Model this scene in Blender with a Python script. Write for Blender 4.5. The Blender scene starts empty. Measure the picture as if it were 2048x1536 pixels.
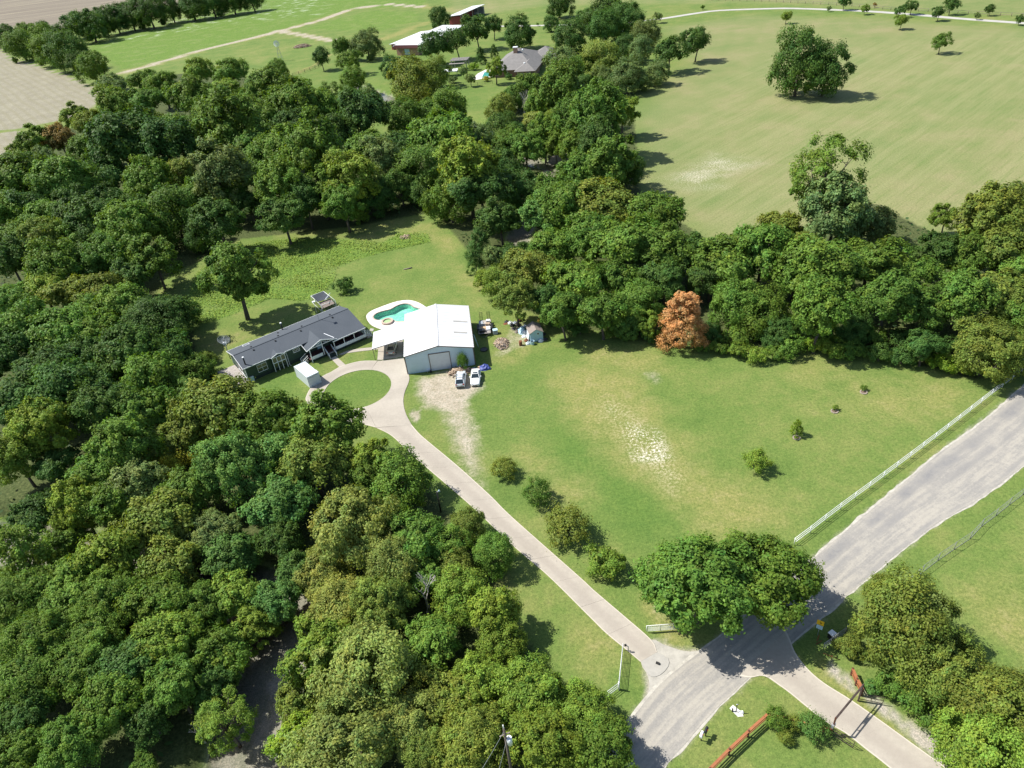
import bpy, bmesh, math, random
import numpy as np
from mathutils import Vector, Matrix

# ------------------------------------------------------------------ camera, sky, sun, exposure
scene = bpy.context.scene
COL = scene.collection
H_CAM, PITCH, ROLL, FPX = 73.0, math.radians(35.0), math.radians(-6.5), 1447.0
fwd = np.array([0.0, math.cos(PITCH), -math.sin(PITCH)])
_right = np.array([1.0, 0.0, 0.0]); _up = np.cross(_right, fwd)
RV = _right * math.cos(ROLL) + _up * math.sin(ROLL)
UV_ = -_right * math.sin(ROLL) + _up * math.cos(ROLL)
cam_data = bpy.data.cameras.new('camera'); cam = bpy.data.objects.new('camera', cam_data); COL.objects.link(cam)
cam_data.sensor_width = 36.0; cam_data.lens = FPX / 2048.0 * 36.0
cam_data.clip_start = 1.0; cam_data.clip_end = 12000.0
mw = Matrix(((RV[0], UV_[0], -fwd[0], 0), (RV[1], UV_[1], -fwd[1], 0), (RV[2], UV_[2], -fwd[2], H_CAM), (0, 0, 0, 1)))
cam.matrix_world = mw
scene.camera = cam

SUN_EL, SHADOW_DIR = math.radians(53.0), math.radians(-17.0)
world = bpy.data.worlds.new('World'); scene.world = world; world.use_nodes = True
wn = world.node_tree; wn.nodes.clear()
sky = wn.nodes.new('ShaderNodeTexSky'); sky.sky_type = 'NISHITA'; sky.sun_disc = False
sky.sun_elevation = SUN_EL
toward = (-math.cos(SHADOW_DIR), -math.sin(SHADOW_DIR))
sky.sun_rotation = math.atan2(toward[0], toward[1])
bg = wn.nodes.new('ShaderNodeBackground'); bg.inputs['Strength'].default_value = 0.10
wo = wn.nodes.new('ShaderNodeOutputWorld')
wn.links.new(sky.outputs[0], bg.inputs['Color']); wn.links.new(bg.outputs[0], wo.inputs['Surface'])
sd = bpy.data.lights.new('sun', 'SUN'); sd.energy = 4.6; sd.angle = math.radians(0.5); sd.color = (1.0, 0.965, 0.90)
sun = bpy.data.objects.new('sun', sd); COL.objects.link(sun)
ldir = Vector((math.cos(SHADOW_DIR) * math.cos(SUN_EL), math.sin(SHADOW_DIR) * math.cos(SUN_EL), -math.sin(SUN_EL)))
sun.rotation_euler = ldir.to_track_quat('-Z', 'Y').to_euler(); sun.location = (-60, 60, 120)
vs = scene.view_settings
vs.view_transform = 'Standard'; vs.look = 'None'; vs.gamma = 1.0; vs.exposure = 0.78
try: vs.use_curve_mapping = False
except Exception: pass
scene.cycles.max_bounces = 6; scene.cycles.transparent_max_bounces = 6
scene.cycles.use_adaptive_sampling = False
try: scene.cycles.use_denoising = True
except Exception: pass

# ------------------------------------------------------------------ helpers
R = random.Random(7)
NP = np.random.default_rng(11)

def at(px, py, z=0.0):
    """place on the level z whose survey mark is (px, py)"""
    d = fwd * FPX + RV * (px - 1024.0) - UV_ * (py - 768.0)
    t = (z - H_CAM) / d[2]
    return Vector((d[0] * t, d[1] * t, z))

def tag(o, label=None, cat=None, group=None, kind=None):
    if label: o['label'] = label
    if cat: o['category'] = cat
    if group: o['group'] = group
    if kind: o['kind'] = kind
    return o

def empty(name, loc=(0, 0, 0), rz=0.0, label=None, cat=None, group=None, kind=None, parent=None):
    o = bpy.data.objects.new(name, None); COL.objects.link(o)
    o.empty_display_size = 0.5
    o.location = loc; o.rotation_euler = (0, 0, rz)
    if parent: o.parent = parent
    return tag(o, label, cat, group, kind)

def link_mesh(name, me, mats, parent=None, loc=None):
    if not isinstance(mats, (list, tuple)): mats = [mats]
    for m in mats:
        if m.name not in [x.name for x in me.materials]: me.materials.append(m)
    o = bpy.data.objects.new(name, me); COL.objects.link(o)
    if parent: o.parent = parent
    if loc is not None: o.location = loc
    return o

class MB:
    """collects shapes and links them as ONE mesh object"""
    def __init__(s): s.v = []; s.f = []; s.smooth = []
    def add(s, vs_, fs, smooth=False):
        n = len(s.v); s.v += [tuple(p) for p in vs_]
        for f in fs: s.f.append(tuple(i + n for i in f)); s.smooth.append(smooth)
        return s
    def box(s, x0, x1, y0, y1, z0, z1, rot=0.0, about=None):
        P = [(x0, y0, z0), (x1, y0, z0), (x1, y1, z0), (x0, y1, z0), (x0, y0, z1), (x1, y0, z1), (x1, y1, z1), (x0, y1, z1)]
        if rot:
            ax, ay = about if about else ((x0 + x1) / 2, (y0 + y1) / 2); c, q = math.cos(rot), math.sin(rot)
            P = [(ax + (x - ax) * c - (y - ay) * q, ay + (x - ax) * q + (y - ay) * c, z) for x, y, z in P]
        return s.add(P, [(0, 3, 2, 1), (4, 5, 6, 7), (0, 1, 5, 4), (1, 2, 6, 5), (2, 3, 7, 6), (3, 0, 4, 7)])
    def bar(s, a, b, w=0.1, h=None):
        """rectangular bar from a to b"""
        a = Vector(a); b = Vector(b); d = (b - a).normalized(); h = h or w
        up = Vector((0, 0, 1)) if abs(d.z) < 0.95 else Vector((1, 0, 0))
        sx = d.cross(up).normalized() * (w / 2); sy = sx.cross(d).normalized() * (h / 2)
        P = [a - sx - sy, a + sx - sy, a + sx + sy, a - sx + sy, b - sx - sy, b + sx - sy, b + sx + sy, b - sx + sy]
        return s.add(P, [(0, 1, 2, 3), (7, 6, 5, 4), (0, 4, 5, 1), (1, 5, 6, 2), (2, 6, 7, 3), (3, 7, 4, 0)])
    def tube(s, pts, radii, n=8, caps=True):
        pts = [Vector(p) for p in pts]
        if not isinstance(radii, (list, tuple)): radii = [radii] * len(pts)
        base = len(s.v)
        for i, p in enumerate(pts):
            d = (pts[min(i + 1, len(pts) - 1)] - pts[max(i - 1, 0)]).normalized()
            up = Vector((0, 0, 1)) if abs(d.z) < 0.9 else Vector((1, 0, 0))
            a = d.cross(up).normalized(); b = a.cross(d).normalized()
            for k in range(n):
                t = 2 * math.pi * k / n
                s.v.append(tuple(p + (a * math.cos(t) + b * math.sin(t)) * radii[i]))
        for i in range(len(pts) - 1):
            for k in range(n):
                k2 = (k + 1) % n
                s.f.append((base + i * n + k, base + i * n + k2, base + (i + 1) * n + k2, base + (i + 1) * n + k)); s.smooth.append(True)
        if caps:
            s.f.append(tuple(base + k for k in range(n))[::-1]); s.smooth.append(False)
            s.f.append(tuple(base + (len(pts) - 1) * n + k for k in range(n))); s.smooth.append(False)
        return s
    def cyl(s, x, y, z0, z1, r0, r1=None, n=16):
        return s.tube([(x, y, z0), (x, y, z1)], [r0, r0 if r1 is None else r1], n)
    def slab(s, top, th):
        """polygon with thickness straight down"""
        n = len(top); P = [tuple(p) for p in top] + [(p[0], p[1], p[2] - th) for p in top]
        F = [tuple(range(n)), tuple(range(2 * n - 1, n - 1, -1))]
        F += [(i, i + n, (i + 1) % n + n, (i + 1) % n) for i in range(n)]
        return s.add(P, F)
    def build(s, name, mats, parent=None, loc=None):
        me = bpy.data.meshes.new(name); me.from_pydata(s.v, [], s.f); me.update()
        me.polygons.foreach_set('use_smooth', s.smooth)
        bm = bmesh.new(); bm.from_mesh(me); bmesh.ops.recalc_face_normals(bm, faces=bm.faces); bm.to_mesh(me); bm.free()
        return link_mesh(name, me, mats, parent, loc)

def copy_tree(root, loc=None, rz=None, label=None, group=None, scale=None):
    r = root.copy(); COL.objects.link(r)
    if loc is not None: r.location = loc
    if rz is not None: r.rotation_euler = (0, 0, rz)
    if scale is not None: r.scale = scale
    if label: r['label'] = label
    if group: r['group'] = group
    for ch in list(root.children):
        c = ch.copy(); COL.objects.link(c); c.parent = r
        for g in list(ch.children):
            d = g.copy(); COL.objects.link(d); d.parent = c
    return r

# ------------------------------------------------------------------ materials
MATS = {}
class NT:
    def __init__(s, name):
        m = bpy.data.materials.new(name); m.use_nodes = True; s.m = m; s.t = m.node_tree
        s.p = s.t.nodes['Principled BSDF']; s.out = s.t.nodes['Material Output']
    def n(s, typ, **kw):
        o = s.t.nodes.new(typ)
        for k, v in kw.items(): setattr(o, k, v)
        return o
    def l(s, a, b): s.t.links.new(a, b)
    def noise(s, vec, scale, detail=4, rough=0.6):
        q = s.n('ShaderNodeTexNoise'); q.inputs['Scale'].default_value = scale
        q.inputs['Detail'].default_value = detail; q.inputs['Roughness'].default_value = rough
        if vec is not None: s.l(vec, q.inputs['Vector'])
        return q.outputs['Fac']
    def ramp(s, fac, stops, interp='LINEAR'):
        q = s.n('ShaderNodeValToRGB'); q.color_ramp.interpolation = interp; e = q.color_ramp.elements
        while len(e) < len(stops): e.new(0.5)
        for i, (p, c) in enumerate(stops):
            e[i].position = p; e[i].color = (c[0], c[1], c[2], 1) if isinstance(c, (tuple, list)) else (c, c, c, 1)
        s.l(fac, q.inputs[0]); return q.outputs[0]
    def mix(s, fac, a, b, blend='MIX'):
        q = s.n('ShaderNodeMix', data_type='RGBA', blend_type=blend)
        for sock, v in ((q.inputs[0], fac), (q.inputs[6], a), (q.inputs[7], b)):
            if isinstance(v, (int, float)): sock.default_value = v
            elif isinstance(v, (tuple, list)): sock.default_value = (*v[:3], 1)
            else: s.l(v, sock)
        return q.outputs[2]
    def math(s, op, a, b=0.0, c=None, clamp=False):
        q = s.n('ShaderNodeMath', operation=op, use_clamp=clamp)
        for i, v in enumerate((a, b, c)):
            if v is None: continue
            if isinstance(v, (int, float)): q.inputs[i].default_value = v
            else: s.l(v, q.inputs[i])
        return q.outputs[0]
    def sstep(s, x, lo, hi):
        q = s.n('ShaderNodeMapRange', interpolation_type='SMOOTHSTEP')
        q.inputs['From Min'].default_value = lo; q.inputs['From Max'].default_value = hi
        s.l(x, q.inputs['Value']); return q.outputs[0]
    def bump(s, h, strength=0.3, dist=0.1):
        q = s.n('ShaderNodeBump'); q.inputs['Strength'].default_value = strength; q.inputs['Distance'].default_value = dist
        s.l(h, q.inputs['Height']); s.l(q.outputs[0], s.p.inputs['Normal'])

def mat(name, col, rough=0.7, var=0.18, scale=2.0, metal=0.0, bump=0.0, spec=None, stain=None):
    """plain surface with mottled wear in object space"""
    if name in MATS: return MATS[name]
    t = NT(name); co = t.n('ShaderNodeTexCoord').outputs['Object']
    f = t.noise(co, scale, 5, 0.65)
    lo = tuple(max(0, c * (1 - var)) for c in col); hi = tuple(min(0.95, c * (1 + var)) for c in col)
    c = t.ramp(f, [(0.3, lo), (0.7, hi)])
    if stain:
        g = t.sstep(t.noise(co, stain[1], 6, 0.7), 0.55, 0.72)
        c = t.mix(t.math('MULTIPLY', g, stain[2]), c, stain[0])
    t.l(c, t.p.inputs['Base Color']); t.p.inputs['Roughness'].default_value = rough; t.p.inputs['Metallic'].default_value = metal
    if spec is not None: t.p.inputs['Specular IOR Level'].default_value = spec
    if bump: t.bump(t.noise(co, scale * 8, 3), bump, 0.05)
    MATS[name] = t.m; return t.m

M_green = mat('green siding', (0.030, 0.062, 0.040), 0.6, 0.12, 3)
M_trim = mat('white trim paint', (0.74, 0.76, 0.76), 0.5, 0.05, 3)
M_white = mat('white painted metal', (0.72, 0.73, 0.72), 0.45, 0.06, 1.5, stain=((0.45, 0.42, 0.36), 3.0, 0.35))
M_skirt = mat('dark skirting', (0.02, 0.035, 0.027), 0.8, 0.2, 2)
M_glass = mat('window glass', (0.02, 0.025, 0.03), 0.08, 0.1, 1, spec=0.8)
M_blind = mat('window blind', (0.16, 0.15, 0.08), 0.4, 0.15, 4)
M_porch = mat('red brown porch boards', (0.075, 0.028, 0.026), 0.75, 0.3, 3)
M_deck = mat('weathered deck boards', (0.34, 0.31, 0.28), 0.9, 0.2, 4)
M_black = mat('black metal', (0.015, 0.015, 0.016), 0.5, 0.2, 3)
M_blackrub = mat('black rubber', (0.018, 0.018, 0.018), 0.9, 0.2, 6)
M_steel = mat('galvanised steel', (0.42, 0.44, 0.45), 0.45, 0.12, 3, metal=0.6)
M_bluewall = mat('pale blue metal wall', (0.58, 0.70, 0.77), 0.5, 0.05, 0.8, stain=((0.50, 0.58, 0.62), 0.6, 0.3))
M_door = mat('roll up door', (0.60, 0.64, 0.66), 0.5, 0.05, 1.2)
M_browntrim = mat('brown metal trim', (0.14, 0.10, 0.085), 0.5, 0.12, 3)
M_whiteroof = mat('white metal roof', (0.60, 0.60, 0.59), 0.4, 0.03, 0.5, stain=((0.60, 0.60, 0.58), 0.35, 0.5))
M_brick = mat('house brick', (0.24, 0.15, 0.11), 0.85, 0.2, 6)
M_brickl = mat('tan brick', (0.36, 0.22, 0.15), 0.85, 0.15, 4)
M_redmetal = mat('red barn metal', (0.28, 0.05, 0.05), 0.5, 0.15, 1.0)
M_cedar = mat('stained cedar', (0.30, 0.105, 0.040), 0.7, 0.2, 4)
M_cedard = mat('dark cedar post', (0.10, 0.035, 0.02), 0.7, 0.2, 4)
M_bark = mat('bark', (0.10, 0.082, 0.065), 0.95, 0.35, 1.5, bump=0.4)
M_barkpale = mat('pale dead wood', (0.42, 0.39, 0.35), 0.9, 0.2, 3)
M_log = mat('split logs', (0.36, 0.27, 0.19), 0.9, 0.3, 2.5)
M_logd = mat('grey logs', (0.22, 0.18, 0.15), 0.9, 0.3, 2.5)
M_iron = mat('dark rusted iron', (0.055, 0.036, 0.030), 0.8, 0.25, 5)
M_link = mat('dull galvanised wire', (0.20, 0.21, 0.21), 0.6, 0.15, 3)
M_rust = mat('rusty steel', (0.16, 0.055, 0.02), 0.85, 0.3, 6)
M_tarp = mat('blue tarpaulin', (0.045, 0.07, 0.27), 0.5, 0.3, 6)
M_bluegrey = mat('blue grey plastic', (0.40, 0.56, 0.62), 0.5, 0.1, 4)
M_grey = mat('grey painted metal', (0.30, 0.33, 0.36), 0.5, 0.12, 4)
M_redpl = mat('red paint', (0.50, 0.03, 0.025), 0.4, 0.1, 4)
M_cardboard = mat('cardboard and plywood', (0.45, 0.32, 0.19), 0.85, 0.15, 3)
M_yellow = mat('yellow sign face', (0.80, 0.47, 0.02), 0.4, 0.04, 3)
M_signblue = mat('pale blue sign face', (0.45, 0.60, 0.68), 0.4, 0.05, 3)
M_pad = mat('white limestone gravel', (0.62, 0.60, 0.55), 0.95, 0.25, 6, bump=0.5)
M_mulch = mat('mulch', (0.17, 0.12, 0.085), 0.95, 0.3, 6, bump=0.5)
M_ringstone = mat('ring stones', (0.34, 0.29, 0.24), 0.9, 0.25, 6)
M_flower = mat('yellow blossom', (0.60, 0.50, 0.03), 0.7, 0.2, 4)
M_shedroof = mat('tan shed roof', (0.23, 0.19, 0.165), 0.9, 0.15, 5, stain=((0.08, 0.07, 0.06), 1.5, 0.6))
M_boxwhite = mat('chalky white fibreglass', (0.50, 0.56, 0.58), 0.6, 0.05, 1.2, stain=((0.40, 0.44, 0.45), 1.2, 0.4))
M_shadecloth = mat('dark shade cloth', (0.035, 0.042, 0.055), 0.9, 0.2, 3)
M_carsilver = mat('silver blue car paint', (0.60, 0.64, 0.65), 0.3, 0.02, 1, metal=0.1)
M_carwhite = mat('white car paint', (0.80, 0.80, 0.79), 0.2, 0.02, 1)
M_cartan = mat('tan car paint', (0.42, 0.39, 0.34), 0.25, 0.02, 1, metal=0.4)
M_carglass = mat('car glass', (0.02, 0.03, 0.035), 0.06, 0.05, 1, spec=0.8)
M_redlamp = mat('tail lamp', (0.35, 0.02, 0.02), 0.2, 0.05, 2)
M_lamp = mat('lamp lens', (0.6, 0.62, 0.62), 0.15, 0.05, 2)
M_roofshade = mat('far grey shingles', (0.175, 0.165, 0.155), 0.9, 0.15, 0.8)

def shingle_mat():
    t = NT('blue grey shingles'); co = t.n('ShaderNodeTexCoord').outputs['Object']
    a = t.noise(co, 0.35, 4, 0.6); b = t.noise(co, 9.0, 3, 0.7)
    c = t.ramp(a, [(0.3, (0.058, 0.070, 0.084)), (0.7, (0.076, 0.088, 0.102))])
    c = t.mix(0.45, c, t.ramp(b, [(0.3, (0.050, 0.060, 0.073)), (0.7, (0.096, 0.108, 0.122))]))
    w = t.n('ShaderNodeTexWave', wave_type='BANDS', bands_direction='Y'); w.inputs['Scale'].default_value = 1.1
    w.inputs['Distortion'].default_value = 0.6; t.l(co, w.inputs['Vector'])
    c = t.mix(t.math('MULTIPLY', w.outputs['Fac'], 0.12), c, (0.035, 0.040, 0.046))
    t.l(c, t.p.inputs['Base Color']); t.p.inputs['Roughness'].default_value = 0.95
    t.bump(b, 0.4, 0.02); return t.m
M_shingle = shingle_mat()

def concrete_mat():
    t = NT('pinkish concrete'); ge = t.n('ShaderNodeNewGeometry').outputs['Position']
    a = t.noise(ge, 0.22, 5, 0.6); b = t.noise(ge, 2.2, 5, 0.7); d = t.noise(ge, 14, 3, 0.7)
    c = t.ramp(a, [(0.30, (0.268, 0.236, 0.192)), (0.5, (0.335, 0.298, 0.243)), (0.72, (0.412, 0.370, 0.302))])
    c = t.mix(0.35, c, t.ramp(b, [(0.3, (0.27, 0.24, 0.195)), (0.7, (0.45, 0.40, 0.325))]))
    c = t.mix(0.15, c, t.ramp(d, [(0.3, (0.2, 0.18, 0.16)), (0.7, (0.5, 0.46, 0.4))]))
    uv = t.n('ShaderNodeUVMap'); sx = t.n('ShaderNodeSeparateXYZ'); t.l(uv.outputs[0], sx.inputs[0])
    mid = t.math('SUBTRACT', 1.0, t.sstep(t.math('ABSOLUTE', t.math('SUBTRACT', sx.outputs[0], 0.45)), 0.05, 0.33))
    c = t.mix(t.math('MULTIPLY', mid, t.math('MULTIPLY_ADD', a, 0.9, 0.0, clamp=True)), c, (0.275, 0.238, 0.198))
    edge = t.sstep(t.math('ABSOLUTE', t.math('SUBTRACT', sx.outputs[0], 0.5)), 0.455, 0.485)
    c = t.mix(t.math('MULTIPLY', edge, 0.7), c, (0.56, 0.50, 0.41))
    t.l(c, t.p.inputs['Base Color']); t.p.inputs['Roughness'].default_value = 0.9; t.bump(d, 0.15, 0.02); return t.m
M_conc = concrete_mat()
M_apron = mat('pale new concrete', (0.335, 0.318, 0.28), 0.9, 0.1, 1.5)

ROAD_FADE = 122.0   # metres along the road where the worn wheel paths end, at the junction
def road_mat():
    t = NT('chip seal road'); uv = t.n('ShaderNodeUVMap').outputs[0]
    mp = t.n('ShaderNodeMapping'); mp.inputs['Scale'].default_value = (9.0, 0.10, 1); t.l(uv, mp.inputs['Vector'])
    st = t.noise(mp.outputs[0], 1.0, 5, 0.6)
    ge = t.n('ShaderNodeNewGeometry').outputs['Position']
    b = t.noise(ge, 1.2, 5, 0.7); d = t.noise(ge, 5.0, 4, 0.75); e = t.noise(ge, 0.06, 3, 0.5)
    sx = t.n('ShaderNodeSeparateXYZ'); t.l(uv, sx.inputs[0]); u = sx.outputs[0]
    cream = (0.325, 0.298, 0.245); grey = (0.205, 0.195, 0.175); dark = (0.120, 0.123, 0.130)
    c = t.mix(t.sstep(t.math('ADD', st, t.math('MULTIPLY', t.math('SUBTRACT', b, 0.5), 0.5)), 0.35, 0.65), grey, cream)
    # worn wheel path on the far lane, broken up along its length
    lane = t.math('SUBTRACT', 1.0, t.sstep(t.math('ABSOLUTE', t.math('SUBTRACT', u, 0.19)), 0.03, 0.17))
    lane2 = t.math('SUBTRACT', 1.0, t.sstep(t.math('ABSOLUTE', t.math('SUBTRACT', u, 0.45)), 0.02, 0.12))
    lane3 = t.math('SUBTRACT', 1.0, t.sstep(t.math('ABSOLUTE', t.math('SUBTRACT', u, 0.93)), 0.01, 0.06))
    vv = t.math('SUBTRACT', 1.0, t.math('MULTIPLY', t.sstep(sx.outputs[1], ROAD_FADE - 14, ROAD_FADE + 4), 0.85))
    k = t.math('MULTIPLY', t.math('ADD', lane, t.math('ADD', t.math('MULTIPLY', lane2, 0.7), t.math('MULTIPLY', lane3, 0.6))), t.sstep(t.math('ADD', t.math('MULTIPLY', b, 0.6), t.math('ADD', t.math('MULTIPLY', st, 0.5), t.math('MULTIPLY', t.math('SUBTRACT', d, 0.5), 0.5))), 0.36, 0.60), clamp=True)
    c = t.mix(t.math('MULTIPLY', t.math('MULTIPLY', k, vv), t.math('MULTIPLY_ADD', t.sstep(t.noise(ge, 0.13, 3, 0.55), 0.40, 0.60), 0.85, 0.12)), c, dark)
    c = t.mix(0.25, c, t.ramp(d, [(0.3, (0.2, 0.19, 0.18)), (0.72, (0.52, 0.48, 0.42))]))
    t.l(c, t.p.inputs['Base Color']); t.p.inputs['Roughness'].default_value = 0.95; t.bump(d, 0.3, 0.03); return t.m
M_road = road_mat()
M_shoulder = mat('cream gravel shoulder', (0.39, 0.365, 0.31), 0.95, 0.28, 1.5, bump=0.4)
M_flare = mat('packed gravel', (0.345, 0.325, 0.28), 0.95, 0.22, 0.9, bump=0.3)
M_farroad = mat('pale gravel lane', (0.37, 0.355, 0.32), 0.95, 0.12, 0.3)

def leaf_mat(name, trans=0.3):
    t = NT(name); oi = t.n('ShaderNodeObjectInfo'); at_ = t.n('ShaderNodeAttribute', attribute_name='tint')
    c = t.mix(1.0, oi.outputs['Color'], at_.outputs['Color'], 'MULTIPLY')
    t.l(c, t.p.inputs['Base Color']); t.p.inputs['Roughness'].default_value = 0.55
    t.p.inputs['Specular IOR Level'].default_value = 0.12
    tr = t.n('ShaderNodeBsdfTranslucent')
    c2 = t.mix(1.0, c, (1.5, 1.45, 0.45), 'MULTIPLY'); t.l(c2, tr.inputs['Color'])
    mx = t.n('ShaderNodeMixShader'); mx.inputs[0].default_value = trans
    t.l(t.p.outputs[0], mx.inputs[1]); t.l(tr.outputs[0], mx.inputs[2]); t.l(mx.outputs[0], t.out.inputs['Surface'])
    return t.m
M_leaf = leaf_mat('foliage', 0.27)

def water_mat(name, tint, rough=0.03):
    t = NT(name)
    tr = t.n('ShaderNodeBsdfTransparent'); tr.inputs['Color'].default_value = (*tint, 1)
    gl = t.n('ShaderNodeBsdfGlossy'); gl.inputs['Roughness'].default_value = rough
    fr = t.n('ShaderNodeFresnel'); fr.inputs['IOR'].default_value = 1.33
    ge = t.n('ShaderNodeNewGeometry').outputs['Position']
    bp = t.n('ShaderNodeBump'); bp.inputs['Strength'].default_value = 0.25; bp.inputs['Distance'].default_value = 0.05
    t.l(t.noise(ge, 2.5, 3), bp.inputs['Height']); t.l(bp.outputs[0], gl.inputs['Normal']); t.l(bp.outputs[0], fr.inputs['Normal'])
    mx = t.n('ShaderNodeMixShader'); t.l(fr.outputs[0], mx.inputs[0]); t.l(tr.outputs[0], mx.inputs[1]); t.l(gl.outputs[0], mx.inputs[2])
    t.l(mx.outputs[0], t.out.inputs['Surface']); return t.m
M_poolwater = water_mat('pool water', (0.72, 0.97, 0.90))
M_creekwater = water_mat('creek water', (0.80, 0.82, 0.80), 0.08)
def plaster_mat():
    t = NT('pool plaster'); ge = t.n('ShaderNodeNewGeometry').outputs['Position']
    a = t.noise(ge, 0.9, 6, 0.7)
    c = t.ramp(a, [(0.36, (0.20, 0.42, 0.34)), (0.52, (0.34, 0.58, 0.48)), (0.66, (0.52, 0.70, 0.61))])
    t.l(c, t.p.inputs['Base Color']); t.p.inputs['Roughness'].default_value = 0.8; return t.m
M_plaster = plaster_mat()
M_pooldeck = mat('pale pool deck', (0.66, 0.61, 0.55), 0.9, 0.06, 1.5)
M_coping = mat('coping brick', (0.42, 0.33, 0.27), 0.9, 0.15, 6)
M_tubfloor = mat('spa plaster', (0.30, 0.42, 0.20), 0.8, 0.2, 3)

# ------------------------------------------------------------------ the land
def W(pts, z=0.0): return np.array([at(x, y, z)[:2] for x, y in pts])

def poly_sd(P, poly):
    """signed distance (m) of points P to a polygon, positive inside"""
    x, y = P[:, 0], P[:, 1]; d = np.full(len(P), 1e9); ins = np.zeros(len(P), bool); n = len(poly)
    for i in range(n):
        a, b = poly[i], poly[(i + 1) % n]; e = b - a; L2 = max(e @ e, 1e-9)
        t = np.clip(((x - a[0]) * e[0] + (y - a[1]) * e[1]) / L2, 0, 1)
        d = np.minimum(d, np.hypot(x - a[0] - t * e[0], y - a[1] - t * e[1]))
        c = ((a[1] > y) != (b[1] > y))
        with np.errstate(divide='ignore', invalid='ignore'):
            xi = (b[0] - a[0]) * (y - a[1]) / (b[1] - a[1]) + a[0]
        ins ^= c & (x < xi)
    return np.where(ins, d, -d)

def line_d(P, pl):
    x, y = P[:, 0], P[:, 1]; d = np.full(len(P), 1e9)
    for a, b in zip(pl[:-1], pl[1:]):
        e = b - a; L2 = max(e @ e, 1e-9)
        t = np.clip(((x - a[0]) * e[0] + (y - a[1]) * e[1]) / L2, 0, 1)
        d = np.minimum(d, np.hypot(x - a[0] - t * e[0], y - a[1] - t * e[1]))
    return d

def soft(P, poly, w): return np.clip(poly_sd(P, W(poly)) / w + 0.5, 0, 1)
def softline(P, pl, half, w): return np.clip((half - line_d(P, W(pl))) / w + 0.5, 0, 1)

CREEK = W([(-260, 1130), (-80, 1105), (30, 1085), (95, 1090), (180, 1130), (330, 1175), (480, 1190), (590, 1235), (572, 1300), (540, 1370), (525, 1440), (508, 1520), (480, 1640), (450, 1800)], -2.0)
CREEK2 = W([(700, 170), (850, 225), (960, 262), (1010, 290), (1075, 330), (1118, 338), (1110, 380), (1060, 440), (1035, 475), (1050, 540)], -1.5)
SANDBAR = [(1085, 345), (1100, 312), (1125, 300), (1148, 306), (1150, 322), (1130, 350), (1105, 356)]
def terrain(x, y):
    P = np.atleast_2d(np.array([x, y], float).T if np.ndim(x) else np.array([[x, y]], float))
    d1 = line_d(P, CREEK); d2 = line_d(P, CREEK2)
    def bowl(d, hw, bank, dep):
        t = np.clip((d - hw) / bank, 0, 1); return -dep * (1 - t * t * (3 - 2 * t))
    return np.minimum(bowl(d1, 3.6, 4.5, 2.3), bowl(d2, 2.2, 4.0, 1.8))

POOLDECK = [(-28.7, 133.9), (-28.8, 135.6), (-28.0, 137.0), (-26.6, 138.0), (-24.7, 139.1), (-22.6, 140.0), (-20.3, 140.0), (-18.3, 138.7), (-16.3, 136.0), (-15.4, 133.2), (-16.6, 130.4), (-18.6, 128.6), (-21, 127.5), (-22.8, 127.4), (-25.2, 128.7), (-27.4, 130.9)]
POOLWATER = [(-27.3, 134.2), (-26.8, 135.6), (-25.5, 136.3), (-23.9, 136.7), (-22.9, 137.7), (-21.9, 138.4), (-20.8, 138.5), (-19.7, 137.8), (-18.9, 136.5), (-17.6, 135.4), (-17.0, 133.4), (-18.2, 131.6), (-20.2, 130.9), (-22.3, 131.3), (-23.0, 132.3), (-24.2, 132.7), (-26.3, 132.7)]

FOREST = [(-120, 330), (20, 330), (100, 270), (220, 225), (300, 150), (480, 140), (545, 200), (640, 235), (720, 262), (840, 285), (950, 310), (1005, 230), (1060, 170), (1270, 225), (1285, 390), (1420, 480), (1600, 470), (1700, 380), (1900, 480), (2250, 440), (2250, 640), (2048, 735), (1960, 765), (1740, 708), (1560, 700), (1330, 690), (1110, 650), (1000, 600), (945, 520), (870, 425), (700, 455), (480, 480), (330, 560), (300, 620), (390, 660), (400, 710), (460, 765), (500, 800), (640, 835), (715, 900), (860, 965), (960, 1100), (1010, 1185), (1040, 1260), (1190, 1420), (1250, 1536), (1150, 1750), (-300, 1750), (-300, 400)]

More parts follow.
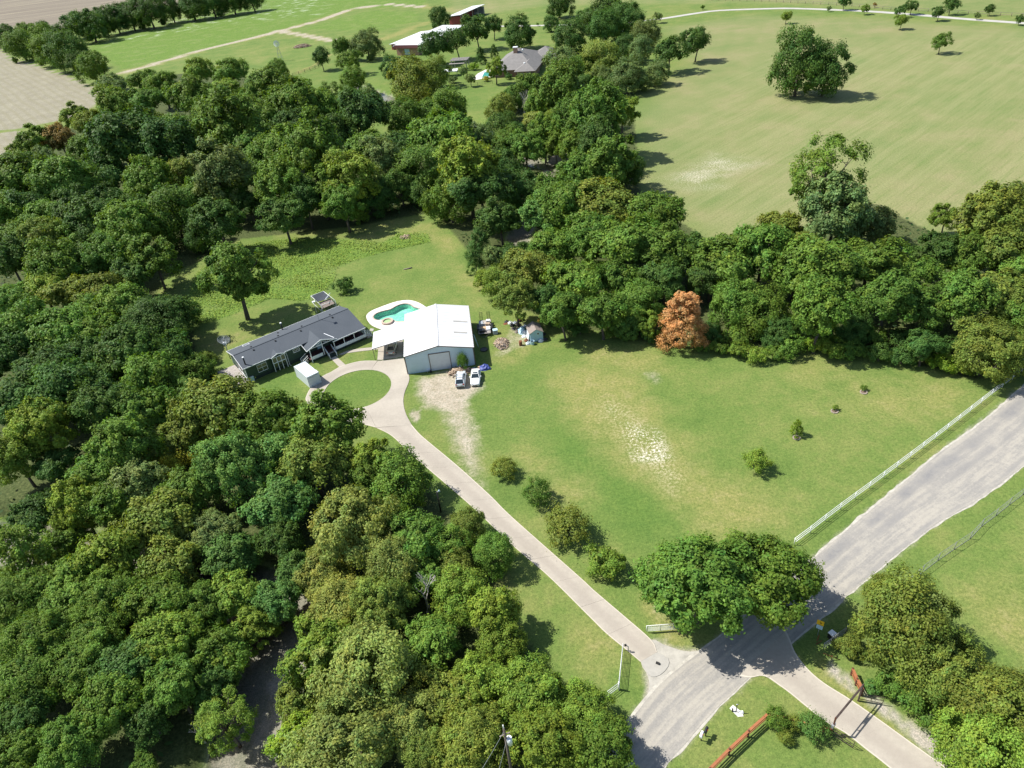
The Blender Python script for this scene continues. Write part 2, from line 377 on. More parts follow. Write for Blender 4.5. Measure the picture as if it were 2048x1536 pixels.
RT = [(2420, 430), (2048, 774), (1870, 914), (1700, 1055), (1470, 1250), (1330, 1360), (1240, 1462), (1000, 1700)]
RB = [(2480, 560), (2048, 930), (1848, 1066), (1600, 1270), (1454, 1397), (1300, 1566), (1120, 1760)]
def make_ground():
    def axis(parts): return np.unique(np.round(np.concatenate(parts), 3))
    xs = axis([-np.geomspace(750, 6000, 10), np.arange(-750, -140, 9.0), np.arange(-140, 110, 0.95), np.arange(110, 420, 7.0), np.geomspace(420, 5000, 10)])
    ys = axis([-np.geomspace(60, 2500, 6), np.arange(-60, 24, 7.0), np.arange(24, 190, 0.95), np.geomspace(190, 1300, 110), np.geomspace(1300, 9000, 8)])
    X, Y = np.meshgrid(xs, ys); P = np.c_[X.ravel(), Y.ravel()]
    Z = terrain(P[:, 0], P[:, 1])
    pd = poly_sd(P, np.array(POOLDECK)); Z = np.where(pd > 0.75, -2.4, Z)
    nx, ny = len(xs), len(ys); i = np.arange(nx * ny).reshape(ny, nx)
    F = np.stack([i[:-1, :-1], i[:-1, 1:], i[1:, 1:], i[1:, :-1]], -1).reshape(-1, 4)
    me = mesh_np('ground', np.c_[P, Z], F)
    me.polygons.foreach_set('use_smooth', np.ones(len(F), bool))
    A = np.zeros((len(P), 4), np.float32); B = np.zeros((len(P), 4), np.float32); C = np.zeros((len(P), 4), np.float32)
    # A: dry, weeds, bare soil, wood floor   B: stubble, mowing, white stones, gravel   C: deep green, pasture, plough, white flowers
    past = [(1262, 232), (1300, 190), (1385, 125), (1330, 55), (1500, 30), (1750, 38), (2300, 75), (2400, 500), (1900, 480), (1700, 480), (1420, 490), (1290, 400)]
    C[:, 1] = soft(P, past, 14); B[:, 1] = soft(P, [(1390, 200), (1500, 110), (2048, 60), (2300, 90), (2400, 500), (1900, 480), (1420, 490), (1290, 380)], 30)
    far = soft(P, [(900, 40), (1090, 10), (1500, 5), (2048, 30), (2300, 60), (2300, -200), (1500, -150), (900, -60)], 10); C[:, 1] = np.maximum(C[:, 1], far * 0.75)
    B[:, 0] = np.maximum(soft(P, [(-160, 100), (0, 96), (22, 118), (60, 128), (130, 150), (190, 178), (208, 200), (188, 218), (120, 242), (0, 262), (-160, 265)], 5),
                         soft(P, [(-160, 290), (0, 268), (44, 257), (70, 280), (40, 330), (0, 345), (-160, 340)], 4))
    C[:, 2] = soft(P, [(-160, 95), (0, 74), (70, 62), (122, 66), (140, 50), (250, 36), (330, 22), (400, -4), (420, -30), (100, -55), (-160, -40)], 10)
    A[:, 1] = np.maximum(soft(P, [(170, 92), (500, 6), (640, -40), (860, -30), (850, 12), (700, 18), (560, 60), (248, 140), (200, 120)], 8) * 0.9,
              soft(P, [(420, 520), (512, 486), (575, 478), (662, 478), (725, 481), (762, 486), (800, 468), (855, 467), (861, 484), (762, 505), (675, 532), (668, 560), (640, 592), (600, 602), (540, 596), (470, 628), (400, 650), (372, 620), (385, 560)], 2.0))
    A[:, 1] = np.maximum(A[:, 1], soft(P, [(585, 62), (640, 45), (740, 18), (850, 22), (845, 42), (760, 65), (700, 64)], 14) * 0.6)
    C[:, 3] = soft(P, [(190, 95), (330, 40), (480, 15), (650, -10), (640, 30), (470, 45), (300, 75)], 20)
    A[:, 0] = np.maximum.reduce([
        softline(P, [(235, 149), (330, 122), (400, 101), (500, 78), (560, 62), (640, 41), (700, 19), (770, 8), (850, 14), (920, 22)], 4.5, 4) * 1.0,
        softline(P, [(553, 62), (600, 69), (668, 82), (720, 85)], 4.0, 4) * 0.9,
        softline(P, [(760, 80), (800, 66), (850, 47)], 5.0, 5) * 0.8,
        softline(P, [(590, 148), (640, 125), (660, 108)], 2.0, 2) * 0.9])
    # front lawn: yellowed bands
    for poly, w, s in [
        ([(1095, 775), (1190, 720), (1290, 770), (1335, 860), (1420, 930), (1520, 1000), (1560, 1040), (1500, 1075), (1400, 1040), (1310, 980), (1210, 905), (1150, 850)], 9, 0.85),
        ([(1040, 900), (1110, 910), (1190, 970), (1180, 1040), (1110, 1010), (1050, 950)], 5, 0.5),
        ([(1180, 690), (1330, 705), (1350, 760), (1260, 745), (1150, 740)], 5, 0.62),
        ([(1285, 1165), (1330, 1210), (1380, 1265), (1360, 1310), (1310, 1262), (1270, 1215)], 2.5, 0.85),
        ([(1170, 1250), (1240, 1285), (1230, 1340), (1150, 1380), (1080, 1300)], 4, 0.42),
        ([(1160, 1090), (1240, 1090), (1290, 1180), (1230, 1180)], 4, 0.45),
        ([(850, 430), (900, 470), (960, 580), (1000, 640), (960, 650), (900, 560), (850, 480)], 3, 0.4),
        ([(880, 560), (960, 560), (980, 640), (930, 600)], 3, 0.5),
        ([(700, 452), (860, 425), (880, 455), (760, 480), (540, 478), (520, 465)], 3, 0.45),
        ([(960, 640), (1060, 655), (1070, 720), (1000, 740), (980, 700)], 3, 0.4),
        ([(1560, 700), (1740, 712), (1960, 770), (1960, 860), (1760, 850), (1560, 760)], 6, 0.38),
        ([(1880, 850), (1990, 780), (2030, 770), (1900, 900), (1780, 1000), (1700, 1060)], 3, 0.4),
        ([(1930, 1180), (2100, 1080), (2200, 1200), (2100, 1330), (1980, 1260)], 5, 0.55),
        ([(1640, 1300), (1700, 1370), (1800, 1450), (1900, 1540), (1830, 1540), (1690, 1400), (1620, 1330)], 1.5, 0.6),
        ([(590, 640), (660, 650), (640, 700), (560, 690)], 2, 0.0)]:
        A[:, 0] = np.maximum(A[:, 0], soft(P, poly, w) * s)
    # bare ground
    A[:, 2] = np.maximum.reduce([
        softline(P, [(235, 149), (330, 122), (400, 101), (500, 78), (560, 62), (640, 41), (700, 19), (770, 8), (850, 14)], 3.5, 4) * 1.15,
        softline(P, [(553, 62), (600, 69), (668, 82)], 3.5, 4) * 1.0,
        soft(P, [(832, 757), (862, 752), (868, 747), (903, 739), (960, 752), (968, 775), (938, 800), (938, 825), (905, 830), (850, 815), (832, 785)], 3.2) * 0.95,
        soft(P, [(868, 760), (905, 745), (912, 790), (930, 818), (905, 826), (868, 800)], 3.0) * 1.25,
        soft(P, [(872, 800), (935, 805), (958, 860), (965, 930), (975, 985), (940, 955), (905, 900), (890, 850)], 4) * 0.80,
        soft(P, [(816, 818), (840, 820), (842, 842), (825, 848)], 1.0) * 0.9,
        soft(P, [(1290, 1175), (1320, 1205), (1345, 1265), (1330, 1290)], 2.0) * 0.55,
        soft(P, SANDBAR, 1.5) * 1.5, soft(P, [(935, 262), (960, 250), (990, 268), (985, 285), (950, 280)], 2.0) * 1.2,
        soft(P, [(1035, 700), (1062, 690), (1062, 640), (1030, 645), (1010, 670), (985, 715), (1000, 720)], 2.5) * 0.55,
        soft(P, [(1280, 745), (1310, 740), (1330, 760), (1310, 772)], 2.0) * 0.6])
    # dark earth under the woods
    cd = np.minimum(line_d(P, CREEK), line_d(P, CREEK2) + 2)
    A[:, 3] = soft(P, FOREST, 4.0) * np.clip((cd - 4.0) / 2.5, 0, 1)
    B[:, 2] = np.maximum.reduce([
        soft(P, [(1195, 800), (1240, 800), (1290, 850), (1330, 900), (1370, 960), (1345, 985), (1290, 930), (1245, 890), (1205, 840)], 6.0) * 0.5,
        soft(P, [(1255, 850), (1310, 865), (1335, 920), (1275, 915)], 4) * 1.5,
        soft(P, [(1370, 340), (1430, 305), (1530, 325), (1450, 350), (1440, 385), (1390, 380), (1300, 365)], 12) * 0.6])
    B[:, 3] = np.maximum.reduce([
        soft(P, [(1660, 1322), (1700, 1354), (1716, 1383), (1747, 1390), (1810, 1437), (1880, 1476), (1960, 1560), (1900, 1560), (1825, 1480), (1763, 1428), (1716, 1390), (1672, 1360), (1650, 1338)], 1.4),
        soft(P, [(1296, 1270), (1320, 1285), (1370, 1300), (1420, 1295), (1420, 1312), (1330, 1370), (1290, 1420), (1290, 1340)], 1.2),
        np.clip((6.0 - cd) / 2.0, 0, 1) * 0.85,
        softline(P, RT, 0.25, 1.3) * 0.85, softline(P, RB, 0.2, 1.2) * 0.8])
    C[:, 0] = np.maximum.reduce([
        soft(P, [(1080, 850), (1160, 850), (1240, 930), (1330, 1000), (1350, 1060), (1250, 1070), (1180, 960), (1100, 920)], 7) * 1.0,
        soft(P, [(620, 800), (650, 760), (760, 740), (780, 770), (740, 815), (690, 825)], 4) * 0.8,
        soft(P, [(1000, 700), (1060, 700), (1090, 780), (1050, 850), (960, 860), (980, 760)], 8) * 0.45,
        soft(P, [(1370, 790), (1500, 760), (1560, 900), (1480, 980), (1380, 880)], 12) * 0.3,
        soft(P, [(500, 770), (540, 745), (600, 745), (620, 800), (540, 800)], 3) * 0.8,
        soft(P, [(580, 150), (700, 120), (850, 100), (960, 120), (960, 170), (1000, 170), (900, 260), (700, 210)], 15) * 0.5,
        soft(P, [(1230, 1330), (1280, 1345), (1290, 1390), (1240, 1440), (1225, 1390)], 2) * 0.5,
        soft(P, [(700, 860), (760, 870), (830, 930), (860, 960), (760, 900)], 3) * 0.4])
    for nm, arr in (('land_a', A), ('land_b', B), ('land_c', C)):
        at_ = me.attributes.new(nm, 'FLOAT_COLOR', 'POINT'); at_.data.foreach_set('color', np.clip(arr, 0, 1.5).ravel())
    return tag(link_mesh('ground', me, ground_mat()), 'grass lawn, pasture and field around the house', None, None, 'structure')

def mesh_np(name, V, F):
    me = bpy.data.meshes.new(name); V = np.asarray(V, np.float32); F = np.asarray(F, np.int32)
    me.vertices.add(len(V)); me.vertices.foreach_set('co', V.ravel())
    k = F.shape[1]; me.loops.add(F.size); me.loops.foreach_set('vertex_index', F.ravel())
    me.polygons.add(len(F)); me.polygons.foreach_set('loop_start', np.arange(0, F.size, k, dtype=np.int32))
    try: me.polygons.foreach_set('loop_total', np.full(len(F), k, np.int32))
    except Exception: pass
    me.update(calc_edges=True); me.validate(); return me

def wdir(a, b):
    d = at(*b) - at(*a); return math.atan2(d.y, d.x)

def ground_mat():
    t = NT('meadow and soil'); pos = t.n('ShaderNodeNewGeometry').outputs['Position']
    def attr(nm):
        a = t.n('ShaderNodeAttribute', attribute_name=nm); s = t.n('ShaderNodeSeparateColor'); t.l(a.outputs['Color'], s.inputs[0])
        return s.outputs[0], s.outputs[1], s.outputs[2], a.outputs['Alpha']
    dry, weed, soil, floor_ = attr('land_a'); stub, mow, stone, grav = attr('land_b'); deep, past, plough, flow = attr('land_c')
    n0 = t.noise(pos, 0.028, 4, 0.55); n1 = t.noise(pos, 0.11, 5, 0.6); n2 = t.noise(pos, 0.55, 5, 0.65); n3 = t.noise(pos, 2.4, 4, 0.7); n4 = t.noise(pos, 6.5, 3, 0.7)
    def broken(v, amt=0.9, src=None, lo=0.32, hi=0.68):
        s = src if src is not None else n2
        x = t.math('MULTIPLY_ADD', t.math('SUBTRACT', s, 0.5), amt, v)
        g = t.sstep(v, 0.01, 0.12)
        return t.math('MULTIPLY', t.sstep(x, lo, hi), g)
    mixn = t.math('ADD', t.math('MULTIPLY', n1, 0.5), t.math('ADD', t.math('MULTIPLY', n2, 0.3), t.math('MULTIPLY', n0, 0.3)))
    g = t.ramp(mixn, [(0.40, (0.086, 0.142, 0.031)), (0.52, (0.117, 0.170, 0.040)), (0.64, (0.160, 0.190, 0.054)), (0.74, (0.207, 0.205, 0.080))])
    g = t.mix(t.math('MULTIPLY', deep, 0.85), g, t.ramp(n2, [(0.3, (0.072, 0.138, 0.027)), (0.7, (0.102, 0.166, 0.033))]))
    dr = t.ramp(t.math('ADD', t.math('MULTIPLY', n2, 0.6), t.math('MULTIPLY', n3, 0.4)), [(0.32, (0.150, 0.182, 0.045)), (0.52, (0.215, 0.212, 0.070)), (0.7, (0.280, 0.245, 0.120))])
    g = t.mix(t.math('MULTIPLY', t.sstep(t.math('MULTIPLY_ADD', t.math('SUBTRACT', n1, 0.5), 1.3, dry), 0.08, 0.95), 0.95), g, dr)
    # pasture: drier, with mowing passes
    pa = t.ramp(t.math('ADD', t.math('MULTIPLY', n0, 0.55), t.math('MULTIPLY', n1, 0.45)), [(0.36, (0.138, 0.180, 0.060)), (0.5, (0.176, 0.196, 0.076)), (0.62, (0.220, 0.210, 0.100))])
    mp = t.n('ShaderNodeMapping', vector_type='TEXTURE'); mp.inputs['Rotation'].default_value = (0, 0, wdir((1686, 332), (1743, 295))); t.l(pos, mp.inputs['Vector'])
    sc = t.n('ShaderNodeMapping'); sc.inputs['Scale'].default_value = (0.006, 0.26, 1); t.l(mp.outputs[0], sc.inputs['Vector'])
    st = t.noise(sc.outputs[0], 1.0, 3, 0.55)
    sc2 = t.n('ShaderNodeMapping'); sc2.inputs['Scale'].default_value = (0.05, 1.1, 1); t.l(mp.outputs[0], sc2.inputs['Vector'])
    st2 = t.noise(sc2.outputs[0], 1.0, 4, 0.6)
    stripe = t.sstep(t.math('ADD', t.math('MULTIPLY', st, 0.6), t.math('MULTIPLY', st2, 0.4)), 0.40, 0.62)
    pa = t.mix(t.math('MULTIPLY', mow, t.math('MULTIPLY', stripe, 0.55)), pa, (0.232, 0.236, 0.108))
    pa = t.mix(t.math('MULTIPLY', mow, t.math('MULTIPLY', t.math('SUBTRACT', 1.0, t.sstep(st2, 0.34, 0.48)), 0.5)), pa, (0.135, 0.180, 0.055))
    g = t.mix(past, g, pa)
    # rank weeds
    wn_ = t.math('ADD', t.math('MULTIPLY', n3, 0.55), t.math('MULTIPLY', n2, 0.45))
    wd = t.ramp(wn_, [(0.34, (0.050, 0.100, 0.018)), (0.48, (0.098, 0.168, 0.028)), (0.60, (0.138, 0.208, 0.036)), (0.72, (0.195, 0.230, 0.058))])
    wd = t.mix(t.math('MULTIPLY', t.sstep(n1, 0.46, 0.66), 0.4), wd, (0.185, 0.215, 0.075))
    g = t.mix(broken(weed, 0.5), g, wd)
    g = t.mix(t.math('MULTIPLY', flow, t.sstep(t.math('ADD', t.math('MULTIPLY', n1, 0.6), t.math('MULTIPLY', n3, 0.4)), 0.53, 0.64)), g, (0.36, 0.43, 0.30))
    # stubble and ploughed land
    ms = t.n('ShaderNodeMapping', vector_type='TEXTURE'); ms.inputs['Rotation'].default_value = (0, 0, wdir((40, 150), (130, 205))); t.l(pos, ms.inputs['Vector'])
    ws = t.n('ShaderNodeTexWave', wave_type='BANDS', bands_direction='Y'); ws.inputs['Scale'].default_value = 0.075; ws.inputs['Distortion'].default_value = 3.0; ws.inputs['Detail'].default_value = 3; ws.inputs['Detail Scale'].default_value = 0.35
    t.l(ms.outputs[0], ws.inputs['Vector'])
    sb = t.ramp(t.math('ADD', t.math('MULTIPLY', n1, 0.5), t.math('MULTIPLY', n2, 0.5)), [(0.36, (0.190, 0.174, 0.126)), (0.64, (0.272, 0.254, 0.188))])
    sb = t.mix(t.math('MULTIPLY', t.sstep(ws.outputs['Fac'], 0.45, 0.85), 0.42), sb, (0.20, 0.185, 0.115))
    g = t.mix(broken(stub, 0.5), g, sb)
    mp2 = t.n('ShaderNodeMapping', vector_type='TEXTURE'); mp2.inputs['Rotation'].default_value = (0, 0, wdir((20, 60), (330, 15))); t.l(pos, mp2.inputs['Vector'])
    sp = t.n('ShaderNodeMapping'); sp.inputs['Scale'].default_value = (0.008, 0.10, 1); t.l(mp2.outputs[0], sp.inputs['Vector'])
    pl = t.ramp(t.noise(sp.outputs[0], 1.0, 5, 0.65), [(0.35, (0.145, 0.122, 0.095)), (0.55, (0.195, 0.168, 0.128)), (0.68, (0.27, 0.240, 0.165))])
    g = t.mix(broken(plough, 0.3), g, pl)
    # wood floor, soil, gravel, stones
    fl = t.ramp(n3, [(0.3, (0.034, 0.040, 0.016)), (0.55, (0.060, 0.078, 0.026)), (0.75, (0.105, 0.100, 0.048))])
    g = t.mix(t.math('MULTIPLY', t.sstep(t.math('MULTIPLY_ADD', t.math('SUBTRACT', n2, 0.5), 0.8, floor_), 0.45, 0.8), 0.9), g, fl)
    so = t.ramp(t.math('ADD', t.math('MULTIPLY', n2, 0.5), t.math('MULTIPLY', n4, 0.5)), [(0.34, (0.25, 0.215, 0.155)), (0.52, (0.345, 0.305, 0.235)), (0.68, (0.45, 0.415, 0.345))])
    g = t.mix(broken(soil, 1.1, t.math('ADD', t.math('MULTIPLY', n2, 0.55), t.math('MULTIPLY', n3, 0.45)), 0.22, 1.0), g, so)
    gr = t.ramp(n4, [(0.3, (0.27, 0.245, 0.20)), (0.7, (0.385, 0.355, 0.30))])
    g = t.mix(broken(grav, 0.9, n2, 0.15, 0.95), g, gr)
    sn = t.math('MULTIPLY', t.sstep(t.math('ADD', t.math('ADD', t.math('MULTIPLY', n3, 0.45), t.math('MULTIPLY', n4, 0.28)), t.math('MULTIPLY', n1, 0.30)), 0.49, 0.60), t.sstep(stone, 0.05, 1.1))
    g = t.mix(sn, g, (0.60, 0.57, 0.50))
    # blades and clods too small to tell apart
    g = t.mix(0.55, g, t.mix(1.0, g, t.ramp(n3, [(0.30, (0.45, 0.52, 0.42)), (0.5, (1, 1, 1)), (0.72, (1.62, 1.48, 1.45))]), 'MULTIPLY'))
    g = t.mix(0.45, g, t.mix(1.0, g, t.ramp(n4, [(0.30, (0.40, 0.46, 0.38)), (0.5, (1, 1, 1)), (0.72, (1.75, 1.6, 1.5))]), 'MULTIPLY'))
    t.l(g, t.p.inputs['Base Color']); t.p.inputs['Roughness'].default_value = 0.95; t.p.inputs['Specular IOR Level'].default_value = 0.15
    t.bump(t.math('ADD', t.math('MULTIPLY', n3, 0.5), t.math('MULTIPLY', n4, 0.3)), 0.55, 0.25)
    return t.m

def smooth_line(pts, step=2.0, closed=False):
    """Catmull-Rom through the points, resampled"""
    P = [np.array(p, float) for p in pts]; n = len(P); out = []
    for i in range(n if closed else n - 1):
        p0 = P[(i - 1) % n] if (closed or i > 0) else 2 * P[0] - P[1]; p1 = P[i]; p2 = P[(i + 1) % n]
        p3 = P[(i + 2) % n] if (closed or i + 2 < n) else 2 * P[-1] - P[-2]
        m = max(2, int(np.linalg.norm(p2 - p1) / step))
        for k in range(m):
            u = k / m
            out.append(0.5 * ((2 * p1) + (-p0 + p2) * u + (2 * p0 - 5 * p1 + 4 * p2 - p3) * u * u + (-p0 + 3 * p1 - 3 * p2 + p3) * u ** 3))
    if not closed: out.append(P[-1])
    return np.array(out)

def resample(line, n):
    d = np.r_[0, np.cumsum(np.linalg.norm(np.diff(line, axis=0), axis=1))]; s = np.linspace(0, d[-1], n)
    return np.c_[np.interp(s, d, line[:, 0]), np.interp(s, d, line[:, 1])], d[-1]

def strip(name, L, Rr, z, m, parent=None, th=0.03, cols=6, jitter=0.0, vlen=None, v0=0.0):
    """ribbon between two edge lines with the same number of points, with its own edge thickness and UVs (0..1 across, metres along)"""
    n = len(L); L = L.copy(); Rr = Rr.copy()
    if jitter:
        a = Rr - L; a /= np.linalg.norm(a, axis=1)[:, None]
        j = np.convolve(NP.normal(0, jitter, n + 4), [0.25, 0.5, 0.25], 'same')[2:-2]; L -= a * j[:, None]
        j = np.convolve(NP.normal(0, jitter, n + 4), [0.25, 0.5, 0.25], 'same')[2:-2]; Rr += a * j[:, None]
    V = []; UVs = []
    d = np.r_[0, np.cumsum(np.linalg.norm(np.diff((L + Rr) / 2, axis=0), axis=1))] + v0
    for i in range(n):
        for k in range(cols + 1):
            u = k / cols; p = L[i] * (1 - u) + Rr[i] * u; V.append((p[0], p[1], z)); UVs.append((u, d[i]))
    F = []; w = cols + 1
    for i in range(n - 1):
        for k in range(cols): F.append((i * w + k, i * w + k + 1, (i + 1) * w + k + 1, (i + 1) * w + k))
    rim = [k for k in range(w)] + [i * w + cols for i in range(1, n)] + [(n - 1) * w + k for k in range(cols - 1, -1, -1)] + [i * w for i in range(n - 2, 0, -1)]
    b = len(V)
    for r in rim: V.append((V[r][0], V[r][1], z - th)); UVs.append(UVs[r])
    for q in range(len(rim)): F.append((rim[q], b + q, b + (q + 1) % len(rim), rim[(q + 1) % len(rim)]))
    me = bpy.data.meshes.new(name); me.from_pydata(V, [], F); me.update()
    uvl = me.uv_layers.new(name='UVMap')
    for lp in me.loops: uvl.data[lp.index].uv = UVs[lp.vertex_index]
    bm = bmesh.new(); bm.from_mesh(me); bmesh.ops.recalc_face_normals(bm, faces=bm.faces); bm.to_mesh(me); bm.free()
    return link_mesh(name, me, m, parent)

make_ground()

# creek water
def creek_strip(line, half, z):
    ln = smooth_line(line, 1.5); t_ = np.gradient(ln, axis=0); t_ /= np.linalg.norm(t_, axis=1)[:, None]; nrm = np.c_[-t_[:, 1], t_[:, 0]]
    return strip('creek_water', ln + nrm * half, ln - nrm * half, z, M_creekwater, th=0.02, cols=3)
tag(creek_strip(CREEK, 5.2, -1.75), 'shaded grey creek water between the lower left trees', None, None, 'structure')
tag(creek_strip(CREEK2, 2.6, -1.35), 'narrow creek water by the pale sandbank', None, None, 'structure')

# country road with a cream gravel edge
rl, ll = resample(smooth_line(W(RT), 1.0), 260); rr, _ = resample(smooth_line(W(RB), 1.0), 260)
# match the two edges along the road's own direction
def match_edges(A_, B_, n):
    d = (A_[-1] - A_[0]); d /= np.linalg.norm(d); sa = A_ @ d; sb = B_ @ d
    s = np.linspace(max(sa[0], sb[0]), min(sa[-1], sb[-1]), n)
    return np.c_[np.interp(s, sa, A_[:, 0]), np.interp(s, sa, A_[:, 1])], np.c_[np.interp(s, sb, B_[:, 0]), np.interp(s, sb, B_[:, 1])]
rl, rr = match_edges(rl, rr, 300)
road = strip('road', rl, rr, 0.034, M_road, th=0.06, cols=8, jitter=0.035)
tag(road, 'worn grey and cream chip seal country road', None, None, 'structure')
ac = rr - rl; ac /= np.linalg.norm(ac, axis=1)[:, None]
sh = strip('road_shoulder', rl - ac * 0.30, rr + ac * 0.20, 0.016, M_shoulder, th=0.06, cols=2, jitter=0.10)
tag(sh, 'cream gravel edge along the country road', None, None, 'structure')

# concrete drive: every slab between two joints is a piece of its own
drive = empty('concrete_driveway', (0, 0, 0), label='pinkish concrete drive with a turning circle in front of the house', kind='structure')
DL = smooth_line(W([(752, 855.5), (784.5, 873), (827, 913), (934.5, 1005.5), (1024, 1090), (1096, 1152), (1180, 1235), (1213, 1267.5), (1255, 1302), (1281, 1324)]), 0.5)
DR = smooth_line(W([(823.8, 850.6), (839, 868), (862, 888), (915, 932), (979.5, 990.5), (1024, 1034.5), (1156.5, 1152), (1189, 1182), (1248.8, 1233), (1302, 1280), (1314, 1305)]), 0.5)
DLs, _ = resample(DL, 121); DRs, _ = resample(DR, 121)
for k in range(12):
    a, b = k * 10, k * 10 + 11
    l_, r_ = DLs[a:b].copy(), DRs[a:b].copy()
    if k < 11:
        e = 0.006; l_[-1] += (l_[-2] - l_[-1]) * e / max(np.linalg.norm(l_[-2] - l_[-1]), 1e-6) * 3; r_[-1] += (r_[-2] - r_[-1]) * e / max(np.linalg.norm(r_[-2] - r_[-1]), 1e-6) * 3
    strip('concrete_slab', l_, r_, 0.07 + 0.004 * (k % 2), M_conc, drive, th=0.12, cols=4, v0=k * 8.0)
# the junction piece and the ring
def flat(name, pts, z, m, parent=None, th=0.1, kind=None, label=None):
    n = len(pts); V = [(p[0], p[1], z) for p in pts] + [(p[0], p[1], z - th) for p in pts]
    F = [tuple(range(n))] + [(i, i + n, (i + 1) % n + n, (i + 1) % n) for i in range(n)]
    me = bpy.data.meshes.new(name); me.from_pydata(V, [], F); me.update()
    uvl = me.uv_layers.new(name='UVMap')
    for lp in me.loops: uvl.data[lp.index].uv = (0.14, 0.0)
    bm = bmesh.new(); bm.from_mesh(me); bmesh.ops.recalc_face_normals(bm, faces=bm.faces); bm.to_mesh(me); bm.free()
    o = link_mesh(name, me, m, parent); return tag(o, label, None, None, kind)
IC = W([(711, 780)])[0]
isl_px = [(646.9, 789.6), (650.4, 780.2), (660.9, 766.2), (676.2, 755), (693.8, 747.4), (717.2, 741.6), (737.1, 740), (758.2, 742.7), (775.8, 753.3), (782.8, 765), (780.5, 779), (768.8, 793.1), (752.3, 804.3), (734.8, 812.5), (717.2, 817.1), (703.1, 819.5)]
ipts = W(isl_px); A_ = np.c_[ipts, np.ones(len(ipts))]; s_ = np.linalg.lstsq(A_, (ipts ** 2).sum(1), rcond=None)[0]
IC = s_[:2] / 2; IR = math.sqrt(s_[2] + IC @ IC)
ring_out = smooth_line(W([(752, 855.5), (735, 851), (717, 847), (690, 842), (660, 832), (635, 822), (618, 811), (611.5, 800), (613, 792), (621, 777), (643, 754), (661, 745), (678.5, 734.5), (691, 730), (711, 724.6), (729, 722), (754.7, 722)]), 0.7)
oa = np.unwrap(np.arctan2(ring_out[:, 1] - IC[1], ring_out[:, 0] - IC[0]))
def ring_piece(i0, i1, z):
    o = ring_out[i0:i1 + 1]; a = oa[i0:i1 + 1]
    inn = np.c_[IC[0] + IR * np.cos(a), IC[1] + IR * np.sin(a)]
    strip('concrete_slab', inn, o, z, M_conc, drive, th=0.12, cols=4, v0=i0)
nb = len(ring_out) - 1; cuts = [int(nb * k / 6) for k in range(7)]
for q in range(6): ring_piece(cuts[q], cuts[q + 1], 0.07 + 0.004 * (q % 2))
right_out = smooth_line(W([(754.7, 722), (757.5, 697), (758.5, 680), (806, 680)]), 2.0)
bay = smooth_line(W([(806, 713.4), (817.4, 748.6), (818.5, 760), (815.6, 769.7), (809.8, 783.8), (806.8, 799), (808, 814), (813, 830.6), (823.8, 850.6)]), 0.7)
a0, a1 = oa[-1], oa[0]
d0 = np.arctan2(W([(754.7, 722)])[0][1] - IC[1], W([(754.7, 722)])[0][0] - IC[0])
arc_n = 26; aa0 = math.atan2(*(W([(754.7, 722)])[0] - IC)[::-1]); aa1 = math.atan2(*(W([(752, 855.5)])[0] - IC)[::-1])
arc = [IC + IR * np.array([math.cos(a), math.sin(a)]) for a in np.linspace(aa0, aa1, arc_n)]
carpark = [*W([(754.7, 721.6), (756.5, 700), (758.3, 670), (806, 664), (806, 713.4)])]
joint = W([(806.5, 715.5)])[0]
j2 = W([(754.9, 723)])[0]
flat('concrete_slab', [*carpark, ], 0.074, M_conc, drive)
body = [W([(754.9, 723.0)])[0], joint, *bay[1:], W([(752.6, 856.0)])[0], *arc[::-1]]
flat('concrete_slab', body, 0.070, M_conc, drive)
apron = smooth_line(W([(1281.6, 1324), (1298, 1312), (1315, 1305.5), (1336, 1317.5), (1336.5, 1333), (1320.6, 1350), (1302, 1354), (1292, 1340)]), 0.6, True)
tag(flat('concrete_slab', apron, 0.066, M_apron, drive), 'newer white apron slab where the drive meets the road')

# walks to the porch
walk = empty('concrete_walk', (0, 0, 0), label='pale concrete walk from the porch steps to the drive', kind='structure')
flat('concrete_slab', W([(661, 716.5), (671.5, 712.5), (691.5, 730.2), (679, 734.8)]), 0.062, M_conc, walk)
flat('concrete_slab', W([(677, 709.5), (694, 702), (720, 697.2), (756.8, 693.8), (756.2, 699), (717, 703.2), (694, 706.8), (684, 709.5)]), 0.058, M_conc, walk)

# neighbour's concrete drive at the lower right
sl = W([(1478, 1352), (1500, 1356), (1528, 1352), (1558, 1371), (1579, 1386), (1618, 1418), (1654, 1446), (1690, 1466), (1732, 1499), (1779, 1536), (1900, 1640)])
sr = W([(1572, 1262), (1582, 1284), (1590, 1305), (1615, 1338), (1647.5, 1366), (1700, 1399), (1755, 1437), (1825.6, 1488), (1880, 1527), (2000, 1612)])
SLs, _ = resample(smooth_line(sl, 0.5), 71); SRs, _ = resample(smooth_line(sr, 0.5), 71)
drive2 = empty('concrete_side_drive', (0, 0, 0), label='pale concrete drive running under the iron gateway', kind='structure')
for k in range(7):
    l_, r_ = SLs[k * 10:k * 10 + 11].copy(), SRs[k * 10:k * 10 + 11].copy()
    strip('concrete_slab', l_, r_, 0.06 + 0.004 * (k % 2), M_conc, drive2, th=0.1, cols=4, v0=k * 5.0)

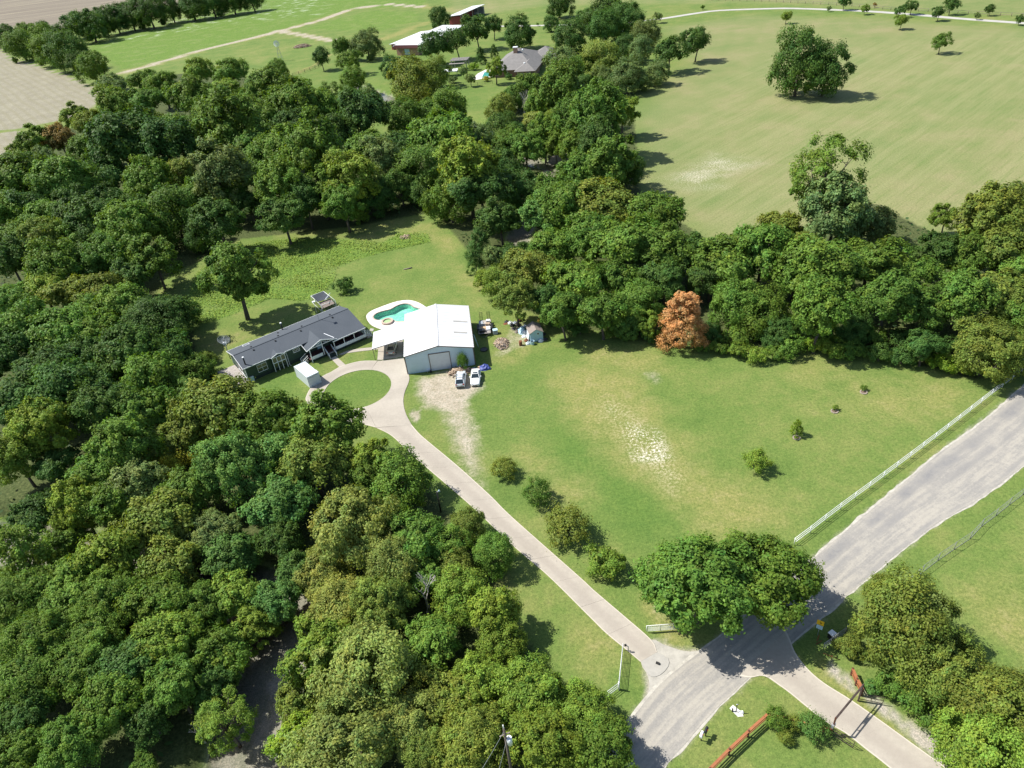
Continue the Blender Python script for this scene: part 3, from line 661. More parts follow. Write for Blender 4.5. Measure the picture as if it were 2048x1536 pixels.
# far lane across the pasture, with its turn towards the farmhouse
lane_px = [(2400, 80), (2250, 62), (2048, 46.5), (1936, 38.5), (1786, 26), (1686, 20.5), (1586, 17), (1536, 17.5), (1440, 21), (1400, 25.5), (1350, 33.5), (1320, 38), (1285, 42), (1240, 47), (1130, 50), (1060, 51.5), (985, 53)]
lw = smooth_line(W(lane_px), 6); t_ = np.gradient(lw, axis=0); t_ /= np.linalg.norm(t_, axis=1)[:, None]; nr = np.c_[-t_[:, 1], t_[:, 0]]
tag(strip('gravel_lane', lw - nr * 2.0, lw + nr * 2.0, 0.06, M_farroad, th=0.1, cols=2, jitter=0.2), 'pale gravel lane curving along the far edge of the pasture', None, None, 'structure')

flare = smooth_line(W([(1300, 1279), (1325, 1288), (1368, 1302), (1402, 1300), (1440, 1278), (1452, 1282), (1400, 1325), (1330, 1372), (1270, 1440), (1252, 1452), (1272, 1424), (1292, 1394), (1299, 1368), (1292, 1344), (1281, 1322)]), 0.5, True)
tag(flat('gravel_flare', flare, 0.010, M_flare, None, 0.06), 'grey beige gravel flare between drive and road', None, None, 'structure')

# ------------------------------------------------------------------ trees
def leaf_cloud(name, C, Nn, size, bright, rng, hue=None, flat=0.25):
    """many small leaf sprays: centres C, outward directions Nn"""
    n = len(C)
    nrm = Nn + rng.normal(0, 0.42, (n, 3)); nrm[:, 2] += flat; nrm /= np.linalg.norm(nrm, axis=1)[:, None]
    a = rng.normal(0, 1, (n, 3)); a -= nrm * (a * nrm).sum(1)[:, None]; a /= np.linalg.norm(a, axis=1)[:, None]
    b = np.cross(nrm, a)
    s = size * rng.uniform(0.65, 1.35, n)[:, None]
    ratio = rng.uniform(0.45, 0.75, n)[:, None]
    V = np.stack([C - a * s, C - b * s * ratio + a * s * 0.1, C + a * s, C + b * s * ratio + a * s * 0.1], 1).reshape(-1, 3)
    F = np.arange(n * 4).reshape(n, 4)
    me = mesh_np(name, V, F)
    br = bright * rng.uniform(0.72, 1.3, n)
    h = rng.normal(0, 0.10, n) if hue is None else hue + rng.normal(0, 0.06, n)
    col = np.c_[br * (1 + h), br, br * (1 - 0.6 * h), np.ones(n)]
    col = np.repeat(np.clip(col, 0, 3), 4, 0).astype(np.float32)
    at_ = me.attributes.new('tint', 'FLOAT_COLOR', 'POINT'); at_.data.foreach_set('color', col.ravel())
    me.materials.append(M_leaf)
    return me

def sph(n, rng):
    v = rng.normal(0, 1, (n, 3)); return v / np.linalg.norm(v, axis=1)[:, None]

def crown_mesh(name, seed, cz, rad, lobes, lobe_r, subs, leaves, size, shape='dome', inner=900, sub_r=0.40, low=-0.35, feather=0.0):
    """crown one unit wide: lobes > clumps > leaves; returns mesh and lobe centres"""
    rng = np.random.default_rng(seed)
    rx, ry, rz = rad
    L = []
    ga = math.pi * (3 - math.sqrt(5)); off = rng.uniform(0, 6.28)
    for i in range(lobes):
        u = (i + 0.5) / lobes; z = 1 - u * (1 - low); r = math.sqrt(max(0, 1 - z * z)); t = ga * i + off
        k = rng.uniform(0.52, 0.98)
        if shape == 'cone':
            zz = rng.uniform(-0.95, 0.95) if i else 0.95
            zz = -0.95 + 1.9 * (i + 0.5) / lobes
            r = (1 - (zz + 1) / 2) ** 0.55 * rng.uniform(0.55, 0.85) + 0.04; L.append((r * math.cos(t) * rx, r * math.sin(t) * ry, cz + zz * rz * 0.9)); continue
        if shape == 'open': k = rng.uniform(0.55, 1.0)
        L.append((rx * r * math.cos(t) * k + rng.normal(0, 0.03), ry * r * math.sin(t) * k + rng.normal(0, 0.03), cz + rz * z * k + rng.normal(0, 0.02)))
    Cs = []; Ns = []; Bs = []; Hs = []
    cen = np.array([0, 0, cz - rz * 0.35])
    for li, l in enumerate(L):
        l = np.array(l); lr = lobe_r * rng.uniform(0.55, 1.35); lb = rng.uniform(0.88, 1.14)
        if shape == 'cone': lr *= 1.25 - 0.75 * (l[2] - (cz - rz)) / (2 * rz)
        out = l - cen; out /= np.linalg.norm(out)
        d = sph(subs * 4, rng); d = d[(d @ out) > -0.45][:subs]
        for q in d:
            c = l + q * lr * rng.uniform(0.7, 1.05) * np.array([1, 1, 0.85]); sr = lr * sub_r * rng.uniform(0.7, 1.3)
            m = int(leaves * rng.uniform(0.7, 1.3)); e = sph(m * 2, rng); o2 = c - cen; o2 /= np.linalg.norm(o2)
            e = e[(e @ (o2 + np.array([0, 0, 0.4]))) > -0.4][:m]
            rr_ = rng.uniform(0.25, 1.45, (len(e), 1)) ** 0.75
            p = c + e * sr * rr_
            if feather: p += o2 * rng.exponential(feather, (len(e), 1)) + np.array([0, 0, 1]) * rng.exponential(feather * 0.5, (len(e), 1))
            Cs.append(p); Ns.append(e * 0.6 + o2 * 0.6); Bs.append(np.full(len(e), lb * rng.uniform(0.85, 1.16))); Hs.append(np.full(len(e), rng.normal(0, 0.07)))
    if inner:
        e = sph(inner, rng) * rng.uniform(0.1, 0.75, (inner, 1)) ** 0.5; p = np.array([0, 0, cz]) + e * np.array(rad) * 0.72
        Cs.append(p); Ns.append(e); Bs.append(np.full(inner, 0.9)); Hs.append(np.zeros(inner))
    A = np.concatenate(Cs); q_ = np.percentile(np.hypot(A[:, 0], A[:, 1]), 96.5); k_ = 0.5 / q_
    Cs = [c * k_ for c in Cs]; L = [tuple(np.array(l) * k_) for l in L]; SCALE[name] = k_
    me = leaf_cloud(name, np.concatenate(Cs), np.concatenate(Ns), size, np.concatenate(Bs), rng, np.concatenate(Hs))
    return me, L

def trunk_mesh(name, seed, L, z0, r0, fork, limbs=7, twig=2, m=None, lean=0.05, zbase=-0.05):
    rng = random.Random(seed); mb = MB()
    top = (rng.uniform(-lean, lean), rng.uniform(-lean, lean), fork)
    mb.tube([(0, 0, zbase), (top[0] * 0.3, top[1] * 0.3, fork * 0.4), top], [r0 * 1.35, r0, r0 * 0.8], 8)
    pick = list(L); rng.shuffle(pick)
    for l in pick[:limbs]:
        l = Vector(l); a = Vector(top); mid = a.lerp(l, 0.5) + Vector((rng.uniform(-.04, .04), rng.uniform(-.04, .04), rng.uniform(-.02, .05)))
        mb.tube([a, mid, a.lerp(l, 0.98)], [r0 * 0.55, r0 * 0.34, r0 * 0.12], 6)
        for q in range(twig):
            s = mid.lerp(l, rng.uniform(0.1, 0.7)); e = s + Vector((rng.uniform(-1, 1), rng.uniform(-1, 1), rng.uniform(0, 1))) * 0.13
            mb.tube([s, e], [r0 * 0.16, r0 * 0.05], 5)
    me = bpy.data.meshes.new(name); me.from_pydata(mb.v, [], mb.f); me.update()
    me.polygons.foreach_set('use_smooth', mb.smooth); me.materials.append(m or M_bark); return me

def dead_mesh(name, seed, depth=4, spread=0.5, h=0.42):
    rng = random.Random(seed); mb = MB()
    def grow(p, d, ln, r, k):
        q = p + d * ln; mb.tube([p, p.lerp(q, 0.5) + Vector((rng.uniform(-.03, .03), rng.uniform(-.03, .03), 0)) * ln * 3, q], [r, r * 0.8, r * 0.6], 5)
        if k == 0: return
        for i in range(rng.choice((2, 3, 3))):
            e = (d + Vector((rng.uniform(-1, 1), rng.uniform(-1, 1), rng.uniform(-0.2, 0.7))) * spread).normalized(); grow(q, e, ln * rng.uniform(0.6, 0.8), r * 0.58, k - 1)
    grow(Vector((0, 0, -0.03)), Vector((0.03, 0.05, 1)).normalized(), h, 0.035, depth)
    me = bpy.data.meshes.new(name); me.from_pydata(mb.v, [], mb.f); me.update(); me.materials.append(M_barkpale); return me

SCALE = {}
PROTO = {}   # kind -> list of (crown mesh, trunk mesh, height per width, crown centre per width)
def proto(kind, variants, cz, rad, lobes, lobe_r, subs, leaves, size, fork, r0, **kw):
    limbs = kw.pop('limbs', 7); twig = kw.pop('twig', 2); tm = kw.pop('tm', None)
    for v in range(variants):
        sd = hash_(kind) + v * 17
        me, L = crown_mesh('crown_' + kind, sd, cz, rad, lobes + (v % 3 - 1), lobe_r, subs, leaves, size, **kw)
        PROTO.setdefault(kind, []).append((me, trunk_mesh('trunk_' + kind, sd, L, 0, r0, fork * SCALE['crown_' + kind], limbs, twig, tm), (cz + rad[2]) * SCALE['crown_' + kind], cz * SCALE['crown_' + kind]))
def hash_(s): return sum(ord(c) * (i + 3) for i, c in enumerate(s))

proto('oak', 6, 0.60, (0.42, 0.42, 0.35), 22, 0.14, 13, 66, 0.0200, 0.36, 0.026, sub_r=0.42, feather=0.010)
proto('elm', 6, 0.72, (0.40, 0.40, 0.48), 25, 0.125, 12, 64, 0.0200, 0.42, 0.026, sub_r=0.42, low=-0.6, feather=0.013)
proto('big', 5, 0.52, (0.43, 0.43, 0.34), 36, 0.112, 15, 66, 0.0140, 0.26, 0.024, sub_r=0.42, inner=2500, feather=0.011)
proto('dense', 3, 0.50, (0.44, 0.44, 0.36), 34, 0.11, 12, 72, 0.0135, 0.24, 0.024, sub_r=0.6, inner=2500, low=-0.7, feather=0.006)
proto('low', 3, 0.47, (0.43, 0.43, 0.43), 20, 0.15, 12, 66, 0.016, 0.3, 0.024, sub_r=0.48, low=-0.85, feather=0.008)
proto('pecan', 2, 0.74, (0.42, 0.42, 0.50), 27, 0.125, 12, 62, 0.0175, 0.50, 0.028, sub_r=0.45, low=-0.8, inner=900, limbs=12)
proto('round', 3, 0.66, (0.43, 0.43, 0.42), 12, 0.17, 10, 55, 0.024, 0.34, 0.022, sub_r=0.5, low=-0.7)
proto('bush', 3, 0.34, (0.42, 0.42, 0.30), 11, 0.16, 9, 48, 0.024, 0.12, 0.018, sub_r=0.5, low=-0.4)
proto('cone', 2, 0.76, (0.50, 0.50, 0.70), 34, 0.15, 12, 60, 0.016, 0.5, 0.03, shape='cone', sub_r=0.45, inner=1500)
proto('cedar', 2, 0.70, (0.44, 0.44, 0.62), 22, 0.15, 10, 55, 0.018, 0.4, 0.024, shape='cone', sub_r=0.42, feather=0.03, inner=900)
proto('open', 2, 0.92, (0.46, 0.44, 0.56), 24, 0.118, 10, 62, 0.0145, 0.55, 0.026, shape='open', sub_r=0.5, low=-0.7, inner=260, limbs=15, twig=3, tm=M_bark)
proto('shrub', 3, 0.42, (0.42, 0.42, 0.34), 24, 0.10, 8, 30, 0.020, 0.16, 0.014, shape='open', sub_r=0.75, low=-0.4, inner=120, limbs=13, feather=0.05)
for v in range(2): PROTO.setdefault('dead', []).append((None, dead_mesh('dead_branches', 40 + v), 1.1, 0.62))

HUE = {'d': (0.066, 0.130, 0.026), 'm': (0.108, 0.188, 0.028), 'l': (0.161, 0.237, 0.032), 'o': (0.156, 0.204, 0.035), 'g': (0.130, 0.188, 0.056),
       'p': (0.222, 0.262, 0.058), 'y': (0.374, 0.370, 0.043), 'b': (0.470, 0.262, 0.108), 'r': (0.242, 0.168, 0.049), 't': (0.097, 0.193, 0.043), 'n': (0.193, 0.291, 0.028), 'x': (1, 1, 1)}
HNAME = {'d': 'dark green', 'm': 'mid green', 'l': 'light green', 'o': 'olive green', 'g': 'grey green', 'p': 'pale olive yellow', 'y': 'yellowing', 'b': 'brown', 'r': 'russet brown', 't': 'deep blue green', 'n': 'bright lime green', 'x': 'bare grey'}
KNAME = {'oak': 'broad tree', 'elm': 'tall tree', 'big': 'broad tree', 'dense': 'dense rounded tree', 'pecan': 'tall tree', 'round': 'round tree', 'bush': 'bush', 'cone': 'cone shaped tree', 'cedar': 'feathery tree', 'open': 'thin branched tree', 'shrub': 'shrub', 'dead': 'leafless tree', 'low': 'low tree'}
ONAME = {'oak': 'broad_tree', 'elm': 'tall_tree', 'big': 'broad_tree', 'dense': 'dense_tree', 'pecan': 'tall_tree', 'round': 'round_tree', 'bush': 'bush', 'cone': 'dead_conifer', 'cedar': 'cedar_tree', 'open': 'open_tree', 'shrub': 'shrub', 'dead': 'dead_tree', 'low': 'spreading_tree'}
BIGNESS = {}
TREES = []   # placed: (x, y, width)
TRNG = random.Random(5)

def solve(px, py, w, kind, v):
    _, _, hk, ck = PROTO[kind][v]
    zc = 6.0
    for _ in range(12):
        P = at(px, py, zc); dep = np.dot(np.array(P) - np.array([0, 0, H_CAM]), fwd); Wm = w * dep / FPX
        zc = 0.5 * zc + 0.5 * (ck * Wm)
    g = float(terrain(P.x, P.y)[0])
    return P.x, P.y, g, Wm

def plant(px, py, w, hue, kind, label, group=None, v=None, zs=1.0, grow=1.0):
    vs_ = PROTO[kind]; v = TRNG.randrange(len(vs_)) if v is None else v
    x, y, g, Wm = solve(px, py, w, kind, v)
    if grow is None:
        ed = float(poly_sd(np.array([[x, y]]), FOREST_W)[0]); grow = 0.93 + (0.20 if y < 150 else 0.13) * min(1, max(0, ed / 9.0 - 0.15))
        if kind in ('oak', 'elm') and ed < 6.5 and TRNG.random() < 0.65:
            kind = 'low'; vs_ = PROTO[kind]; v = TRNG.randrange(len(vs_)); x, y, g, Wm = solve(px, py, w, kind, v)
    Wm *= grow
    cat = 'bush' if kind in ('bush', 'shrub') else 'tree'
    root = empty(ONAME[kind], (x, y, g), TRNG.uniform(0, 6.28), label, cat, group)
    s = Wm; root.rotation_euler.x = TRNG.gauss(0, 0.04); root.rotation_euler.y = TRNG.gauss(0, 0.04)
    root.scale = (s * TRNG.uniform(0.9, 1.12), s * TRNG.uniform(0.9, 1.12), s * zs * (TRNG.uniform(0.86, 1.10) if kind in ('oak', 'elm', 'big') else TRNG.uniform(0.95, 1.06)))
    cm, tm, _, _ = vs_[v]
    t = bpy.data.objects.new('trunk' if kind not in ('bush', 'shrub', 'dead') else ('stems' if kind != 'dead' else 'branches'), tm); COL.objects.link(t); t.parent = root
    if cm:
        c = bpy.data.objects.new('crown', cm); COL.objects.link(c); c.parent = root
        b = TRNG.uniform(0.86, 1.14); h = TRNG.uniform(-0.07, 0.07); q = HUE[hue]
        c.color = (q[0] * b * (1 + h), q[1] * b, q[2] * b * (1 - h), 1)
    TREES.append((x, y, Wm)); return root

ORD = ['leftmost', 'second from left', 'third from left', 'fourth from left', 'fifth from left', 'sixth from left', 'seventh from left', 'eighth from left', 'ninth from left', 'tenth from left', 'eleventh from left', 'twelfth from left', 'thirteenth from left', 'fourteenth from left', 'fifteenth from left', 'sixteenth from left']
ROWS = {1: [''], 2: ['far row', 'near row'], 3: ['far row', 'middle row', 'near row'], 4: ['far row', 'second row', 'third row', 'near row'],
        5: ['far row', 'second row', 'middle row', 'fourth row', 'near row'], 6: ['far row', 'second row', 'third row', 'fourth row', 'fifth row', 'near row'],
        7: ['far row', 'second row', 'third row', 'middle row', 'fifth row', 'sixth row', 'near row']}

FOREST_W = W(FOREST)
def wood(place, group, items, rows, grow=None):
    """trees of one wood; each is told by its look, its row counted from the far side and its turn in the row"""
    its = sorted(items, key=lambda t: t[1]); n = len(its); nr = rows
    per = math.ceil(n / nr); 
    for r in range(nr):
        row = sorted(its[r * per:(r + 1) * per], key=lambda t: t[0])
        for k, (px, py, w, hue, kind) in enumerate(row):
            o = ORD[k] if k < len(ORD) else 'rightmost'
            if k == len(row) - 1 and len(row) > 2: o = 'rightmost'
            rn = ROWS[nr][r]
            lab = f"{HNAME[hue]} {'bush' if 'bush' in kind else 'tree'}, {o}, " + (f"{rn}, {place}" if rn else place)
            plant(px, py, w, hue, kind, lab, group, grow=grow)

# hedgerows at the far left
wood('hedge under the ploughed field', 'hedge trees along the ploughed field', [
 (118, 72, 30, 'd', 'low'), (152, 57, 44, 'd', 'low'), (182, 58, 58, 'd', 'low'), (210, 50, 46, 'd', 'low'), (233, 46, 44, 'd', 'low'), (262, 38, 48, 'd', 'low'), (300, 30, 56, 'd', 'low'), (343, 25, 44, 'd', 'low'), (384, 16, 52, 'd', 'low'), (425, 11, 50, 'd', 'low'), (465, 7, 46, 'd', 'low'), (505, 2, 44, 'd', 'low')], 1, grow=1.3)
wood('hedge beside the stubble field', 'hedge trees beside the stubble field', [
 (16, 78, 46, 'd', 'low'), (50, 68, 40, 'm', 'low'), (42, 96, 54, 'm', 'low'), (78, 80, 52, 'm', 'low'), (95, 105, 58, 'm', 'low'), (136, 108, 72, 'd', 'low'), (90, 66, 36, 'd', 'low'), (152, 128, 40, 'd', 'low'), (187, 138, 58, 'm', 'low'), (222, 168, 46, 'g', 'bush'), (240, 176, 34, 'g', 'bush'), (62, 108, 34, 'g', 'bush')], 2, grow=1.15)
# upper wood
wood('upper left wood', 'trees of the upper left wood', [
 (400, 147, 62, 'l', 'oak'), (465, 146, 66, 'm', 'oak'), (283, 162, 52, 'm', 'oak'), (325, 176, 66, 'm', 'oak'), (300, 205, 84, 'm', 'oak'), (383, 200, 92, 'm', 'oak'), (456, 186, 60, 'l', 'oak'), (415, 222, 66, 'm', 'oak'),
 (152, 232, 56, 'l', 'elm'), (186, 248, 62, 'l', 'oak'), (234, 224, 78, 'l', 'oak'), (68, 282, 70, 'm', 'elm'), (30, 300, 46, 'l', 'bush'), (124, 287, 62, 'r', 'oak'), (308, 250, 62, 'o', 'oak'), (365, 262, 84, 'm', 'oak'), (452, 250, 118, 'm', 'elm'), (250, 300, 140, 'd', 'oak'), (338, 300, 120, 'd', 'oak'),
 (88, 328, 56, 'g', 'oak'), (36, 334, 74, 'd', 'oak'), (45, 368, 120, 'm', 'oak'), (130, 376, 112, 'm', 'oak'), (212, 362, 84, 'd', 'oak'), (300, 372, 96, 'm', 'oak'), (366, 350, 64, 'o', 'elm'), (446, 348, 120, 'g', 'elm'), (520, 250, 90, 'm', 'oak'),
 (506, 300, 96, 'm', 'oak'), (512, 205, 70, 'm', 'oak'), (400, 300, 70, 'm', 'oak'), (180, 296, 70, 'm', 'oak'), (60, 420, 90, 'd', 'oak')], 5)
wood('upper middle wood', 'trees of the upper middle wood', [
 (556, 138, 54, 'm', 'oak'), (538, 176, 92, 'm', 'oak'), (604, 196, 70, 'm', 'oak'), (706, 156, 64, 'm', 'elm'), (660, 186, 52, 'm', 'open'), (732, 190, 56, 'g', 'oak'), (690, 216, 70, 'm', 'elm'), (592, 216, 100, 'm', 'oak'), (535, 230, 86, 'm', 'oak'), (640, 226, 86, 'm', 'oak'), (732, 240, 104, 'd', 'oak'), (806, 236, 88, 'm', 'oak'), (900, 218, 104, 'm', 'oak'),
 (560, 306, 122, 'm', 'oak'), (624, 318, 130, 'm', 'elm'), (668, 276, 90, 'd', 'oak'), (740, 300, 96, 'm', 'oak'), (800, 310, 90, 'd', 'oak'), (884, 276, 130, 'm', 'oak'), (950, 290, 70, 'g', 'oak'), (934, 340, 130, 'l', 'elm'), (850, 340, 130, 'm', 'elm'), (764, 346, 80, 'x', 'dead'), (770, 330, 80, 'g', 'elm'), (704, 350, 112, 'l', 'elm'), (590, 260, 90, 'd', 'oak'), (860, 222, 70, 'm', 'oak'), (505, 350, 90, 'm', 'oak'), (640, 372, 96, 'm', 'elm'), (560, 370, 110, 'm', 'elm'),
 (686, 404, 84, 'm', 'elm'), (748, 392, 90, 'd', 'elm'), (562, 418, 100, 'd', 'elm'), (500, 410, 70, 'd', 'oak'), (610, 400, 80, 'd', 'elm'), (850, 380, 74, 'd', 'elm'), (716, 425, 46, 'l', 'elm'), (900, 400, 110, 'm', 'elm'), (962, 385, 110, 'd', 'oak'), (800, 372, 70, 'd', 'oak')], 5)
# yard around the farmhouse
for px, py, w, h, k, lab in [
 (972, 157, 17, 'y', 'bush', 'bright yellow flowering bush below the farmhouse pool'),
 (641, 111, 44, 'd', 'round', 'dark round tree nearest the windmill, left of the red roofed barns'), (680, 92, 48, 'm', 'oak', 'green tree behind the two round trees left of the brick barn'), (733, 88, 68, 'g', 'low', 'grey green spreading tree at the left end of the low red barn'),
 (694, 116, 54, 'm', 'round', 'mid green round tree in front of the grey green spreading tree'), (786, 136, 66, 'd', 'low', 'dark tree just below the brick end of the barn'), (824, 166, 132, 'o', 'low', 'widest olive tree on the lawn below the brick barn'), (868, 142, 74, 'o', 'low', 'olive tree leaning on the right of the widest olive tree'),
 (878, 34, 50, 'd', 'low', 'dark tree at the left end of the open red shed'), (872, 86, 66, 'd', 'round', 'dark round tree in front of the brick barn, nearest its corner'), (914, 76, 62, 'd', 'round', 'dark round tree in the middle of the row by the barn'), (954, 58, 66, 'd', 'round', 'dark round tree in front of the open red shed'), (986, 48, 44, 'd', 'round', 'dark round tree at the right end of the open red shed'),
 (960, 108, 28, 'd', 'cedar', 'small dark conifer in the garden left of the grey roofed farmhouse'), (988, 103, 22, 'd', 'cedar', 'smaller dark conifer beside the farmhouse roof'), (990, 134, 46, 'l', 'pecan', 'bright green tree by the farmhouse pool'), (927, 142, 22, 'g', 'round', 'small grey green tree under the garden pergola'),
 (941, 157, 26, 'g', 'round', 'small tree between pergola and farmhouse pool'), (1036, 62, 80, 'd', 'low', 'broad dark tree behind the grey farmhouse roof'), (1102, 45, 38, 'd', 'low', 'blue green rounded tree standing alone by the gravel lane'), (1117, 6, 64, 'd', 'low', 'dark tree cut by the top edge right of the open shed'),
 (1003, 212, 76, 'o', 'low', 'olive tree on the creek side of the farmhouse lawn'), (906, 158, 24, 'g', 'bush', 'grey green garden bush below the pergola'), (1017, 152, 20, 'd', 'bush', 'clipped bush against the farmhouse wall, left'), (1037, 153, 13, 'm', 'bush', 'small clipped bush at the farmhouse corner'), (1062, 152, 20, 'd', 'bush', 'clipped bush against the farmhouse wall, right'), (947, 133, 22, 'n', 'bush', 'bright green bush beside the garden pergola')]:
    plant(px, py, w, h, k, lab, 'trees in the farmhouse yard', grow=0.92)
wood('grove right of the farmhouse', 'trees right of the farmhouse', [
 (1180, 38, 66, 'd', 'low'), (1216, 20, 96, 'd', 'low'), (1256, 36, 84, 'd', 'low'), (1209, 55, 76, 'd', 'low'), (1141, 72, 74, 'd', 'low'), (1289, 68, 66, 'g', 'low'), (1284, 96, 62, 'g', 'low'), (1339, 98, 74, 'd', 'round'), (1392, 80, 66, 'd', 'round'), (1204, 118, 100, 'o', 'low'), (1124, 126, 84, 'g', 'low'), (1166, 136, 52, 'm', 'oak'), (1246, 92, 56, 'd', 'low'), (1254, 150, 86, 'g', 'low'), (1312, 142, 60, 'g', 'low'), (1204, 158, 66, 'g', 'low'), (1284, 160, 50, 'g', 'low'), (1170, 165, 50, 'd', 'low')], 3)
wood('wood between farmhouse and big pasture', 'trees between farmhouse and pasture', [
 (1056, 176, 64, 'm', 'oak'), (1124, 192, 94, 'm', 'elm'), (1046, 212, 46, 'x', 'dead'), (1070, 240, 44, 'p', 'oak'), (1106, 242, 50, 'l', 'elm'), (1196, 238, 110, 'm', 'elm'), (1244, 226, 66, 'l', 'elm'), (1172, 262, 84, 'm', 'elm'), (1050, 300, 74, 'm', 'elm'), (1000, 250, 70, 'd', 'low'), (1000, 340, 90, 'd', 'low'), (1228, 318, 112, 'm', 'elm'), (1165, 352, 92, 'm', 'oak'), (1250, 344, 80, 'd', 'elm'), (1112, 286, 52, 'l', 'elm'), (1040, 375, 90, 'd', 'low'), (1110, 385, 90, 'm', 'oak'), (1030, 260, 60, 'd', 'low'), (1000, 430, 90, 'd', 'elm'), (1084, 212, 70, 'm', 'oak'), (1146, 236, 84, 'm', 'elm'), (1088, 268, 70, 'm', 'elm'), (1022, 286, 70, 'm', 'oak'), (1150, 296, 76, 'm', 'oak'), (1026, 196, 60, 'm', 'oak'), (1200, 285, 80, 'd', 'elm'), (1084, 425, 70, 'm', 'oak')], 4)
# pasture
plant(1596, 140, 112, 'd', 'low', 'largest dark tree alone in the big pasture, left part of the pair', 'big pasture trees', v=1, zs=1.22)
plant(1650, 148, 98, 'd', 'low', 'dark tree merged into the right side of the largest pasture tree', 'big pasture trees', v=2, zs=1.12)
for px, py, w, h, lab in [(1883, 81, 37, 'm', 'leaning green tree right of the largest pasture tree'), (1572, 33, 20, 'l', 'small light green tree above the largest pasture tree'), (1803, 40, 26, 'l', 'light green lane tree with the widest crown of its colour'), (1658, 17, 9, 'g', 'thin grey sapling on the near side of the gravel lane'),
 (1730, 18, 16, 'l', 'small light green tree touching the gravel lane'), (1689, 2, 24, 'd', 'dark tree by the rail fence at the top edge, leftmost of its kind'), (1750, 9, 8, 'r', 'thin brownish sapling by the rail fence'), (1802, 20, 21, 'd', 'dark tree on the lane just above the light green lane tree'), (1824, 12, 24, 'd', 'dark spreading tree by the rail fence above the light green lane tree'),
 (1878, 25, 23, 'd', 'dark tree on the near side of the lane, left of two'), (1902, 10, 28, 'd', 'largest dark tree by the rail fence at the top right'), (1955, 31, 12, 'g', 'slim grey sapling between the lane trees at the top right'), (1979, 18, 18, 'd', 'dark narrow tree by the rail fence near the right edge'), (2040, 38, 17, 'd', 'dark small tree at the right edge beside the lane'),
 (1405, 14, 8, 'm', 'slim green sapling above the bend of the gravel lane'), (1316, 33, 18, 'g', 'small grey green tree in the fork of the gravel lane'), (1075, 48, 6, 'm', 'tiny sapling by the lane left of the blue green tree')]:
    plant(px, py, w * 1.1, h, 'round', lab, 'young trees along the gravel lane')
# left wood
wood('wood left of weedy clearing', 'trees left of the weedy clearing', [
 (20, 430, 90, 'm', 'oak'), (90, 436, 90, 'm', 'oak'), (150, 426, 90, 'd', 'elm'), (200, 446, 96, 'd', 'elm'), (36, 472, 86, 'm', 'oak'), (92, 486, 84, 'o', 'oak'), (262, 466, 116, 'm', 'oak'), (346, 432, 132, 'm', 'elm'), (430, 440, 96, 'd', 'elm'), (470, 400, 70, 'm', 'elm'), (300, 505, 110, 'm', 'elm'), (206, 512, 104, 'm', 'oak'), (110, 540, 110, 'm', 'oak'), (24, 530, 90, 'd', 'oak'), (262, 548, 90, 'd', 'elm'), (170, 476, 80, 'm', 'oak'), (394, 474, 70, 'd', 'elm'), (280, 420, 70, 'd', 'oak'), (400, 400, 80, 'm', 'oak'), (180, 545, 80, 'd', 'oak'), (215, 400, 70, 'd', 'oak')], 3)
wood('dark wood left of green house', 'trees left of the green house', [
 (26, 616, 86, 'm', 'oak'), (92, 590, 90, 'l', 'oak'), (140, 590, 90, 'o', 'oak'), (205, 596, 100, 'o', 'oak'), (256, 620, 110, 'm', 'oak'), (318, 636, 130, 'd', 'big'), (366, 622, 84, 'd', 'oak'), (60, 672, 110, 'm', 'oak'), (126, 680, 110, 'm', 'oak'), (190, 680, 110, 'm', 'oak'), (262, 716, 120, 'd', 'oak'), (30, 730, 100, 'd', 'oak'), (110, 750, 110, 'd', 'oak'), (340, 716, 96, 'd', 'oak'), (396, 742, 80, 'm', 'oak'), (200, 760, 100, 'd', 'oak'), (412, 716, 44, 'o', 'bush'), (310, 780, 110, 'm', 'oak'), (390, 790, 80, 'm', 'elm'), (440, 775, 50, 'd', 'bush'), (175, 640, 90, 'm', 'oak'), (170, 735, 90, 'd', 'oak')], 4)
plant(465, 550, 142, 'm', 'pecan', 'tall lone tree with a bare dark trunk behind the green house', None, v=0, zs=1.0)
wood('wood below the turning circle', 'trees below the turning circle', [
 (56, 806, 110, 'd', 'oak'), (130, 806, 120, 'd', 'oak'), (205, 832, 104, 'd', 'elm'), (300, 836, 120, 'm', 'oak'), (446, 838, 130, 'o', 'oak'), (88, 868, 110, 'l', 'elm'), (36, 920, 90, 'l', 'elm'), (256, 892, 120, 'm', 'elm'), (320, 898, 80, 'p', 'elm'), (352, 930, 76, 'y', 'shrub'), (196, 956, 106, 'm', 'oak'), (282, 970, 100, 'g', 'oak'), (474, 940, 150, 't', 'big'), (232, 1010, 90, 'm', 'oak'), (152, 1006, 96, 'l', 'elm'), (318, 1046, 130, 'o', 'oak'), (426, 1060, 106, 'g', 'big'), (540, 860, 120, 'm', 'oak'), (655, 862, 136, 'm', 'elm'), (560, 915, 110, 't', 'oak'), (630, 940, 124, 'o', 'oak'), (738, 916, 90, 'l', 'elm'), (796, 962, 130, 'm', 'oak'), (560, 1005, 110, 't', 'oak'), (112, 930, 80, 'd', 'oak'), (380, 870, 90, 'o', 'oak'), (390, 985, 100, 'm', 'oak'), (590, 830, 70, 'o', 'elm'), (500, 820, 70, 'o', 'oak'), (700, 1060, 170, 'p', 'big'), (560, 1085, 80, 'd', 'oak'), (60, 1010, 90, 'd', 'oak'), (116, 1066, 84, 'm', 'oak'), (740, 960, 70, 'm', 'elm')], 5)
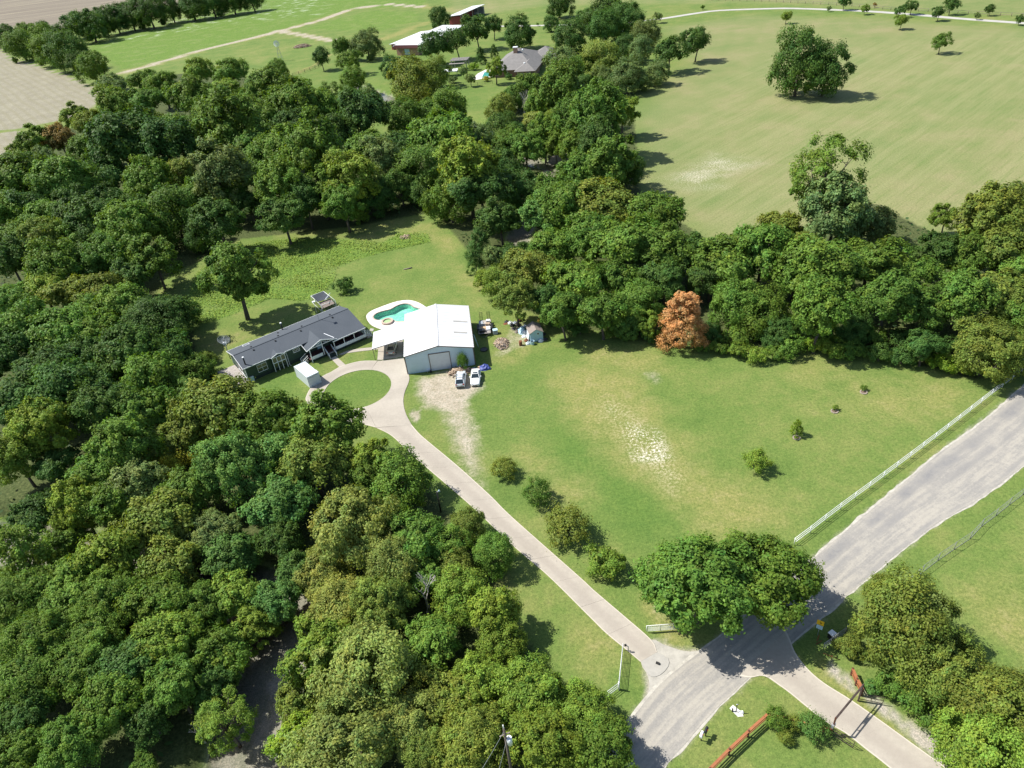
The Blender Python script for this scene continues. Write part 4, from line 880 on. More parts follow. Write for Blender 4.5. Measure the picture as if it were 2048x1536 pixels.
wood('lower left wood', 'trees of the lower left wood', [
 (56, 1112, 126, 'l', 'cedar'), (230, 1110, 124, 'l', 'oak'), (330, 1120, 110, 'o', 'oak'), (452, 1100, 90, 't', 'oak'), (140, 1160, 110, 'm', 'oak'), (46, 1200, 120, 'm', 'big'), (140, 1215, 120, 'm', 'big'), (226, 1196, 120, 'm', 'big'), (310, 1200, 116, 'm', 'oak'), (386, 1206, 116, 'm', 'big'), (462, 1180, 100, 'l', 'oak'), (490, 1236, 80, 'l', 'elm'), (90, 1286, 124, 'm', 'big'), (186, 1276, 116, 'm', 'big'), (334, 1282, 116, 'l', 'oak'), (434, 1300, 110, 'm', 'oak'), (24, 1300, 96, 'm', 'oak'), (62, 1360, 124, 'm', 'big'), (160, 1340, 116, 'm', 'big'), (262, 1340, 110, 'd', 'oak'), (352, 1376, 110, 'm', 'elm'), (224, 1416, 116, 'm', 'oak'), (440, 1424, 96, 'l', 'open'), (60, 1450, 100, 'd', 'oak'), (300, 1436, 90, 'd', 'oak'), (50, 1516, 120, 'm', 'big'), (146, 1500, 120, 'm', 'big'), (292, 1532, 50, 'm', 'oak'), (392, 1456, 50, 'x', 'dead'), (414, 1368, 90, 'd', 'elm')], 6)
wood('olive wood along the creek', 'trees right of the creek', [
 (590, 1130, 90, 'd', 'oak'), (548, 1190, 90, 't', 'oak'), (646, 1130, 110, 'p', 'big'), (832, 1080, 104, 'm', 'oak'), (892, 1096, 110, 'm', 'oak'), (938, 1046, 90, 'o', 'oak'), (982, 1106, 104, 'm', 'oak'), (786, 1136, 104, 'p', 'big'), (690, 1212, 120, 'p', 'big'), (764, 1222, 130, 'o', 'big'), (846, 1190, 90, 'x', 'dead'), (652, 1330, 120, 'l', 'oak'), (736, 1352, 170, 'p', 'dense'), (596, 1390, 90, 'o', 'oak'), (592, 1474, 84, 'n', 'oak'), (926, 1196, 116, 'l', 'oak'), (988, 1226, 110, 'l', 'oak'), (1010, 1290, 106, 'l', 'oak'), (870, 1286, 100, 'm', 'oak'), (960, 1376, 120, 'l', 'big'), (690, 1486, 180, 'p', 'dense'), (806, 1446, 130, 'p', 'big'), (886, 1400, 110, 'o', 'oak'), (858, 1510, 100, 'o', 'big'), (952, 1490, 140, 'o', 'big'), (1060, 1392, 136, 'l', 'big'), (1160, 1416, 130, 'l', 'big'), (1196, 1486, 140, 'm', 'big'), (1090, 1496, 160, 'l', 'big'), (840, 1150, 90, 'm', 'oak'), (640, 1270, 100, 'l', 'oak'), (910, 1150, 90, 'o', 'oak')], 5)
# right hand wood
wood('wood right of the metal building', 'trees right of the metal building', [
 (1090, 440, 80, 't', 'elm'), (1132, 424, 110, 'm', 'oak'), (1206, 416, 130, 'o', 'oak'), (1306, 446, 104, 'm', 'oak'), (1176, 486, 104, 'm', 'oak'), (1250, 500, 120, 'm', 'oak'), (1322, 506, 116, 'm', 'oak'), (1060, 536, 110, 'o', 'oak'), (1002, 566, 80, 'l', 'elm'), (1030, 590, 90, 'o', 'elm'), (1150, 560, 116, 'm', 'oak'), (1086, 600, 90, 'd', 'oak'), (1128, 618, 96, 'm', 'elm'), (1206, 622, 110, 'm', 'oak'), (1276, 600, 104, 'm', 'oak'), (1300, 640, 60, 'l', 'elm'), (1382, 528, 84, 'd', 'oak'), (954, 484, 60, 'd', 'cedar'), (984, 518, 46, 'g', 'elm'), (968, 556, 54, 'l', 'bush'), (950, 520, 40, 'd', 'cedar'), (1240, 560, 90, 'm', 'oak'), (1100, 500, 90, 'm', 'oak'), (1330, 570, 80, 'd', 'oak'), (1250, 650, 70, 't', 'elm'), (1020, 500, 70, 'd', 'oak')], 4)
plant(1369, 634, 92, 'b', 'cone', 'dead brown cone shaped tree standing out of the green wood', None, v=0, zs=0.98)
wood('wood above the fenced lawn', 'trees above the fenced lawn', [
 (1450, 526, 120, 'm', 'oak'), (1520, 520, 110, 'm', 'oak'), (1470, 606, 120, 'm', 'elm'), (1420, 566, 76, 'd', 'oak'), (1520, 620, 110, 'm', 'oak'), (1560, 470, 84, 'o', 'oak'), (1600, 500, 90, 'o', 'oak'), (1590, 556, 90, 'm', 'oak'), (1650, 540, 140, 'm', 'oak'), (1700, 452, 70, 'd', 'oak'), (1742, 456, 76, 'g', 'oak'), (1740, 528, 130, 'm', 'oak'), (1776, 600, 110, 'm', 'elm'), (1640, 626, 124, 'm', 'elm'), (1850, 620, 100, 'm', 'oak'), (1874, 512, 76, 'd', 'elm'), (1892, 434, 56, 'l', 'elm'), (1966, 440, 120, 'o', 'elm'), (2034, 412, 100, 'o', 'elm'), (1926, 520, 90, 'm', 'oak'), (2000, 506, 110, 'o', 'oak'), (2050, 540, 90, 'm', 'oak'), (1920, 600, 110, 'm', 'oak'), (1990, 590, 110, 'o', 'oak'), (1976, 690, 140, 'o', 'dense'), (2040, 640, 100, 'm', 'oak'), (1850, 690, 84, 'd', 'oak'), (1710, 660, 80, 'd', 'oak'), (1560, 660, 80, 'd', 'elm'), (1818, 556, 90, 'm', 'oak'), (2046, 710, 90, 'o', 'oak')], 4)
plant(1644, 374, 140, 'm', 'open', 'tall thin branched tree rising above the wood against the pasture', None, v=0, zs=1.1)
plant(1660, 436, 130, 'g', 'elm', 'grey green lower crown beside the tall thin branched tree', None, v=1)
wood('bushy edge below the brown tree', 'bushes along the wood edge', [
 (1398, 690, 40, 'm', 'bush'), (1440, 694, 46, 'm', 'bush'), (1478, 702, 48, 'l', 'bush'), (1516, 708, 54, 'l', 'bush'), (1552, 706, 46, 'm', 'bush'), (1582, 690, 74, 'm', 'bush'), (1626, 690, 44, 'n', 'bush'), (1664, 696, 70, 'l', 'bush'), (1704, 698, 60, 'm', 'bush'), (1760, 706, 60, 'd', 'bush'), (1806, 712, 60, 'd', 'bush'), (1890, 726, 56, 'n', 'bush'), (1926, 736, 48, 'l', 'bush')], 1)
wood('shaded scrub under the right hand wood', 'scrub under the right hand wood', [
 (1100, 640, 44, 'd', 'bush'), (1160, 656, 46, 'd', 'bush'), (1230, 664, 44, 'm', 'bush'), (1300, 672, 46, 'd', 'bush'), (1420, 664, 60, 'd', 'bush'), (1478, 670, 60, 'm', 'bush'), (1536, 672, 60, 'd', 'bush'), (1600, 660, 60, 'd', 'bush'), (1650, 664, 60, 'm', 'bush'), (1700, 668, 60, 'd', 'bush'), (1752, 676, 60, 'm', 'bush'), (1806, 680, 60, 'd', 'bush'), (1856, 706, 56, 'm', 'bush'), (1900, 690, 50, 'd', 'bush')], 1)
# near trees at the road
plant(1398, 1162, 246, 'm', 'big', 'largest near tree at the road junction, left one of a merged pair', 'pair of big trees at the road junction', v=0, grow=0.97)
plant(1540, 1148, 222, 'm', 'big', 'big tree overhanging the road beside the white pipe fence end', 'pair of big trees at the road junction', v=3, grow=0.97)
for px, py, w, h, k, lab in [(1812, 1238, 212, 'o', 'dense', 'largest olive tree behind the orange fence, nearest the road'), (1890, 1330, 170, 'o', 'dense', 'olive tree in the middle of the hedge beside the side drive'), (1990, 1400, 190, 'o', 'dense', 'olive tree at the right edge beside the side drive'), (1970, 1486, 180, 'l', 'dense', 'light olive tree in the bottom right corner'), (1776, 1186, 100, 'o', 'dense', 'olive tree overhanging the road edge opposite the big junction trees'),
 (1782, 1366, 80, 'm', 'bush', 'green shrub under the hedge beside the iron gateway'), (1838, 1392, 110, 'm', 'bush', 'larger green shrub under the hedge beside the gravel strip'), (1745, 1372, 40, 't', 'bush', 'small blue green shrub at the foot of the orange fence'), (1700, 1290, 60, 'o', 'bush', 'olive bush spilling towards the dark tube gate')]:
    plant(px, py, w, h, k, lab, 'hedge trees beside the side drive', grow=0.96)
# orchard
for px, py, w, h, k, lab in [(1006, 936, 56, 'o', 'shrub', 'small sparse fruit tree nearest the dirt track'), (1074, 985, 62, 'm', 'shrub', 'sparse green fruit tree, second along the drive'), (1138, 1050, 92, 'o', 'shrub', 'largest bronze green shrub along the drive'), (1214, 1124, 88, 'l', 'bush', 'bright green bush along the drive nearest the big road trees'), (1513, 924, 56, 'l', 'shrub', 'low bronze and yellow shrub alone on the front lawn'),
 (1594, 856, 27, 'n', 'cedar', 'upright young tree in a mulch ring, tallest of three'), (1671, 816, 14, 'l', 'shrub', 'tiny sapling in the middle mulch ring'), (1728, 776, 15, 'm', 'shrub', 'tiny dark sapling in the mulch ring nearest the wood')]:
    plant(px, py, w, h, k, lab, 'young trees planted on the front lawn')
plant(688, 570, 46, 'd', 'bush', 'dark glossy round bush beside the shade cloth pen', None, v=0)
plant(927, 734, 24, 'm', 'shrub', 'green sapling growing up against the blue metal wall', None, zs=2.3)
plant(1556, 1438, 52, 'm', 'shrub', 'rambling dark shrub over the corner of the orange rail fence', 'shrubs on the orange fence')
plant(1587, 1446, 40, 'o', 'shrub', 'olive leaved shrub in the middle of the orange fence corner', 'shrubs on the orange fence')
plant(1570, 1476, 36, 'o', 'shrub', 'shrub with dry brown edges behind the orange fence corner', 'shrubs on the orange fence')
plant(1628, 1456, 60, 't', 'shrub', 'bushy green shrub beside the orange gate wing', 'shrubs on the orange fence')

# undergrowth that nobody could count
def undergrowth():
    rng = np.random.default_rng(3); poly = W(FOREST); lo = poly.min(0); hi = poly.max(0)
    P = rng.uniform(lo, hi, (90000, 2)); d = poly_sd(P, poly); P = P[d > 0.5]
    keep = (line_d(P, CREEK) > 5.0) & (line_d(P, CREEK2) > 3.6) & (poly_sd(P, W(SANDBAR)) < -0.5); P = P[keep]
    n1 = np.sin(P[:, 0] * 0.23 + 1.3 * np.sin(P[:, 1] * 0.11)) + np.sin(P[:, 1] * 0.31 + P[:, 0] * 0.07)
    P = P[n1 + rng.normal(0, 0.5, len(P)) > 0.0][:26000]
    z = terrain(P[:, 0], P[:, 1]); C = np.c_[P, z + rng.exponential(0.5, len(P))]
    Nn = np.tile([0, 0, 1.0], (len(P), 1)) + rng.normal(0, 0.4, (len(P), 3))
    me = leaf_cloud('undergrowth', C, Nn, 0.42, np.full(len(P), 1.0), rng)
    o = bpy.data.objects.new('undergrowth', me); COL.objects.link(o); o.color = (0.045, 0.08, 0.022, 1)
    tag(o, 'low green undergrowth between the tree trunks', None, None, 'stuff')
    # tall weeds in the clearing
    poly = W([(420, 520), (512, 486), (575, 478), (662, 478), (725, 481), (762, 486), (800, 468), (855, 467), (861, 484), (762, 505), (675, 532), (668, 560), (640, 592), (600, 602), (540, 596), (470, 628), (400, 650), (372, 620), (385, 560)])
    lo = poly.min(0); hi = poly.max(0); P = rng.uniform(lo, hi, (60000, 2)); P = P[poly_sd(P, poly) > -0.2]
    f = np.sin(P[:, 0] * 0.55 + 2 * np.sin(P[:, 1] * 0.33)) + np.sin(P[:, 1] * 0.6 + P[:, 0] * 0.21)
    P = P[f * 0.5 + rng.normal(0, 1.0, len(P)) > 0.1][:16000]
    C = np.c_[P, rng.uniform(0.05, 0.75, len(P)) * (0.5 + 0.5 * rng.random(len(P)))]
    me = leaf_cloud('tall_weeds', C, rng.normal(0, 0.4, (len(P), 3)) + [0, 0, 1.6], 0.17, rng.uniform(0.85, 1.2, len(P)), rng)
    o = bpy.data.objects.new('tall_weeds', me); COL.objects.link(o); o.color = (0.20, 0.275, 0.05, 1)
    tag(o, 'rank yellow green weeds in the clearing behind the house', None, None, 'stuff')
undergrowth()

# ------------------------------------------------------------------ the green house
def roofpanel(mb, pts, th=0.12): mb.slab(pts, th)

hs = empty('manufactured_house', (-48.91, 114.02, 0), math.radians(34.0), 'long dark green house with blue grey shingle roof and red brown porch', 'house')
HL, HD, EZ, RY, RZ = 24.0, 8.75, 3.35, 4.3, 4.42
w = MB()
w.box(0.30, HL - 0.3, 0.35, HD - 0.35, 0.75, EZ - 0.02)
for x in (0.30, HL - 0.3):      # gable ends
    w.add([(x, 0.35, EZ - .02), (x, HD - .35, EZ - .02), (x, RY, RZ - 0.14)], [(0, 1, 2)])
z = 0.95
while z < EZ - 0.1:             # lap boards
    w.box(0.27, HL - 0.27, 0.325, 0.35, z, z + 0.02); w.box(0.275, 0.30, 0.35, HD - 0.35, z, z + 0.02); z += 0.2
w.build('wall', M_green, hs)
MB().box(0.33, HL - 0.33, 0.38, HD - 0.38, 0.0, 0.75).build('skirting', M_skirt, hs)
sl_ = (RZ - EZ) / RY
rf = MB()
PY = -2.35; PZ = EZ + PY * 0.30; PX0 = 16.95
roofpanel(rf, [(-0.1, 0, EZ), (PX0, 0, EZ), (PX0, RY, RZ), (-0.1, RY, RZ)])
roofpanel(rf, [(PX0 + .002, PY, PZ), (HL + 0.15, PY, PZ), (HL + .1, RY, RZ + .004), (PX0 + .002, RY, RZ + .004)])
roofpanel(rf, [(HL + .1, RY + .003, RZ), (HL + .05, HD, EZ), (-0.1, HD, EZ), (-0.1, RY + .003, RZ)])
roof = rf.build('roof', M_shingle, hs)
rc = MB(); rc.bar((-0.1, RY, RZ + 0.02), (HL + 0.1, RY, RZ + 0.02), 0.28, 0.05); rc.build('ridge_cap', M_shingle, roof)
# entry gable and bay gable
def gable(x0, x1, yf, ez, az, yback, name):
    xm = (x0 + x1) / 2; g = MB()
    g.slab([(x0, yf, ez), (xm, yf, az), (xm, yback, az), (x0, 0.0 if yf < -1 else 0.3, ez + (0.02))], 0.1)
    g.slab([(xm + .002, yf, az), (x1, yf, ez), (x1, 0.0 if yf < -1 else 0.3, ez + .02), (xm + .002, yback, az)], 0.1)
    return g.build(name, M_shingle, roof)
def gable_roof(x0, x1, yf, ez, az, name):
    """cross gable whose valleys run into the main slope"""
    xm = (x0 + x1) / 2; yb = (az - EZ) / sl_; ye = (ez - EZ) / sl_; g = MB()
    g.slab([(x0, yf, ez), (xm, yf, az), (xm, yb + .15, az + .02), (x0, max(ye, -0.25) + .2, ez + .03)], 0.1)
    g.slab([(xm + .002, yf, az), (x1, yf, ez), (x1, max(ye, -.25) + .2, ez + .03), (xm + .002, yb + .15, az + .02)], 0.1)
    return g.build(name, M_shingle, roof)
gable_roof(11.6, 18.0, -2.2, 2.78, 4.02, 'porch_gable')
gable_roof(5.25, 8.15, -0.28, 3.28, 3.78, 'bay_gable')
# trim: fascia boards, corner boards, gutters
def trim(name, *bars):
    m_ = MB()
    for a, b, wd, ht in bars: m_.bar(a, b, wd, ht)
    return m_.build(name, M_trim, hs)
trim('fascia', ((-0.12, -0.03, EZ - .07), (5.25, -0.03, EZ - .07), .05, .16)); trim('fascia', ((8.15, -0.03, EZ - .07), (11.6, -0.03, EZ - .07), .05, .16))
trim('fascia', ((PX0, PY - .03, PZ - .07), (HL + .15, PY - .03, PZ - .07), .05, .17)); trim('fascia', ((-.12, HD + .03, EZ - .07), (HL + .1, HD + .03, EZ - .07), .05, .14))
trim('gable_board', ((-.13, 0, EZ - .05), (-.13, RY, RZ - .05), .05, .16), ((-.13, RY, RZ - .05), (-.13, HD, EZ - .05), .05, .16))
trim('gable_board', ((11.6, -2.24, 2.72), (14.8, -2.24, 3.96), .06, .18), ((14.8, -2.24, 3.96), (18.0, -2.24, 2.72), .06, .18))
trim('gable_board', ((5.25, -.32, 3.22), (6.7, -.32, 3.72), .06, .15), ((6.7, -.32, 3.72), (8.15, -.32, 3.22), .06, .15))
trim('gable_board', ((11.57, -2.2, 2.72), (11.57, 0, 3.2), .05, .16))
trim('valley_flashing', ((17.6, -1.9, 3.05), (16.6, 0.35, 3.5), .14, .04))
trim('truss', ((12.3, -2.2, 2.95), (17.3, -2.2, 2.95), .08, .12), ((14.8, -2.2, 2.95), (14.8, -2.2, 3.9), .09, .09), ((13.6, -2.2, 2.98), (14.8, -2.2, 3.75), .07, .07), ((16.0, -2.2, 2.98), (14.8, -2.2, 3.75), .07, .07))
for a in ((.3, .31), (.3, HD - .34), (HL - .3, .31)): trim('corner_board', ((a[0], a[1], .3), (a[0], a[1], EZ - .06), .1, .1))
trim('downpipe', ((8.45, .24, .1), (8.45, .24, EZ - .1), .08, .08), ((8.45, .24, .1), (8.55, -.15, .06), .08, .08))
# windows and doors
def window(x0, x1, z0, z1, y=0.35, mull=1, bar=True, pane=M_blind, wd=.09, parent=hs):
    f = MB(); yy = y - .06
    f.bar((x0, yy, z0), (x1, yy, z0), .06, wd); f.bar((x0, yy, z1), (x1, yy, z1), .06, wd)
    f.bar((x0, yy, z0), (x0, yy, z1), wd, .06); f.bar((x1, yy, z0), (x1, yy, z1), wd, .06)
    for k in range(1, mull): 
        xx = x0 + (x1 - x0) * k / mull; f.bar((xx, yy - .003, z0), (xx, yy - .003, z1), wd, .06)
    if bar: f.bar((x0, yy + .004, (z0 + z1) / 2), (x1, yy + .004, (z0 + z1) / 2), .05, wd * .6)
    fr = f.build('window', M_trim, parent)
    n = mull
    for k in range(n):
        a, b = x0 + (x1 - x0) * k / n, x0 + (x1 - x0) * (k + 1) / n
        MB().box(a, b, yy + .02, yy + .035, (z0 + z1) / 2, z1).build('pane', pane, fr)
        MB().box(a, b, yy + .02, yy + .035, z0, (z0 + z1) / 2).build('pane', M_glass if R.random() < .6 else pane, fr)
window(2.5, 4.35, 1.2, 2.75, mull=2); window(9.8, 11.15, 2.15, 2.85, mull=1, pane=M_glass)
window(12.4, 13.6, 1.7, 2.6, mull=1, pane=M_glass)
window(16.9, 18.1, 1.55, 2.6, mull=1, pane=M_glass); window(20.0, 21.4, 1.55, 2.6, mull=2, pane=M_glass)
# bay: three tall windows between posts that reach the ground
MB().box(5.45, 7.95, -0.12, .36, .75, 3.2).build('bay_wall', M_green, hs)
MB().add([(5.4, -.13, 3.2), (8.0, -.13, 3.2), (6.7, -.13, 3.66)], [(0, 1, 2)]).build('bay_gable_face', M_skirt, hs)
bf = MB()
for k in range(4):
    xx = 5.45 + 2.5 * k / 3; bf.bar((xx, -.20, .15), (xx, -.20, 3.15), .14, .1)
for zz in (3.12, 1.95): bf.bar((5.4, -.19, zz), (8.0, -.19, zz), .08, .12)
bay_w = bf.build('bay_window', M_trim, hs)
for k in range(3):
    a, b = 5.45 + 2.5 * k / 3 + .06, 5.45 + 2.5 * (k + 1) / 3 - .06
    MB().box(a, b, -.16, -.14, 2.05, 3.05).build('pane', M_blind, bay_w); MB().box(a, b, -.16, -.14, 1.0, 1.9).build('pane', M_glass, bay_w)
dr_ = MB().box(14.55, 15.5, .28, .33, .78, 2.85).build('door', M_bluegrey, hs); MB().box(15.35, 15.42, .24, .28, 1.7, 1.8).build('handle', M_steel, dr_)
# left end wall window and trims
lw_ = MB()
for yy in (2.0, 3.6, 5.2): lw_.bar((.24, yy, 1.0), (.24, yy, 2.9), .08, .06)
for zz in (1.0, 2.9): lw_.bar((.24, 2.0, zz), (.24, 5.2, zz), .06, .08)
lwf = lw_.build('window', M_trim, hs)
for yy in (2.0, 3.6): MB().box(.262, .275, yy + .05, yy + 1.55, 1.05, 2.85).build('pane', M_glass, lwf)
# porch
MB().box(11.8, 23.9, -2.2, .30, .62, .74).build('porch_floor', M_porch, hs)
MB().box(11.9, 23.8, -2.1, -2.02, .05, .60).build('porch_skirt', M_skirt, hs)
def rail_panel(x0, x1, y, z0=.6, z1=1.25): return MB().box(x0, x1, y - .03, y + .03, z0, z1).build('porch_rail_panel', M_bluegrey if False else M_trim, hs)
rail_panel(12.2, 14.5, -2.26); rail_panel(17.3, 23.8, -2.26)
for x in (12.15, 14.8): MB().box(x - .07, x + .07, -2.27, -2.13, .0 if x < 13 else .6, 2.85).build('porch_post', M_trim, hs)
for x in (17.15, 19.3, 21.5, 23.85): MB().box(x - .06, x + .06, -2.28, -2.16, .6, PZ - .1).build('porch_post', M_trim, hs)
# front steps with panelled sides
for k in range(4): MB().box(15.3, 16.6, -2.55 - .3 * k, -2.25 - .3 * k, 0.0, .60 - .145 * k).build('step', M_skirt if k else M_deck, hs)
for x in (15.22, 16.68):
    MB().add([(x - .04, -1.7, 1.3), (x - .04, -1.7, 1.9), (x - .04, -3.6, .9), (x - .04, -3.6, .2), (x + .04, -1.7, 1.3), (x + .04, -1.7, 1.9), (x + .04, -3.6, .9), (x + .04, -3.6, .2)],
             [(0, 1, 2, 3), (7, 6, 5, 4), (0, 4, 5, 1), (1, 5, 6, 2), (2, 6, 7, 3), (3, 7, 4, 0)]).build('stair_side', M_trim, hs)
    MB().box(x - .05, x + .05, -3.62, -3.5, 0, .9).build('newel_post', M_trim, hs)
# little side stair at the left end of the porch and a railing at the right end
for k in range(3): MB().box(10.55 + .32 * k, 10.87 + .32 * k, -1.75, -.75, 0, .2 + .18 * k).build('step', M_deck, hs)
sr_ = MB()
for yy in (-1.8, -.7): sr_.bar((10.5, yy, .95), (11.7, yy, 1.6), .06, .08); sr_.bar((10.5, yy, 0), (10.5, yy, .95), .07, .07); sr_.bar((10.5, yy, .5), (11.7, yy, 1.15), .04, .05)
sr_.build('stair_rail', M_trim, hs)
er = MB()
for k in range(5): er.bar((24.0, -2.1 + .52 * k, .7), (24.0, -2.1 + .52 * k, 1.6), .06, .06)
for zz in (.85, 1.2, 1.58): er.bar((24.0, -2.15, zz), (24.0, 0, zz), .05, .07)
for k in range(4): er.bar((24.0 + .42 * k, -2.2, .7 - .18 * k), (24.0 + .42 * k, -2.2, 1.55 - .18 * k), .06, .06); er.bar((24.0 + .42 * k, -1.1, .7 - .18 * k), (24.0 + .42 * k, -1.1, 1.55 - .18 * k), .06, .06)
for yy in (-2.2, -1.1):
    for q in (0, .4, .8): er.bar((24.0, yy, .75 + q), (25.3, yy, .2 + q), .05, .06)
er.build('porch_end_rail', M_trim, hs)
for k in range(4): MB().box(24.1 + .3 * k, 24.4 + .3 * k, -2.15, -1.15, 0, .6 - .14 * k).build('step', M_deck, hs)
# roof furniture
for x, y in ((3.7, 4.9), (3.65, 3.5), (9.2, 4.9), (8.05, 3.55), (14.15, 4.85), (13.28, 3.45), (20.3, 4.85), (20.2, 3.55), (9.86, 6.9)):
    zz = EZ + (y if y < RY else (HD - y) * RY / (HD - RY)) * sl_
    MB().box(x - .14, x + .14, y - .14, y + .14, zz - .05, zz + .16).build('roof_vent', M_black, roof)
for x, y in ((11.22, 8.0), (0.82, 0.9)):
    zz = EZ + (y if y < RY else (HD - y) * RY / (HD - RY)) * sl_
    fl_ = MB().cyl(x, y, zz - .1, zz + 1.45, .13, n=12).build('flue_pipe', M_black, roof); MB().cyl(x, y, zz + 1.45, zz + 1.62, .2, .17, 12).build('flue_cap', M_trim, roof)
mast = MB().tube([(17.76, 4.6, RZ - .1), (17.76, 4.6, RZ + 4.0)], .03, 6).build('antenna_mast', M_steel, hs); MB().box(17.45, 18.05, 4.4, 4.8, RZ + 3.95, RZ + 4.12).build('antenna_head', M_trim, mast)
wh = MB(); 
for a, b in (((2.9, 7.3), (4.1, 7.3)), ((4.1, 7.3), (4.1, 8.1)), ((4.1, 8.1), (2.9, 8.1)), ((2.9, 8.1), (2.9, 7.3))):
    za = EZ + (HD - a[1]) * RY / (HD - RY) * sl_ + .04; zb = EZ + (HD - b[1]) * RY / (HD - RY) * sl_ + .04; wh.bar((a[0], a[1], za), (b[0], b[1], zb), .07, .06)
wh.build('roof_hatch_frame', M_trim, roof)

# weathered deck at the left end, boards and steps
dk = empty('wooden_deck', (-48.91, 114.02, 0), math.radians(34.0), 'weathered grey wooden deck with steps at the left end of the green house', 'deck')
nbd = 15
for k in range(nbd): MB().box(-3.2 + .23 * k, -3.2 + .23 * k + .215, 2.2, 7.6, .58, .62).build('deck_board', M_deck, dk)
MB().box(-3.15, .15, 2.25, 7.5, .0, .57).build('deck_frame', M_bark, dk)
for k in range(4): MB().box(-2.9, .1, 1.85 - .38 * k, 2.2 - .38 * k, 0.0, .50 - .125 * k).build('step', M_deck, dk)
drl = MB()
for k in range(6): drl.bar((.1, 2.3 - .4 * k, .6 - .1 * k), (.1, 2.3 - .4 * k, 1.5 - .1 * k), .05, .05)
drl.bar((.1, 2.4, 1.5), (.1, .2, 1.0), .07, .07); drl.build('hand_rail', M_trim, dk)
ut = empty('white_utility_box', at(505.5, 762, 0), math.radians(34), 'small white utility cabinet at the near left corner of the green house', 'utility box')
MB().box(-.35, .35, -.3, .3, 0, 1.0).build('cabinet', M_bluegrey, ut); MB().box(-.38, .38, -.33, .33, 1.0, 1.06).build('lid', M_trim, ut)

# big mesh satellite dish
P = at(457.5, 706, 0); sd_ = empty('satellite_dish', (-54.9, 124.0, 0), 0, 'large round mesh satellite dish on a pole behind the left end of the house', 'satellite dish')
MB().cyl(0, 0, 0, 4.0, .09, n=10).build('pole', M_steel, sd_); MB().box(-.3, .3, -.25, .25, 3.3, 3.8).build('mount', M_trim, sd_)
dm = MB(); nr_, ns_ = 5, 24; ax = Vector((0.35, -0.25, 0.9)).normalized(); e1 = ax.orthogonal().normalized(); e2 = ax.cross(e1); c0 = Vector((0, 0, 4.15)); rows_ = []
V_ = []; F_ = []
for i in range(nr_ + 1):
    r = 1.15 * i / nr_
    for k in range(ns_):
        t = 2 * math.pi * k / ns_; V_.append(c0 + (e1 * math.cos(t) + e2 * math.sin(t)) * r + ax * (r * r * .28))
for i in range(1, nr_):
    for k in range(ns_): F_.append((i * ns_ + k, i * ns_ + (k + 1) % ns_, (i + 1) * ns_ + (k + 1) % ns_, (i + 1) * ns_ + k))
dw = MB()
for i in range(1, nr_ + 1): dw.tube([V_[i * ns_ + k] for k in range(ns_)] + [V_[i * ns_]], .022, 4, False)
for k in range(0, ns_): dw.tube([V_[i * ns_ + k] for i in range(1, nr_ + 1)], .02, 4, False)
dw.build('dish_mesh', M_grey, sd_)
MB().tube([c0, c0 + ax * 1.1], .05, 6).build('feed_arm', M_trim, sd_)

# shade cloth pen
pc = [at(*q, 1.9) for q in ((641.9, 610.5), (670, 600.7), (647, 582.3), (621.6, 591.7))]
pen = empty('shade_pen', (pc[0].x, pc[0].y, 0), 0, 'wire pen with a white pipe frame and sagging dark shade cloth', 'pen')
pl_ = [Vector((p.x - pc[0].x, p.y - pc[0].y, 0)) for p in pc]
for i in range(4):
    a, b = pl_[i], pl_[(i + 1) % 4]
    MB().tube([(a.x, a.y, 0), (a.x, a.y, 1.9)], .045, 8).build('post', M_trim, pen)
    MB().tube([(a.x, a.y, 1.9), (b.x, b.y, 1.9)], .045, 8).build('top_rail', M_trim, pen)
    MB().tube([(a.x, a.y, .15), (b.x, b.y, .15)], .035, 8).build('bottom_rail', M_trim, pen)
    wm_ = MB()
    for k in range(1, 14):
        q = a.lerp(b, k / 14); wm_.tube([(q.x, q.y, .15), (q.x, q.y, 1.9)], .012, 3, False)
    wm_.build('wire_panel', M_steel, pen)
def cl(u, v, z): q = pl_[0].lerp(pl_[1], u).lerp(pl_[3].lerp(pl_[2], u), v); return (q.x, q.y, z)
cm_ = MB(); n = 10; vs2 = []; fs2 = []
for j in range(n + 1):
    for i in range(n + 1):
        u, v = .03 + .94 * i / n, .34 + .64 * j / n; vs2.append(cl(u, v, 1.9 - .35 * math.sin(math.pi * u) * math.sin(math.pi * (v - .3) / .7) + .03 * math.sin(9 * u + 5 * v)))
for j in range(n):
    for i in range(n): fs2.append((j * (n + 1) + i, j * (n + 1) + i + 1, (j + 1) * (n + 1) + i + 1, (j + 1) * (n + 1) + i))
cm_.add(vs2, fs2); cm_.build('shade_cloth', M_shadecloth, pen)
ch_ = MB(); ch_.add([cl(.05, .05, .9), cl(.95, .05, 1.1), cl(.95, .36, 1.6), cl(.05, .36, 1.55)], [(0, 1, 2, 3)]); ch_.build('fallen_cloth', M_logd, pen)
MB().tube([cl(.45, .2, 2.15), cl(1.15, .55, 2.25)], .07, 8).build('loose_pipe', M_trim, pen)

